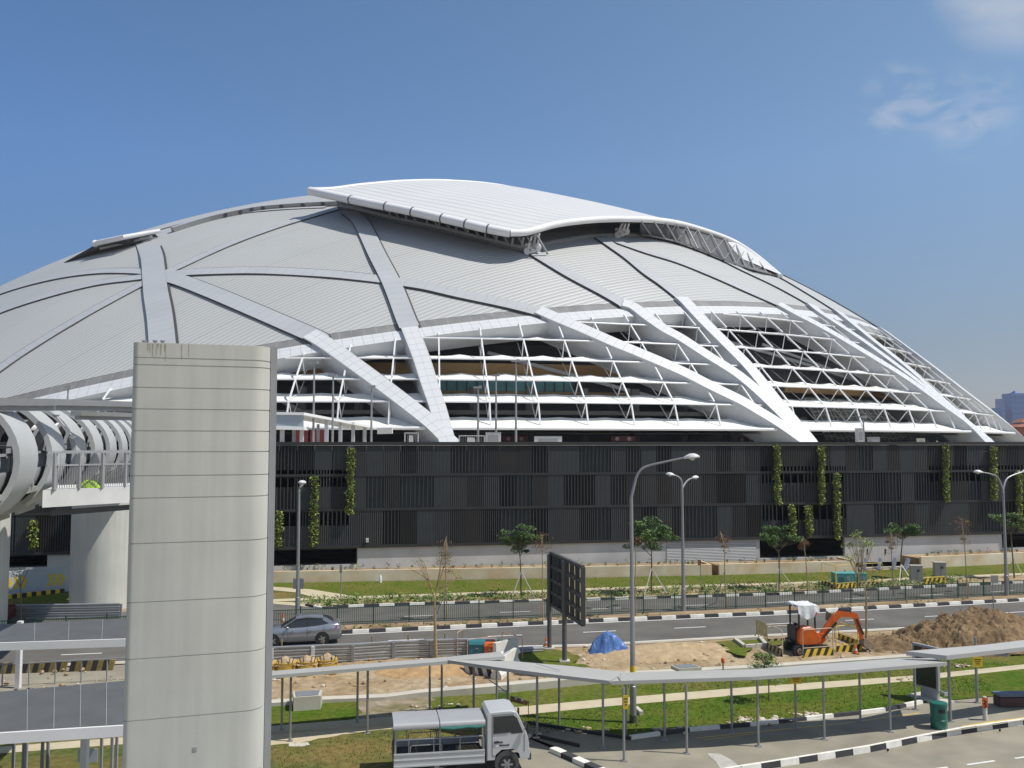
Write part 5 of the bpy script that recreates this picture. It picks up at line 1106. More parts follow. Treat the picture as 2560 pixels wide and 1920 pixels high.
# weeds on the median
mb = MB(); r_ = random.Random(9); l1, l2 = P_r1b, P_k2; Da, Db = perp_along(l1), perp_along(l2)
for k in range(420):
    tt = r_.random()**1.3; a, _ = point_on(l1, 50+tt*60, Da); b, _ = point_on(l2, 56+tt*52, Db); p = a.lerp(b, r_.uniform(.1, .8))
    if fbm((p.x*.3, p.y*.3, 9)) < .02 and tt > .3: continue
    hh = r_.uniform(.06, .2); mb.leaves((p.x, p.y, hh*.6), (hh*1.2, hh*1.2, hh), 8, .07, r_, mats=[M['leafb'], M['leafb'], M['leafa'], M['leafd']])
mb.build('median_weeds', kind='stuff', label='dark weeds growing along the foot of the green fence', category='weeds')
# ------------------------------------------------------------------ guardrail barrier in front of the car
def wbeam(mb, a, b, zc, h=.3):
    d = (V(b)-V(a)).normalized(); n_ = V((d.y, -d.x, 0)); prof = [(0, -.5), (.07, -.4), (.07, -.22), (0, -.08), (0, .08), (.07, .22), (.07, .4), (0, .5)]
    mb.loft([[V(q)+n_*x+V((0, 0, zc+z*h)) for x, z in prof] for q in (a, b)], closed=False, cap=False)
GP = [at(x, y, 0) for x, y in [(575, 1672), (680, 1665), (783, 1660), (883, 1656), (985, 1649), (1079, 1645), (1171, 1642), (1240, 1641)]]
t = thing('guardrail', 'temporary barrier of three stacked corrugated steel guardrail beams in front of the silver car', 'guardrail', (GP[3].x, GP[3].y, 0)); m_gr = mat('guardrail_zinc', (.46, .48, .49), .38, .6, var=.12, vs=1.2)
for a, b in zip(GP, GP[1:]):
    for z in (.2, .49, .78): mb = MB(m_gr); wbeam(mb, a, b, z); mb.build('beam', t, True, True, 30)
for k, p in enumerate(GP):
    mb = MB(M['white'] if k in (1, 2) else M['greysteel']); mb.box((p.x, p.y-.12, .42), (.15, .08, .9)); mb.build('post', t, True)
for px, y in ((708, 1652), (811, 1647), (932, 1641), (1022, 1637), (1113, 1633)):
    p = at(px, y); mb = MB(M['barkl']); mb.bar((p.x, p.y-.35, 0), (p.x, p.y-.35, 1.1), .07, .07); mb.build('stake', t, True)
p0, p1 = at(-300, 1558), at(300, 1546); t = thing('guardrail', 'shiny three beam guardrail at the foot of the round bridge column', 'guardrail', (p0.x, p0.y, 0))
for z in (.2, .5, .8): mb = MB(m_gr); wbeam(mb, p0, p1, z); mb.build('beam', t, True, True, 30)
for k in range(6): p = p0.lerp(p1, k/5); mb = MB(M['greysteel']); mb.box((p.x, p.y+.08, .42), (.15, .1, .9)); mb.build('post', t, True)
# ------------------------------------------------------------------ hoarding with chevrons and striped kerb on the left
a, b = at(-80, 1502), at(176, 1478); h = 1.75; d_ = (b-a).normalized(); n_ = V((d_.y, -d_.x, 0)); t = thing('hoarding_wall', 'pale blue grey barrier wall painted with orange chevrons beyond the footbridge', 'wall', (a.x, a.y, 0))
mb = MB(mat('hoarding_blue_grey', (.42, .47, .53), .6, var=.06)); mb.prism([a, b, b-n_*.25, a-n_*.25], 0, h); mb.build('wall', t, True); mb = MB(M['yellow'])
L_t = (b-a).length
for px in (18, 36, 54, 122, 137, 152):
    s_ = (px+80)/256*L_t; c = a+d_*s_+n_*.01
    mb.add([c+d_*x+V((0, 0, z)) for x, z in ((-.22, 1.35), (0, 1.35), (.22, .95), (0, .5), (-.22, .5), (0, .95))], [(0, 5, 2, 1), (5, 4, 3, 2)])
mb.build('chevron', t, True)
mb = MB(M['yellow']); a2, b2 = at(-60, 1506), at(160, 1481)
for k in range(18): mb.m = M['yellow'] if k % 2 == 0 else M['blackp']; p, q = a2.lerp(b2, k/18), a2.lerp(b2, (k+.96)/18); mb.bar(p+V((0, 0, .12)), q+V((0, 0, .12)), .25, .3)
structure(mb, 'kerb')
a2, b2 = at(-200, 1692), at(285, 1676)
for k in range(4):
    p, q = a2.lerp(b2, k/4+.01), a2.lerp(b2, (k+1)/4-.01); mb = MB(M['yellow']); n = 8
    for i in range(n): mb.m = mat('weathered_yellow', (.26, .2, .07), .8, var=.3, vs=4) if i % 2 else M['blackp']; x, y = p.lerp(q, i/n), p.lerp(q, (i+1)/n); mb.add([x, y, y+V((.12, 0, .5)), x+V((.12, 0, .5))]+[w_+V((0, .12, 0)) for w_ in (x, y, y+V((.12, 0, .5)), x+V((.12, 0, .5)))], [(0, 1, 2, 3), (7, 6, 5, 4), (3, 2, 6, 7), (0, 3, 7, 4), (1, 5, 6, 2)])
    mb.build('barrier_board', label='black and yellow striped barrier board along the road below the footbridge', category='barrier board', group='striped boards below the footbridge')
a2, b2 = at(-200, 1730), at(330, 1700); t = thing('handrail', 'thin grey handrail along the path between the two left walkway roofs', 'handrail', (a2.x, a2.y, 0)); mb = MB(M['greysteel'])
for z in (1.0,): mb.bar(a2+V((0, 0, z)), b2+V((0, 0, z)), .05, .05)
for k in range(9): p = a2.lerp(b2, k/8); mb.bar(p, p+V((0, 0, 1)), .045, .045)
mb.build('rail', t, True)
p = at(209, 1945); zz = dep(209, 1905, p.y-.2).z; mb = MB(mat('pale_notice_board', (.55, .6, .66), .5, var=.04)); mb.box((0, 0, 0), (.64, .03, .42)); place(mb.build('notice_board', label='pale blue notice board hung behind the post of the nearer left walkway', category='notice board'), (p.x, p.y+.25, zz+.05))
# ------------------------------------------------------------------ site barriers
def barrier(label, p, q, h, bh, tone=1, group='yellow and black site barriers', frame=None, mesh=False):
    p, q = V(p), V(q); t = thing('site_barrier', label, 'barrier', ((p.x+q.x)/2, (p.y+q.y)/2, 0), 0, group); d = (q-p).normalized(); n_ = V((d.y, -d.x, 0)); fm = frame or M['yellow']; mb = MB(fm)
    r = .12; pts = [p, p+V((0, 0, h-r)), p+d*r*.3+V((0, 0, h-r*.3)), p+d*r+V((0, 0, h)), q-d*r+V((0, 0, h)), q-d*r*.3+V((0, 0, h-r*.3)), q+V((0, 0, h-r)), q]; mb.tube(pts, .022, 6)
    mb.bar(p+V((0, 0, bh+.06)), q+V((0, 0, bh+.06)), .035, .035)
    for e in (p, q): mb.bar(e-n_*.2+V((0, 0, .03)), e+n_*.2+V((0, 0, .03)), .04, .04)
    mb.build('frame', t, True, True)
    w_ = (q-p).length; mb = MB(M['yellow']); n = max(4, round(w_/.19)); y0, y1 = .04, bh; lean = bh*.45; xs = [-lean+(w_+lean)*k/n for k in range(n+1)]; yl = M['yellow'] if tone else mat('faded_yellow', (.45, .37, .17), .7, var=.2, vs=3)
    for i in range(n):
        mb.m = yl if i % 2 else M['blackp']; c = []
        for x, z in ((xs[i], y0), (xs[i+1], y0), (xs[i+1]+lean, y1), (xs[i]+lean, y1)): c.append(p+d*max(0, min(w_, x))+V((0, 0, z)))
        mb.add([v+n_*.035 for v in c], [(0, 1, 2, 3)]); mb.add([v+n_*.012 for v in c], [(3, 2, 1, 0)])
    mb.build('striped_board', t, True)
    if mesh:
        mb = MB(M['steel'])
        for k in range(1, int(w_/.12)): x = p+d*(k*.12); mb.bar(x+V((0, 0, bh)), x+V((0, 0, h-.04)), .007, .007)
        mb.build('mesh', t, True)
barrier('yellow and black site barrier with a pale frame right in front of the excavator body', at(2008, 1647), at(2083, 1641), 1.42, .46, frame=mat('pale_frame', (.55, .45, .33), .6))
barrier('bright yellow site barrier in front of the excavator arm', at(2091, 1634), at(2154, 1628), 1.38, .38)
barrier('yellow site barrier turned edge on below the excavator boom', at(2097, 1602), at(2145, 1619), 1.0, .4)
barrier('faded site barrier behind the excavator tracks at its left', at(1918, 1612), at(1972, 1608), .95, .3, 0, frame=mat('pale_frame', (.55, .45, .33), .6))
barrier('dark faded site barrier turned along the left end of the excavator tracks', at(1919, 1626), at(1957, 1645), 1.35, .38, 0, frame=MATS['pale_frame'])
GB = 'site barriers round the generators'
barrier('yellow and black barrier in front of the teal generator, left one of the pair', at(2091, 1474), at(2140, 1470), 1.75, .38, 1, GB)
barrier('faded yellow barrier in front of the teal generator, right one of the pair', at(2147, 1470), at(2208, 1466), 1.75, .38, 0, GB)
barrier('dark faded barrier at the left end of the teal generator', at(2055, 1466), at(2090, 1475), 1.75, .42, 0, GB)
barrier('bright yellow barrier board between the two grey cabinets', at(2311, 1462), at(2363, 1459), .55, .45, 1, GB)
pb = mat('pink_frame', (.5, .33, .25), .6)
barrier('thin pale site frame beside the teal tool boxes at its left', at(1143, 1644), at(1158, 1636), 1.25, .12, 0, 'thin pale site frames', pb, True)
barrier('thin pinkish site frame standing around the orange tool box', at(1168, 1662), at(1240, 1652), 1.2, .06, 0, 'thin pale site frames', pb)
barrier('thin pale site frame right of the tool boxes by the pipe stack', at(1255, 1640), at(1306, 1655), 1.2, .06, 0, 'thin pale site frames', pb)
a, b = at(1165, 1686), at(1232, 1694); mb = MB(); n = 6
for i in range(n):
    mb.m = M['blackp'] if i % 2 else M['offwhite']; x, y = a.lerp(b, i/n), a.lerp(b, (i+1)/n); s_ = V((-.14, 0, .52)); mb.add([x, y, y+s_, x+s_]+[w_+V((0, .25, 0)) for w_ in (x, y, y+s_, x+s_)], [(0, 1, 2, 3), (7, 6, 5, 4), (3, 2, 6, 7), (0, 3, 7, 4), (1, 5, 6, 2)])
mb.build('barrier_board', label='black and white striped barrier board beside the white plastic barriers', category='barrier board')
# white water filled barriers
mw = mat('barrier_plastic', (.68, .67, .62), .5, var=.08)
for (x0, y0, x1, y1, rz_, lab) in ((1236, 1655, 1292, 1640, 0, 'white plastic water barrier at the end of the straight walkway, farther one'), (1240, 1700, 1290, 1668, 0, 'white plastic water barrier half under the diagonal walkway, nearer one')):
    a, b = at(x0, y0), at(x1, y1); d_ = (b-a).normalized(); n_ = V((d_.y, -d_.x, 0)); t = thing('water_barrier', lab, 'plastic barrier', (a.x, a.y, 0), 0, 'white plastic barriers'); mb = MB(mw)
    prof = [(-.26, 0), (.26, 0), (.26, .22), (.12, .45), (.1, .92), (-.1, .92), (-.12, .45), (-.26, .22)]; mb.loft([[q+n_*x+V((0, 0, z)) for x, z in prof] for q in (a, a.lerp(b, .04), a.lerp(b, .96), b)]); mb.build('body', t, True)
    mb = MB(M['greysteel']); mb.tube([a.lerp(b, .3)+V((0, 0, .93)), a.lerp(b, .7)+V((0, 0, .93))], .025, 6); mb.build('cap_rail', t, True)
# tool boxes
def chest(name, label, cat, px0, px1, yb, yt, m, depth=.6, lid=True):
    p, q = at(px0, yb), at(px1, yb); h = dep(px0, yt, p.y).z; t = thing(name, label, cat, ((p.x+q.x)/2, p.y+depth/2, 0)); w_ = q.x-p.x; mb = MB(m); mb.box((0, 0, h*.42), (w_, depth, h*.82)); mb.build('body', t)
    mb = MB(m); mb.add([(x*w_*.52, y*depth*.54, z) for z, y in ((h*.835, -1), (h*.835, 1), (h, .75), (h, -.75)) for x in (-1, 1)], [(0, 1, 7, 6), (0, 6, 4, 2), (1, 3, 5, 7), (2, 4, 5, 3), (4, 6, 7, 5), (0, 2, 3, 1)]); mb.build('lid', t)
    mb = MB(M['steel']); mb.box((0, -depth/2-.015, h*.62), (.16, .03, .06)); mb.build('latch', t); return t
chest('tool_chest', 'teal tool chest at the end of the guardrail barrier', 'tool chest', 1173, 1212, 1650, 1604, mat('chest_teal', (.03, .19, .23), .5))
chest('tool_chest', 'small orange tool chest between the teal and the dark green one', 'tool chest', 1211, 1239, 1652, 1609, M['orange'], .5)
chest('tool_chest', 'dark green tool chest half hidden behind the orange one', 'tool chest', 1226, 1252, 1642, 1603, mat('chest_green', (.01, .12, .09), .5))
def genset(label, px0, px1, yb, yt):
    p, q = at(px0, yb), at(px1, yb); h = dep(px0, yt, p.y).z; t = thing('generator', label, 'generator', ((p.x+q.x)/2, p.y+.5, 0), 0, 'teal generators'); w_ = q.x-p.x; m = mat('genset_teal', (.1, .36, .34), .5, var=.12, vs=3); mb = MB(m); mb.box((0, 0, h*.55), (w_, 1.0, h*.86)); mb.box((0, 0, h*.99), (w_*1.02, 1.04, .05)); mb.build('housing', t)
    mb = MB(M['blackp']); mb.box((0, 0, h*.06), (w_*.96, .9, h*.12)); mb.build('skid', t); mb = MB(M['dkgrey'])
    for k in range(5): mb.box((-w_*.3+w_*.08*k, -.505, h*.55), (.04, .02, h*.4))
    mb.build('louvre', t); mb = MB(M['greysteel']); mb.box((w_*.28, -.51, h*.6), (w_*.18, .02, h*.35)); mb.build('control_panel', t); mb = MB(M['greysteel']); mb.lathe([(.05, h), (.05, h+.2)], (w_*.3, .2, 0), 8); mb.build('exhaust', t)
genset('larger teal generator behind the yellow barriers, the left one', 2090, 2130, 1468, 1434); genset('smaller teal generator behind the yellow barriers, the right one', 2131, 2168, 1466, 1434)
def ecab(label, px0, px1, yb, yt):
    p, q = at(px0, yb), at(px1, yb); h = dep(px0, yt, p.y).z; w_ = q.x-p.x; t = thing('electrical_cabinet', label, 'cabinet', ((p.x+q.x)/2, p.y+.3, 0), -.12, 'grey electrical cabinets'); mb = MB(mat('cabinet_grey', (.38, .37, .33), .6, var=.06)); mb.box((0, 0, h/2+.05), (w_, .6, h-.1)); mb.build('body', t); mb = MB(MATS['cabinet_grey']); mb.box((0, 0, h+.03), (w_+.1, .72, .06)); mb.build('roof', t)
    mb = MB(M['dkgrey']); mb.box((0, -.304, h*.5), (.02, .012, h*.85)); mb.box((w_*.12, -.31, h*.75), (w_*.25, .014, h*.12)); mb.build('door', t); mb = MB(M['conc']); mb.box((0, 0, .03), (w_+.15, .75, .1)); mb.build('plinth', t)
ecab('grey electrical cabinet on the verge, the left one beside the planter corner', 2281, 2308, 1458, 1416); ecab('grey electrical cabinet on the verge, the right one behind the yellow board', 2341, 2367, 1452, 1408)
for k, px in enumerate((2162, 2197, 2232, 2262)):
    a = at(px, 1424); mb = MB(mat('blue_grey_steel', (.2, .24, .3), .5)); mb.bar((0, 0, 0), (.25+.1*k, .5, .85), .22, .3); mb.box((0, 0, .03), (.4, .4, .06)); place(mb.build('gate_stay', label=('leftmost', 'second', 'third', 'rightmost')[k]+' of four leaning blue grey steel stays in the planter gap on the right', category='steel stay', group='steel stays in the planter gap'), a)
mb = MB(M['conc']); a, b = at(2135, 1425), at(2300, 1419); mb.bar(a+V((0, .3, .06)), b+V((0, .3, .06)), .3, .12); structure(mb, 'step')
# drain chambers
def chamber(label, pts, z, lid=True):
    P_ = [at(x, y, z) for x, y in pts]; c = sum(P_, V())/4; t = thing('drain_chamber', label, 'drain chamber', (c.x, c.y, 0), 0, 'concrete drain chambers'); mb = MB(M['conc']); mb.prism(P_, -.05, z); mb.build('box', t, True)
    mb = MB(mat('grating', (.25, .27, .29), .5, .3, var=.15, vs=6)); q = [c+(p-c)*.82 for p in P_]; mb.prism([(p.x, p.y) for p in q], z, z+.025); mb.build('cover', t, True)
chamber('raised concrete drain chamber with a double grating left under the straight walkway', [(734, 1744), (802, 1739), (806, 1725), (732, 1729)], .55)
chamber('flat square concrete drain chamber right of the big street lamp', [(1698, 1672), (1754, 1668), (1731, 1660), (1677, 1663)], .36)
t = thing('concrete_frame', 'shallow concrete frame lying on the dirt left of the excavator', 'concrete frame', at(1875, 1622)); mb = MB(M['conc']); P_ = [at(x, y) for x, y in [(1838, 1610), (1862, 1628), (1915, 1624), (1900, 1606)]]
for a, b in zip(P_, P_[1:]+P_[:1]): mb.bar(a+V((0, 0, .16)), b+V((0, 0, .16)), .2, .34)
mb.build('rim', t, True)
p = at(1537, 1794); mb = MB(M['conc']); mb.bar(at(1590, 1777)+V((0, 0, .08)), at(1604, 1790)+V((0, 0, .08)), .16, .2); mb.build('drain_edge', label='broken concrete drain edge in the lawn beside the big street lamp', category='drain edge')
# pipes, tarpaulin, bags, odds and ends
t = thing('pipe_stack', 'stack of long grey steel pipes left of the blue tarpaulin', 'pipe stack', at(1322, 1646)); a, b = at(1288, 1642), at(1356, 1638); n_ = V((-(b-a).y, (b-a).x, 0)).normalized()
for r in range(3):
    for k in range(6-r): mb = MB(M['steel'] if (k+r) % 2 else M['greysteel']); o_ = n_*(k*.11+r*.055)+V((0, 0, .12+r*.1)); mb.tube([a+o_-(b-a)*RND.uniform(0, .05), b+o_+(b-a)*RND.uniform(0, .05)], .05, 8); mb.build('pipe', t, True, True)
tp = at(1520, 1634); mb = MB(mat('blue_tarpaulin', (.075, .16, .4), .4, var=.15, vs=3, bump=.35, bs=7)); vs = []; nx, ny = 84, 60
for i in range(nx+1):
    for j in range(ny+1):
        x, y = -1.35+2.7*i/nx, -.95+1.9*j/ny; an = math.atan2(y, x); R0 = 1+.13*math.sin(an*3+.6)+.1*math.sin(an*7+2)+.06*math.sin(an*13); r = math.hypot(x/1.12, y/.78)/R0
        z = 0
        for cx, cy, h_, w_ in ((.0, .18, .8, .5), (-.55, .02, .42, .36), (.5, -.02, .45, .42), (-.15, -.32, .42, .3), (.3, -.36, .36, .24), (-.85, -.2, .22, .25), (.9, -.15, .2, .25)): z += h_*math.exp(-((x-cx)**2+(y-cy)**2)/(w_*w_))
        z = min(z, .75*z+.3)+.16*(.5-abs(fbm((x*1.7, y*1.7, 3))))*min(1, z*1.5)+.07*(.4-abs(fbm((x*4, y*4, 8)))); z *= max(0, min(1, (1.06-r)/.2)); vs.append((x, y, max(.0, z)+(.05 if r < 1.05 else -.2)))
mb.add(vs, [(i*(ny+1)+j, (i+1)*(ny+1)+j, (i+1)*(ny+1)+j+1, i*(ny+1)+j+1) for i in range(nx) for j in range(ny)]); place(mb.build('tarpaulin', smooth=True, ang=50, label='bright blue tarpaulin draped over a heap beside the main road', category='tarpaulin'), tp)
m_bag = mat('bulk_bag_yellow', (.5, .32, .05), .8, var=.2, vs=5, bump=.3, bs=12); m_sand = mat('bag_sand', (.4, .3, .19), .95, var=.3, vs=5, bump=.6, bs=16)
for k, (px, py) in enumerate(((660, 1702), (710, 1700), (763, 1697), (812, 1692))):
    p = at(px, py); t = thing('bulk_bag', ('leftmost yellow bulk bag of soil, partly behind the pier', 'second yellow bulk bag of soil right of the pier', 'third yellow bulk bag of soil right of the pier', 'rightmost yellow bulk bag of soil under the straight walkway')[k], 'bulk bag', (p.x, p.y+.45, 0), .1*k, 'yellow bulk bags of soil'); mb = MB(m_bag); secs = []
    for z, s_ in ((0, .40), (.1, .47), (.3, .5), (.5, .48), (.66, .45), (.72, .47)):
        secs.append([(s_*math.copysign(abs(math.cos(a_))**.6, math.cos(a_))*(1+.05*fbm((a_, z*3, k))), s_*math.copysign(abs(math.sin(a_))**.6, math.sin(a_))*(1+.07*fbm((a_*2, z*4, k+3))), z) for a_ in [2*math.pi*i/20 for i in range(20)]])
    mb.loft(secs); mb.build('bag', t, smooth=True, ang=60); mb = MB(m_sand); n = 14; vs = []
    for i in range(n+1):
        for j in range(n+1): x, y = 2*i/n-1, 2*j/n-1; r = math.hypot(x, y); vs.append((x*.47, y*.47, .62+max(0, (1-r*r))*.32+.12*fbm((x*2.2, y*2.2, k))))
    mb.add(vs, [(i*(n+1)+j, (i+1)*(n+1)+j, (i+1)*(n+1)+j+1, i*(n+1)+j+1) for i in range(n) for j in range(n)]); mb.build('soil_fill', t, smooth=True, ang=80)
    mb = MB(M['black']); 
    for s_ in (-1, 1): mb.tube([(s_*.3, -.4, .7), (s_*.36, -.42, .95), (s_*.2, -.36, .98), (s_*.16, -.4, .72)], .02, 5)
    mb.build('lifting_loop', t)
def cone(label, px, py, h): p = at(px, py); t = thing('traffic_cone', label, 'traffic cone', (p.x, p.y, .03)); mb = MB(mat('cone_orange', (.7, .13, .02), .5)); mb.lathe([(.13, .02), (.03, h)], n=12); mb.build('cone', t, smooth=True, ang=40); mb = MB(M['black']); mb.box((0, 0, .01), (.32, .32, .03)); mb.build('base', t); mb = MB(M['offwhite']); mb.lathe([(.1, h*.38), (.075, h*.6)], n=12); mb.build('stripe', t)
cone('orange traffic cone lying low beside the bright yellow barrier at the excavator', 2139, 1636, .45); cone('orange traffic cone behind the bonnet of the silver car by the fence', 707, 1564, .7); cone('small orange cone at the foot of the left billboard post', 1366, 1617, .45)
p = at(1808, 1690); t = thing('warning_lamp', 'small orange warning lamp on a stick beside the drain wall', 'warning lamp', (p.x, p.y, 0)); mb = MB(M['dkgrey']); mb.bar((0, 0, 0), (0, 0, .62), .05, .05); mb.build('stick', t); mb = MB(MATS['cone_orange']); mb.lathe([(.07, .6), (.09, .66), (.08, .8), (.03, .84)], n=10); mb.build('lens', t)
p = at(2365, 1740); t = thing('ground_light', 'small white ground light on the lawn edge right of the advertising panel', 'ground light', (p.x, p.y, 0)); mb = MB(M['offwhite']); mb.box((0, 0, .09), (.3, .22, .18), .2); mb.build('housing', t); mb = MB(M['glass']); mb.box((0, -.0, .185), (.22, .16, .012), .2); mb.build('lens', t)
p = at(1968, 1641); mb = MB(); 
for k in range(9): mb.m = M['barkl']; mb.bar((RND.uniform(-.2, .2), 0, .02), (RND.uniform(-1.6, -.6), RND.uniform(-.1, .3), RND.uniform(.6, 1.7)), .03, .03)
# signs lying tilted behind the excavator
for (px, y0, y1, w_, rz_, lab) in ((1906, 1548, 1595, 36, .5, 'tilted olive board on a stand left of the excavator'), (2078, 1528, 1562, 26, -.3, 'small olive board on a stand behind the excavator boom')):
    p = at(px, 1604); t = thing('board_sign', lab, 'board', (p.x, p.y, 0), rz_, 'olive boards at the excavator'); za, zb = dep(px, y1, p.y).z, dep(px, y0, p.y).z; ww = w_/FPX*p.y; mb = MB(mat('olive_board', (.14, .125, .06), .7, var=.3, vs=5)); mb.extr([(-ww/2, 0, za+.25), (ww*.45, 0, za), (ww/2, .1, zb-.3), (-ww*.4, .1, zb)], (0, .03, 0)); mb.build('board', t); mb = MB(M['yellow'])
    for s_ in (-1, 1): mb.bar((s_*ww*.35, .06, 0), (s_*ww*.25, .06, za+.4), .035, .035); mb.bar((s_*ww*.35, .5, 0), (s_*ww*.25, .1, za+.4), .035, .035)
    mb.build('stand', t)
# far towers
def tower(label, px0, px1, ytop, dd, m, tiers=1, depth=30):
    a, b = dep(px0, 1100, dd), dep(px1, 1100, dd); zt = dep(px0, ytop, dd).z; w_ = b.x-a.x; t = thing('tower_block', label, 'tower', ((a.x+b.x)/2, dd, 0)); mb = MB(m); mb.box((0, depth/2, zt/2), (w_, depth, zt)); mb.build('body', t); mb = MB(mat('tower_window', (.04, .11, .28), .3))
    n = int(zt/9)
    for k in range(n): mb.box((0, -.3, zt-5-k*9), (w_*.86, .5, 2.6))
    mb.build('window', t); return t, w_, zt
tm = mat('tower_haze_blue', (.06, .15, .4), .5, var=.15, vs=.05); tm2 = mat('tower_haze_pale_blue', (.15, .24, .42), .6, var=.15, vs=.05)  # bluer base colours stand in for part of the distance haze
tower('lowest blue tower block on the far horizon at its left end', 2505, 2516, 1019, 1500, tm); tower('pale blue stepped tower block in the middle of the far group', 2515, 2538, 996, 1520, tm2)
t, w_, zt = tower('tall blue tower block with a slanted top at the right edge of the picture', 2533, 2580, 983, 1500, tm); mb = MB(tm); mb.add([(-w_*.28, 0, zt), (w_*.5, 0, zt), (w_*.5, 20, zt), (-w_*.28, 20, zt), (-w_*.24, 5, zt+5), (w_*.1, 5, zt)], [(0, 1, 5, 4), (1, 2, 3, 5), (0, 4, 3), (4, 5, 3)]); mb.build('crown', t)
a = dep(2530, 1100, 420); t = thing('house', 'orange red building with a tiered roof at the right edge below the blue towers', 'building', (a.x+7, 420, 0)); om = mat('terracotta', (.36, .15, .09), .8, var=.15, vs=.3); z1 = dep(2540, 1068, 420).z; mb = MB(om); mb.box((0, 0, z1/2), (16, 14, z1)); mb.build('wall', t); mb = MB(mat('terracotta_roof', (.3, .11, .06), .8))
for k, (r, z) in enumerate(((10, 0), (5, 2.2))): mb.add([(-r, -r, z1+z), (r, -r, z1+z), (r, r, z1+z), (-r, r, z1+z), (-r*.35, -r*.35, z1+z+1.9), (r*.35, -r*.35, z1+z+1.9), (r*.35, r*.35, z1+z+1.9), (-r*.35, r*.35, z1+z+1.9)], [(0, 1, 5, 4), (1, 2, 6, 5), (2, 3, 7, 6), (3, 0, 4, 7), (4, 5, 6, 7), (3, 2, 1, 0)])
mb.build('roof', t)
mb = MB(M['dkgrey'])
for x in (-5, -1.7, 1.7, 5): mb.box((x, -7.02, z1*.75), (1.3, .1, 2))
mb.build('window', t)

p = at(1256, 1776); t = thing('mesh_gate', 'small green mesh gate standing behind the lorry cab by the diagonal walkway', 'gate', (p.x, p.y, 0)); mb = MB(M['greysteel']); mg2 = mat('gate_green', (.015, .12, .05), .5)
for x in (-.22, .22): mb.bar((x, 0, 0), (x, 0, .95), .05, .05)
mb.bar((-.55, .1, 1.2), (.22, 0, .7), .05, .05); mb.build('frame', t); mb = MB(mg2)
for k in range(9): mb.bar((-.2+.05*k, 0, .05), (-.2+.05*k, 0, .8), .015, .015)
for k in range(9): mb.bar((-.2, 0, .1+.085*k), (.2, 0, .1+.085*k), .015, .015)
mb.build('mesh', t)
p = at(1298, 1800); t = thing('barrier_board', 'rusty brown striped board on thin bent legs behind the lorry cab', 'barrier board', (p.x, p.y, 0)); mb = MB(mat('rusty_brown', (.2, .11, .06), .8, var=.3, vs=6)); mb.extr([(-.36, 0, .72), (.3, 0, .55), (.36, 0, .72), (-.33, 0, .92)], (0, .03, 0)); mb.build('board', t); mb = MB(M['dkgrey'])
for x in (-.3, .36): mb.bar((x, .02, 0), (x, .02, .72), .03, .03)
mb.build('leg', t); mb = MB(M['offwhite'])
for x in (-.2, .05): mb.add([(x, -.006, .74-x*.25), (x+.1, -.006, .72-x*.25), (x+.16, -.006, .84-x*.25), (x+.06, -.006, .86-x*.25)], [(0, 1, 2, 3)])
mb.build('stripe', t)
# ------------------------------------------------------------------ vehicles
def wheel(parent, c, r, w_, n=22, spokes=5, side=-1):
    mb = MB(M['black']); mb.lathe([(r*.62, -w_/2), (r*.93, -w_/2), (r, -w_*.3), (r, w_*.3), (r*.93, w_/2), (r*.62, w_/2)], c, n, 'y'); wh = mb.build('wheel', parent, smooth=True, ang=40)
    mb = MB(M['steel']); y = side*w_*.42; mb.lathe([(r*.64, -.02), (r*.64, .02)], (c[0], c[1]+y*.6, c[2]), n, 'y')
    for k in range(spokes): a = 2*math.pi*k/spokes; mb.bar((c[0], c[1]+y*1.1, c[2]), (c[0]+math.cos(a)*r*.6, c[1]+y*1.05, c[2]+math.sin(a)*r*.6), .07, .03, (0, 1, 0))
    mb.lathe([(r*.17, -.03), (r*.17, .03)], (c[0], c[1]+y, c[2]), 10, 'y'); mb.build('rim', wh)
    return wh
def car_body(st):
    secs = []
    for x, zb, zt, hw, cr in st:
        h = [(hw*.88, zb), (hw*.98, zb+.1), (hw, zb+(zt-zb)*.45), (hw*.985, zb+(zt-zb)*.68), (hw*.955, zt-.05), (hw*.9, zt-.005), (hw*.5, zt+cr*.8)]
        secs.append([(x, 0, zb)]+[(x, y, z) for y, z in h]+[(x, 0, zt+cr)]+[(x, -y, z) for y, z in reversed(h)])
    return secs
fW, rW = at(681, 1617.5), at(805, 1611.5); cdir = (fW-rW).normalized(); rz = math.atan2(cdir.y, cdir.x); nrm = V((cdir.y, -cdir.x, 0))
if nrm.y < 0: nrm = -nrm
mid = rW+nrm*.76
car = thing('parked_car', 'silver grey saloon car on the main road with its bonnet behind the concrete pier', 'car', (mid.x, mid.y, .008), rz)
sgn = 1.0 if V((-math.sin(rz), math.cos(rz), 0)).y < 0 else -1.0       # local +y is the camera side when the car faces left
WB = (fW-rW).length
st = [(-1.0, .44, .86, .66, .01), (-.96, .3, 1.0, .79, .02), (-.8, .24, 1.07, .85, .025), (-.35, .2, 1.075, .87, .025), (.3, .19, 1.0, .875, 0), (1.0, .19, .95, .875, 0), (1.75, .19, .93, .875, 0), (2.05, .19, .95, .87, .03), (2.5, .19, .9, .865, .05), (2.95, .22, .8, .83, .05), (3.2, .28, .68, .74, .03), (3.27, .4, .58, .62, .01)]
mb = MB(M['silver']); mb.loft(car_body(st)); mb.build('body', car, smooth=True, ang=50)
gs = [(2.2, .9, .93, .75, .72), (1.85, .9, 1.13, .755, .66), (1.4, .9, 1.38, .76, .585), (.8, .92, 1.455, .77, .575), (.2, .95, 1.44, .77, .57), (-.2, .99, 1.33, .76, .575), (-.62, 1.03, 1.1, .74, .65)]
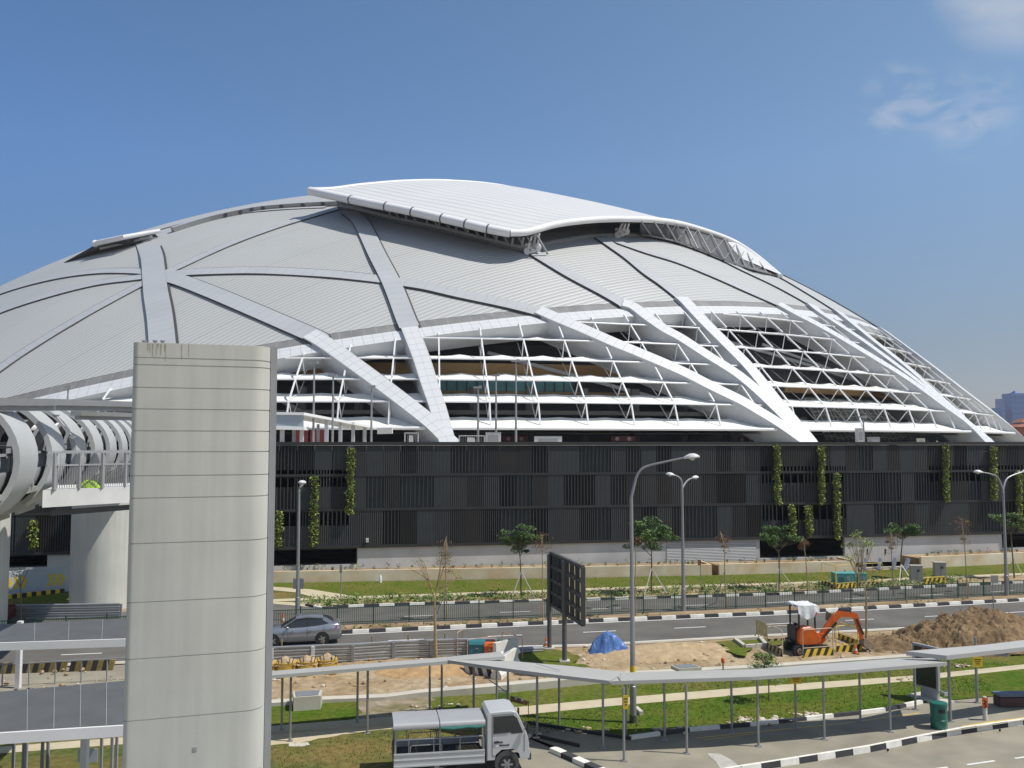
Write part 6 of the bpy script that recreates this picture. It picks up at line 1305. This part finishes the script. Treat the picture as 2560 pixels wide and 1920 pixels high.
mb = MB(M['glass']); secs = [[(x, hb, zb), (x, ht, zt-.05), (x, ht*.86, zt), (x, 0, zt+.015), (x, -ht*.86, zt), (x, -ht, zt-.05), (x, -hb, zb)] for x, zb, zt, hb, ht in gs]
mb.loft(secs, closed=False); mb.build('window_glass', car, smooth=True, ang=60)
mb = MB(M['silver']); secs = [[(x, ht+.012, zt-.045), (x, ht*.87, zt+.012), (x, 0, zt+.028), (x, -ht*.87, zt+.012), (x, -ht-.012, zt-.045)] for x, zb, zt, hb, ht in ((1.38, .9, 1.39, .76, .585), (.8, .92, 1.455, .77, .575), (.2, .95, 1.44, .77, .57), (-.05, .97, 1.385, .765, .572))]
mb.loft(secs, closed=False, cap=False); mb.build('roof', car, smooth=True, ang=60)
mb = MB(M['silver'])
for s in (-1, 1):
    mb.bar((2.15, s*.73, .92), (1.38, s*.592, 1.36), .06, .05); mb.bar((-.05, s*.592, 1.35), (-.55, s*.69, 1.07), .2, .05, (0, s, .2)); mb.bar((1.38, s*.597, 1.365), (.8, s*.59, 1.425), .05, .05); mb.bar((.8, s*.59, 1.425), (-.05, s*.585, 1.36), .05, .05)
mb.build('pillar', car)
mb = MB(M['black'])
for s in (-1, 1): mb.bar((.72, s*.768, .95), (.74, s*.592, 1.4), .08, .02, (0, s, 0))
mb.build('door_pillar', car)
mb = MB(M['dkgrey'])
for s in (-1, 1):
    for x, z0, z1 in ((.78, .28, .93), (1.78, .3, .9), (-.1, .75, 1.0)): mb.bar((x, s*.877, z0), (x, s*.868, z1), .014, .012)
    mb.bar((-.1, s*.878, .24), (1.8, s*.878, .24), .02, .03)
mb.build('door_seam', car)
for s in (-1, 1):
    for x in (.62, 1.55):
        mb = MB(M['silver']); mb.bar((x-.1, s*.89, .8), (x+.1, s*.89, .8), .03, .035); mb.build('door_handle', car)
    mb = MB(M['silver']); mb.ball((1.82, s*.93, .98), .1, 10, 6, (1, .8, .7)); mb.build('wing_mirror', car, smooth=True)
    mb = MB(mat('tail_light_red', (.45, .015, .02), .2)); mb.add([(-.99, s*.7, .8), (-.7, s*.872, .86), (-.72, s*.86, .98), (-.965, s*.76, .97)], [(0, 1, 2, 3)]); mb.add([(-1.0, s*.5, .8), (-1.005, s*.7, .8), (-.975, s*.76, .975), (-.98, s*.5, .97)], [(0, 1, 2, 3)]); mb.build('tail_light', car)
    mb = MB(M['offwhite']); mb.add([(3.25, s*.5, .6), (3.0, s*.82, .68), (2.9, s*.8, .78), (3.15, s*.5, .7)], [(0, 1, 2, 3)]); mb.build('headlight', car)
    for x in (0, WB):
        mb = MB(M['black']); mb.lathe([(.375, -.01), (.375, .01)], (x, s*.872, .32), 26, 'y'); mb.build('wheel_arch', car); wheel(car, (x, s*.79, .305), .305, .2, side=s)
mb = MB(M['dkgrey']); mb.box((-1.0, 0, .42), (.06, 1.3, .16)); mb.box((3.26, 0, .42), (.06, 1.1, .14)); mb.build('bumper_grille', car)
mb = MB(M['offwhite']); mb.box((-1.01, 0, .74), (.02, .5, .12)); mb.build('number_plate', car)
# red car mostly hidden at the left
p = at(20, 1566); rc = thing('parked_car', 'dark red car roof glimpsed behind the left walkway roof and the edge column', 'car', (p.x-1.2, p.y+.6, 0), rz)
mb = MB(mat('red_car_paint', (.12, .012, .015), .3, .3)); mb.loft(car_body(st)); mb.build('body', rc, smooth=True, ang=50); mb = MB(M['glass']); mb.loft([[(x, hb, zb), (x, ht, zt-.05), (x, ht*.86, zt), (x, 0, zt+.015), (x, -ht*.86, zt), (x, -ht, zt-.05), (x, -hb, zb)] for x, zb, zt, hb, ht in gs], closed=False); mb.build('window_glass', rc, smooth=True, ang=60)
mb = MB(MATS['red_car_paint']); mb.loft([[(x, ht+.012, zt-.045), (x, ht*.87, zt+.012), (x, 0, zt+.028), (x, -ht*.87, zt+.012), (x, -ht-.012, zt-.045)] for x, zb, zt, hb, ht in ((1.38, .9, 1.39, .76, .585), (.8, .92, 1.455, .77, .575), (.2, .95, 1.44, .77, .57), (-.05, .97, 1.385, .765, .572))], closed=False, cap=False); mb.build('roof', rc, smooth=True, ang=60)
for s in (-1, 1):
    for x in (0, WB): wheel(rc, (x, s*.79, .305), .305, .2, side=s)
# open lorry
fW, rW = at(1268, 1937), at(1092, 1946); d_ = (fW-rW).normalized(); rz = math.atan2(d_.y, d_.x); rz += .03; n_ = V((-math.sin(rz), math.cos(rz), 0)); d_ = V((math.cos(rz), math.sin(rz), 0)); LW = (fW-rW).length; HW = .7; o = rW+n_*(HW-.02)
lo = thing('lorry', 'small silver open lorry with a grey curved canopy over its load bed', 'lorry', (o.x, o.y, 0), rz); k_ = LW/2.3
m_ls = mat('lorry_silver', (.56, .58, .6), .3, .25, var=.05, vs=2); 
prof = [(1.62, .45), (1.62, 1.92), (1.7, 2.0), (2.4, 2.03), (2.58, 1.98), (2.68, 1.86), (2.94, 1.28), (3.0, 1.1), (3.05, .62), (3.03, .45), (2.75, .42), (2.7, .62), (2.5, .78), (2.1, .78), (1.9, .62), (1.86, .45)]
def inset(pr, e): cx, cz = 2.35, 1.2; return [(x+(cx-x)*e, z+(cz-z)*e) for x, z in pr]
mb = MB(m_ls); mb.loft([[(x, y, z) for x, z in q] for y, q in ((-HW, inset(prof, .035)), (-HW+.05, prof), (HW-.05, prof), (HW, inset(prof, .035)))]); cab = mb.build('cab', lo, smooth=True, ang=28)
for s in (-1, 1):
    mb = MB(M['glass']); y = s*(HW+.006); q = [(1.83, 1.32), (1.83, 1.85), (2.5, 1.87), (2.62, 1.78), (2.82, 1.3), (2.45, 1.28), (2.36, 1.34)]; mb.add([(x, y, z) for x, z in q], [tuple(range(7))] if s > 0 else [tuple(reversed(range(7)))]); mb.build('side_window', cab)
mb = MB(M['glass']); mb.add([(2.70, -HW+.1, 1.84), (2.70, HW-.1, 1.84), (2.945, HW-.08, 1.3), (2.945, -HW+.08, 1.3)], [(0, 1, 2, 3)]); mb.build('windscreen', cab)
mb = MB(M['dkgrey'])
for s in (-1, 1):
    y = s*(HW+.004)
    for a, b in (((1.8, .62), (1.8, 1.9)), ((2.86, .7), (2.86, 1.26)), ((1.8, 1.9), (2.52, 1.92)), ((1.8, .62), (1.9, .6))): mb.bar((a[0], y, a[1]), (b[0], y, b[1]), .016, .012)
    mb.bar((1.85, y, 1.02), (2.15, y, 1.03), .02, .05); mb.bar((1.83, y, 1.31), (2.35, y, 1.33), .03, .02)
mb.build('door_seam', cab)
mb = MB(M['dkgrey']); mb.box((2.2, -HW-.006, .93), (.34, .008, .045)); mb.build('trim_strip', cab); mb = MB(M['white']); mb.box((1.95, -HW-.006, .92), (.1, .008, .07)); mb.build('badge', cab)
mb = MB(M['offwhite']); mb.box((3.105, 0, .5), (.012, .45, .11)); mb.build('number_plate', cab)
for s in (-1, 1):
    mb = MB(M['blackp']); mb.bar((1.88, s*(HW+.02), 1.05), (2.02, s*(HW+.02), 1.05), .03, .04); mb.build('door_handle', cab); mb = MB(M['black']); mb.box((2.93, s*(HW+.14), 1.5), (.05, .13, .3)); mb.bar((2.85, s*HW, 1.4), (2.93, s*(HW+.14), 1.5), .02, .02); mb.build('wing_mirror', cab)
    mb = MB(M['offwhite']); mb.box((3.0, s*(HW-.2), .86), (.06, .26, .16)); mb.build('headlight', cab)
    mb = MB(M['dkgrey']); mb.lathe([(.4, -.003), (.4, .003)], (2.3*k_, s*(HW+.001), .36), 26, 'y'); mb.build('wheel_arch', cab)
    for x in (0, 2.3*k_): wheel(lo, (x, s*(HW-.09), .31), .31, .2, side=s, spokes=6)
mb = MB(M['dkgrey']); mb.box((3.05, 0, .5), (.1, HW*2-.1, .2)); mb.build('bumper', cab); mb = MB(M['black'])
for s in (-1, 1): mb.bar((-1.25, s*.38, .48), (2.9, s*.38, .48), .09, .16)
mb.bar((0, -.6, .31), (0, .6, .31), .1, .1); mb.bar((2.3*k_, -.6, .31), (2.3*k_, .6, .31), .08, .08); mb.box((.9, -.45, .4), (.5, .3, .28)); mb.build('chassis', lo)
BX0, BX1 = -1.38, 1.55; mb = MB(mat('bed_floor', (.05, .05, .05), .8, var=.3, vs=4)); mb.box(((BX0+BX1)/2, 0, .58), (BX1-BX0, HW*2-.1, .08)); mb.build('bed_floor', lo)
for s in (-1, 1):
    mb = MB(m_ls); y = s*HW; mb.box(((BX0+BX1)/2, y, .63), (BX1-BX0, .03, .42))
    for z in (.44, .82): mb.bar((BX0, y+s*.02, z), (BX1, y+s*.02, z), .03, .05)
    mb.bar((BX0, y+s*.02, .64), (BX1, y+s*.02, .64), .025, .02); mb.build('drop_side', lo)
mb = MB(mat('tailboard_brown', (.18, .13, .08), .7, var=.3, vs=4)); mb.box((BX0, 0, .63), (.03, HW*2-.04, .42)); mb.build('tailboard', lo); mb = MB(M['steel'])
for s in (-1, 1):
    y = s*(HW-.03); mb.tube([(BX0+.03, y, .84), (BX0+.03, y, 1.2), (BX0+.08, y, 1.26), (BX1-.08, y, 1.26), (BX1-.03, y, 1.2), (BX1-.03, y, .84)], .02, 6)
    for x in (-.9, -.1, .75): mb.bar((x, y, .84), (x, y, 1.25), .025, .025)
    mb.tube([(-.85, y*.96, .84), (-.85, y*.96, 1.02), (-.78, y*.96, 1.06), (.1, y*.96, 1.06), (.16, y*.96, 1.02), (.16, y*.96, .84)], .016, 6); mb.tube([(.7, y*.96, .84), (.75, y*.96, 1.06), (1.4, y*.96, 1.06)], .016, 6)
mb.build('side_rail', lo, smooth=True, ang=40)
for x in (BX0+.06, .1, BX1-.06):
    mb = MB(M['greysteel'])
    for s in (-1, 1): mb.bar((x, s*(HW-.06), .6), (x, s*(HW-.06), 1.62), .04, .04)
    pts = [(x, -HW+.06, 1.58), (x, -HW+.12, 1.7), (x, 0, 1.765), (x, HW-.12, 1.7), (x, HW-.06, 1.58)]
    for a, b in zip(pts, pts[1:]): mb.bar(a, b, .04, .04)
    mb.build('canopy_frame', lo)
cs = [(e*(HW+.03-a), z) for e, q in ((-1, 1), (1, -1)) for a, z in [(0, 1.6), (0, 1.67), (.02, 1.73), (.07, 1.775), (.18, 1.79), (.45, 1.8)][::q]]
for x0, x1 in ((BX0-.02, .07), (.1, BX1+.02)):
    mb = MB(mat('lorry_canopy_grey', (.42, .43, .44), .4, .25, var=.05)); mb.loft([[(x, y, z) for y, z in cs]+[(x, y*.985, z-.02) for y, z in reversed(cs)] for x in (x0, x1)]); mb.build('canopy', lo, smooth=True, ang=35)
mb = MB(mat('green_tarp', (.02, .16, .13), .6, var=.15, vs=6)); mb.tube([(.12, -HW-.06, 1.6), (.5, -HW-.07, 1.57), (1.0, -HW-.06, 1.6), (1.3, -HW-.07, 1.58), (BX1, -HW-.06, 1.6)], [.03, .045, .04, .05, .03], 7); mb.build('rolled_sheet', lo, smooth=True)
mb = MB(mat('cardboard', (.35, .25, .14), .85)); mb.box((1.05, -.2, .68), (.7, .5, .16), .1); place(mb.build('cardboard_box', label='flat cardboard box lying in the bed of the silver lorry', category='box'), (o.x+d_.x*0, o.y, 0), rz)
# mini excavator
p = at(2018, 1647); ex = thing('mini_excavator', 'orange mini excavator with a white sheet over its canopy roof', 'excavator', (p.x+.36, p.y+1.15, .03), .12); m_or = mat('excavator_orange', (.62, .115, .012), .42, var=.15, vs=4)
for s in (-1, 1):
    mb = MB(M['black']); pr = [(1.0*math.copysign(1, math.cos(a))*.72+.24*math.cos(a), .25+.24*math.sin(a)) for a in [2*math.pi*k/28 for k in range(28)]]; mb.extr([(x, s*.55-.16, z) for x, z in pr], (0, .32, 0)); tr = mb.build('track', ex)
    mb = MB(M['dkgrey'])
    for k in range(34):
        t_ = k/34*5.2; 
        if t_ < 1.44: c = (-.72+t_, .5)
        elif t_ < 2.2: a = math.pi/2-(t_-1.44)/.76*math.pi; c = (.72+.25*math.cos(a), .25+.25*math.sin(a))
        elif t_ < 3.64: c = (.72-(t_-2.2), 0.005)
        else: a = -math.pi/2-(t_-3.64)/1.56*math.pi; c = (-.72+.25*math.cos(a), .25+.25*math.sin(a))
        mb.box((c[0], s*.55, c[1]), (.05, .34, .035))
    mb.build('track_shoe', tr); mb = MB(mat('dusty_steel', (.26, .22, .17), .8, var=.2, vs=6))
    for x in (-.7, -.25, .2, .7): mb.lathe([(.15 if abs(x) > .5 else .09, -.02), (.15 if abs(x) > .5 else .09, .02)], (x, s*.72, .25), 14, 'y')
    mb.build('roller', tr)
mb = MB(M['dkgrey']); mb.box((0, 0, .36), (1.0, .9, .24)); mb.lathe([(.4, .45), (.4, .56)], n=18); mb.build('undercarriage', ex)
sd_ = [(-.66, .56), (-.72, .75), (-.7, 1.15), (-.6, 1.42), (-.1, 1.44), (.15, 1.32), (.42, .95), (.5, .7), (.5, .56)]
mb = MB(m_or); mb.loft([[(x*e, y, .56+(z-.56)*e) for x, z in sd_] for y, e in ((-.66, .93), (-.6, 1), (-.1, 1), (-.05, .95))]); mb.build('engine_cover', ex, smooth=True, ang=30)
mb = MB(M['blackp']); mb.box((-.2, .25, .62), (1.4, .7, .12)); mb.box((-.62, .1, 1.0), (.3, 1.0, .7)); mb.build('floor_and_counterweight', ex)
mb = MB(M['black']); mb.box((-.2, .25, .86), (.45, .45, .35)); mb.box((-.42, .25, 1.2), (.12, .42, .5)); mb.build('seat', ex)
for x, y in ((-.62, -.5), (-.62, .55), (.34, .55), (.34, -.3)):
    mb = MB(M['blackp']); mb.bar((x, y, .7), (x*(.92 if x > 0 else 1), y, 2.38), .07, .07); mb.build('canopy_post', ex)
mb = MB(M['dkgrey']); mb.box((-.14, .05, 2.42), (1.08, 1.2, .09)); mb.build('canopy_roof', ex)
mb = MB(m_or); mb.box((.3, -.42, 2.1), (.14, .1, .26)); mb.build('work_lamp', ex)
mb = MB(mat('white_sheet', (.68, .69, .7), .7, var=.06, vs=5, bump=.4, bs=8)); n = 14; vs = []
for i in range(n+1):
    for j in range(n+1):
        x, y = -.72+1.14*i/n, -.66+1.35*j/n; z = 2.5+.05*fbm((x*3, y*3, 1))
        if j <= 3: z -= (.62+.2*fbm((x*2.5, 1, 2)))*((3-j)/3)*(1 if i < 11 else .55)*(1.0 if i > 1 else .6); y = -.62-.05*math.sin(x*14)*(3-j)/3-.03*(3-j)
        if i == 0 or i == n: z -= .1
        vs.append((x, y, z))
mb.add(vs, [(i*(n+1)+j, (i+1)*(n+1)+j, (i+1)*(n+1)+j+1, i*(n+1)+j+1) for i in range(n) for j in range(n)]); mb.build('white_sheet', ex, smooth=True, ang=60)
def limb(name, pts, ws, y=0, th=.17, m=None):
    mb = MB(m or m_or); P_ = [V((x, y, z)) for x, z in pts]; secs = []
    for i, p_ in enumerate(P_):
        t_ = (P_[min(i+1, len(P_)-1)]-P_[max(i-1, 0)]).normalized(); nn = V((-t_.z, 0, t_.x)); secs.append([p_+nn*ws[i]/2+V((0, -th/2, 0)), p_+nn*ws[i]/2+V((0, th/2, 0)), p_-nn*ws[i]/2+V((0, th/2, 0)), p_-nn*ws[i]/2+V((0, -th/2, 0))])
    mb.loft(secs); return mb.build(name, ex)
limb('swing_bracket', [(.5, .55), (.75, .75), (.72, 1.0)], [.4, .4, .25], -.1, .3)
bo = limb('boom', [(.68, .85), (1.15, 1.38), (1.55, 1.8), (1.75, 1.95), (2.1, 1.92), (2.6, 1.8)], [.2, .3, .34, .34, .26, .18], -.1)
limb('dipper_arm', [(2.35, 2.02), (2.6, 1.84), (2.72, 1.5), (2.95, .62)], [.14, .28, .24, .13], -.1, .15)
for q0, q1, w_ in (((.75, -.28, .8), (1.5, -.28, 1.55), .09), ((1.7, -.1, 2.15), (2.35, -.1, 2.08), .1), ((2.62, -.22, 1.7), (2.98, -.22, .9), .07)):
    mb = MB(M['blackp']); mb.bar(q0, q1, w_, w_); mb.build('hydraulic_ram', ex)
mb = MB(mat('bucket_steel', (.3, .24, .18), .7, .2, var=.3, vs=6)); pr = [(2.95, .7), (3.1, .66), (3.3, .48), (3.5, .2), (3.42, .16), (3.05, .22), (2.9, .4)]; mb.extr([(x, -.35, z) for x, z in pr], (0, .5, 0)); mb.build('bucket', ex)
# ------------------------------------------------------------------ trees
def px_pts(pts, y0): return [dep(x, y, y0+dy) for x, y, dy in pts]
def tree(label, foot, trunk, limbs, crowns, leafm, n, size, group, bark=None, r=.06, stakes=(), kind='verge_tree'):
    f = at(*foot); t = thing(kind, label, 'tree', (f.x, f.y, 0), 0, group); r_ = random.Random(int(foot[0]*7)); bark = bark or M['bark']
    tp = [f+V((0, 0, -.03))]+[dep(x, y, f.y) for x, y in trunk]; P_ = smoothline(tp, 4); k = len(P_); mb = MB(bark); mb.tube(P_, [r*(1.15-.75*i/k) for i in range(k)], 7); mb.build('trunk', t, True, True)
    mb = MB(bark)
    for l in limbs:
        q = smoothline([dep(x, y, f.y+dy) for x, y, dy in l], 3); mb.tube(q, [max(.012, r*.5*(1-.75*i/len(q))) for i in range(len(q))], 5)
        if len(crowns) == 0:
            for _ in range(5): c = q[r_.randrange(len(q)//2, len(q))]; e = c+V((r_.uniform(-.35, .35), r_.uniform(-.3, .3), r_.uniform(.05, .5))); mb.bar(c, e, .014, .014)
    if limbs: mb.build('limbs', t, True, True)
    mb = MB(); tot = sum(a*b for _, _, a, b in crowns) or 1
    for cx, cy, rx, ry in crowns:
        c = dep(cx, cy, f.y+r_.uniform(-.5, .5)); s = f.y/FPX; m_ = int(n*rx*ry/tot)
        nq = max(4, int(rx*ry/60))
        for q in range(nq):
            while True:
                ux, uy, uz = r_.uniform(-1, 1), r_.uniform(-1, 1), r_.uniform(-1, 1)
                if ux*ux+uy*uy+uz*uz <= 1: break
            cc = c+V((ux*rx*s, uy*rx*s*.8, uz*ry*s)); rr = r_.uniform(.2, .6)*max(.6, min(1.2, ry*s*1.6)); mb.leaves(cc, (rr*1.5, rr*1.5, rr*.75), int(1.9*m_/nq)+2, size*.72, r_, .3, leafm)
            mb.m = bark; b0 = P_[-1] if (cc-P_[-1]).length < 2.5 else c; mb.bar(b0.lerp(cc, .2), cc, .016, .016)
    if len(mb.v): mb.build('crown', t, True)
    if stakes:
        mb = MB(M['offwhite'])
        for sx, sy, ty in stakes: a = at(sx, sy); b = dep(foot[0]+(trunk[0][0]-foot[0])*.5, ty, f.y); mb.bar(a, b, .05, .05)
        mb.build('stake', t, True)
    return t
GT = 'young green trees on the verge'; LG = [M['leafa'], M['leafb'], M['leafb'], M['leafa'], mat('leaf_fresh', (.06, .13, .03), .6, var=.3)]
tree('young green tree with a broad crown above the top of the billboard', (1303, 1491), [(1302, 1440), (1301, 1400), (1297, 1378)], [[(1300, 1392, 0), (1312, 1370, .3), (1330, 1352, .5)], [(1297, 1380, 0), (1280, 1360, 0), (1268, 1345, 0)], [(1297, 1380, 0), (1305, 1345, -.4), (1310, 1325, -.4)]], [(1308, 1325, 22, 18), (1290, 1348, 38, 16), (1330, 1345, 26, 18), (1306, 1368, 24, 12), (1262, 1335, 12, 7)], LG, 2600, .1, GT, stakes=((1280, 1494, 1428), (1336, 1493, 1428)))
tree('young green tree with a wide dark crown partly behind the tall street lamp pole', (1629, 1484), [(1629, 1440), (1629, 1395), (1628, 1372)], [[(1628, 1390, 0), (1600, 1365, 0), (1572, 1358, .3)], [(1628, 1378, 0), (1650, 1345, 0), (1670, 1335, .3)], [(1628, 1375, 0), (1615, 1335, -.3), (1600, 1310, -.3)]], [(1612, 1312, 34, 18), (1655, 1325, 32, 15), (1625, 1340, 46, 16), (1676, 1340, 16, 10), (1573, 1360, 20, 10), (1632, 1366, 22, 9), (1590, 1330, 16, 10)], LG, 3600, .11, GT, stakes=((1611, 1490, 1420), (1668, 1487, 1420)))
tree('young green tree with a rounded crown before the right base opening', (1947, 1474), [(1948, 1430), (1947, 1385), (1944, 1372)], [[(1945, 1380, 0), (1925, 1355, 0)], [(1945, 1380, 0), (1970, 1355, .3)]], [(1945, 1330, 36, 13), (1922, 1345, 26, 13), (1972, 1345, 26, 13), (1948, 1360, 24, 9), (1998, 1350, 14, 9)], LG, 2400, .11, GT, stakes=((1943, 1478, 1420), (1985, 1470, 1420)))
tree('young green tree with a flat crown above the steel stays of the planter gap', (2254, 1447), [(2252, 1400), (2256, 1355), (2258, 1345)], [[(2257, 1350, 0), (2240, 1330, 0)], [(2257, 1350, 0), (2280, 1328, .3)]], [(2255, 1315, 34, 12), (2285, 1325, 24, 9), (2236, 1325, 20, 9), (2262, 1336, 22, 7)], LG, 2000, .11, GT, stakes=((2248, 1462, 1410), (2283, 1459, 1410)))
tree('young thin crowned green tree behind the right double street lamp', (2536, 1445), [(2532, 1395), (2528, 1345), (2527, 1330)], [[(2528, 1335, 0), (2510, 1310, 0)], [(2528, 1335, 0), (2548, 1310, .2)]], [(2525, 1292, 30, 13), (2495, 1290, 16, 8), (2550, 1302, 18, 9), (2530, 1312, 20, 8)], LG, 1500, .11, GT, stakes=((2520, 1440, 1395), (2556, 1438, 1395)))
GD = 'dry brown saplings'; LD = [M['leafd'], M['leafd'], mat('leaf_rust', (.13, .06, .025), .8, var=.3)]
for k, (foot, tr, cr, lab) in enumerate((((1118, 1548), [(1116, 1480), (1114, 1400), (1116, 1340)], [(1112, 1375, 9, 26), (1105, 1400, 6, 14), (1122, 1430, 8, 12)], 'dry brown sapling tied to a tall stake behind the bare forked tree'),
        ((1357, 1545), [(1356, 1470), (1356, 1400), (1354, 1335)], [(1356, 1365, 10, 22), (1352, 1340, 6, 10)], 'dry brown sapling just left of the billboard top'), ((1589, 1540), [(1588, 1450), (1590, 1380), (1590, 1345)], [(1593, 1355, 9, 12)], 'dry thin sapling just right of the tall street lamp pole'),
        ((1815, 1522), [(1812, 1430), (1810, 1370), (1800, 1328)], [(1808, 1350, 9, 16), (1810, 1372, 8, 10)], 'dry brown sapling in front of the roller shutter and the planter gap'), ((2020, 1490), [(2017, 1430), (2012, 1380), (2007, 1340)], [(2011, 1370, 8, 18), (2008, 1350, 6, 9)], 'dry rusty sapling right of the tree at the base opening'),
        ((2235, 1490), [(2231, 1420), (2228, 1370), (2226, 1325)], [(2228, 1350, 12, 12), (2230, 1372, 9, 9)], 'dry rusty sapling just left of the flat crowned tree'), ((2420, 1497), [(2416, 1430), (2411, 1360), (2404, 1295)], [(2408, 1320, 10, 22), (2412, 1350, 7, 10)], 'tall dry sapling before the white base wall at the right'))):
    tree(lab, foot, tr, [], cr, LD, 260, .07, GD, M['barkl'], .04, kind='sapling', stakes=((foot[0]-26, foot[1]-14, tr[0][1]-8),) if k in (3, 0) else ())
tree('bare pale tree with a forked trunk in front of the median fence', (1090, 1648), [(1088, 1580), (1087, 1530), (1086, 1493)], [[(1086, 1495, 0), (1078, 1470, 0), (1068, 1435, 0), (1058, 1415, 0)], [(1072, 1450, 0), (1052, 1436, .3), (1030, 1425, .4)], [(1087, 1495, 0), (1094, 1470, .2), (1100, 1420, .3), (1098, 1375, .3)], [(1094, 1475, .2), (1110, 1462, 0), (1135, 1450, -.2)], [(1068, 1435, 0), (1062, 1408, .2), (1042, 1392, .4)]], [(1108, 1392, 12, 16), (1140, 1440, 8, 7), (1045, 1400, 8, 8)], [M['leafd'], M['leafa']], 90, .07, None, M['barkl'], .085, kind='bare_tree')
tree('thin leggy tree with sparse green leaves behind the excavator arm', (2165, 1612), [(2166, 1540), (2164, 1480), (2152, 1452)], [[(2152, 1452, 0), (2146, 1420, 0), (2150, 1375, .2), (2148, 1340, .2)], [(2152, 1452, 0), (2135, 1425, 0), (2125, 1400, -.2)], [(2158, 1465, 0), (2178, 1440, .2), (2182, 1420, .2), (2172, 1385, .3)]], [(2145, 1338, 12, 10), (2162, 1358, 14, 9), (2130, 1360, 10, 12), (2125, 1395, 10, 8), (2178, 1362, 8, 8), (2150, 1378, 8, 9)], [M['leafa'], M['leafc']], 330, .08, None, M['barkl'], .06, kind='bare_tree')
tree('small leafy sapling rising behind the long walkway roof', (1922, 1755), [(1922, 1720), (1920, 1690), (1916, 1665)], [[(1920, 1695, 0), (1932, 1675, 0)], [(1918, 1690, 0), (1898, 1672, 0)]], [(1908, 1648, 26, 13), (1895, 1662, 14, 9), (1925, 1660, 14, 9), (1932, 1700, 9, 8)], [M['leafa'], M['leafc'], M['leafa'], M['leafb']], 650, .07, None, r=.03, kind='sapling')
for px, y, dd, lab in ((50, 1560, 55, 'small leafless tree in front of the chevron wall at the left'),):
    tree(lab, (52, 1575), [(52, 1530), (52, 1480), (50, 1445)], [[(52, 1470, 0), (36, 1440, 0), (28, 1425, 0)], [(52, 1465, 0), (66, 1435, 0), (72, 1420, 0)], [(50, 1450, 0), (50, 1418, 0)]], [(45, 1435, 14, 12)], [M['leafb'], M['leafd']], 60, .06, None, r=.05, kind='bare_tree')
 
# ------------------------------------------------------------------ thin air haze round the whole scene
mh = bpy.data.materials.new('haze_air'); mh.use_nodes = True; hn = mh.node_tree.nodes; hl = mh.node_tree.links; hn.clear(); ho = hn.new('ShaderNodeOutputMaterial'); hv = hn.new('ShaderNodeVolumePrincipled'); hv.inputs['Color'].default_value = (.82, .89, 1.0, 1); hv.inputs['Density'].default_value = .00015; hl.new(hv.outputs[0], ho.inputs['Volume'])
mb = MB(mh); mb.box((0, 700, 59.3), (2600, 2000, 121.6)); mb.build('haze', kind='stuff')
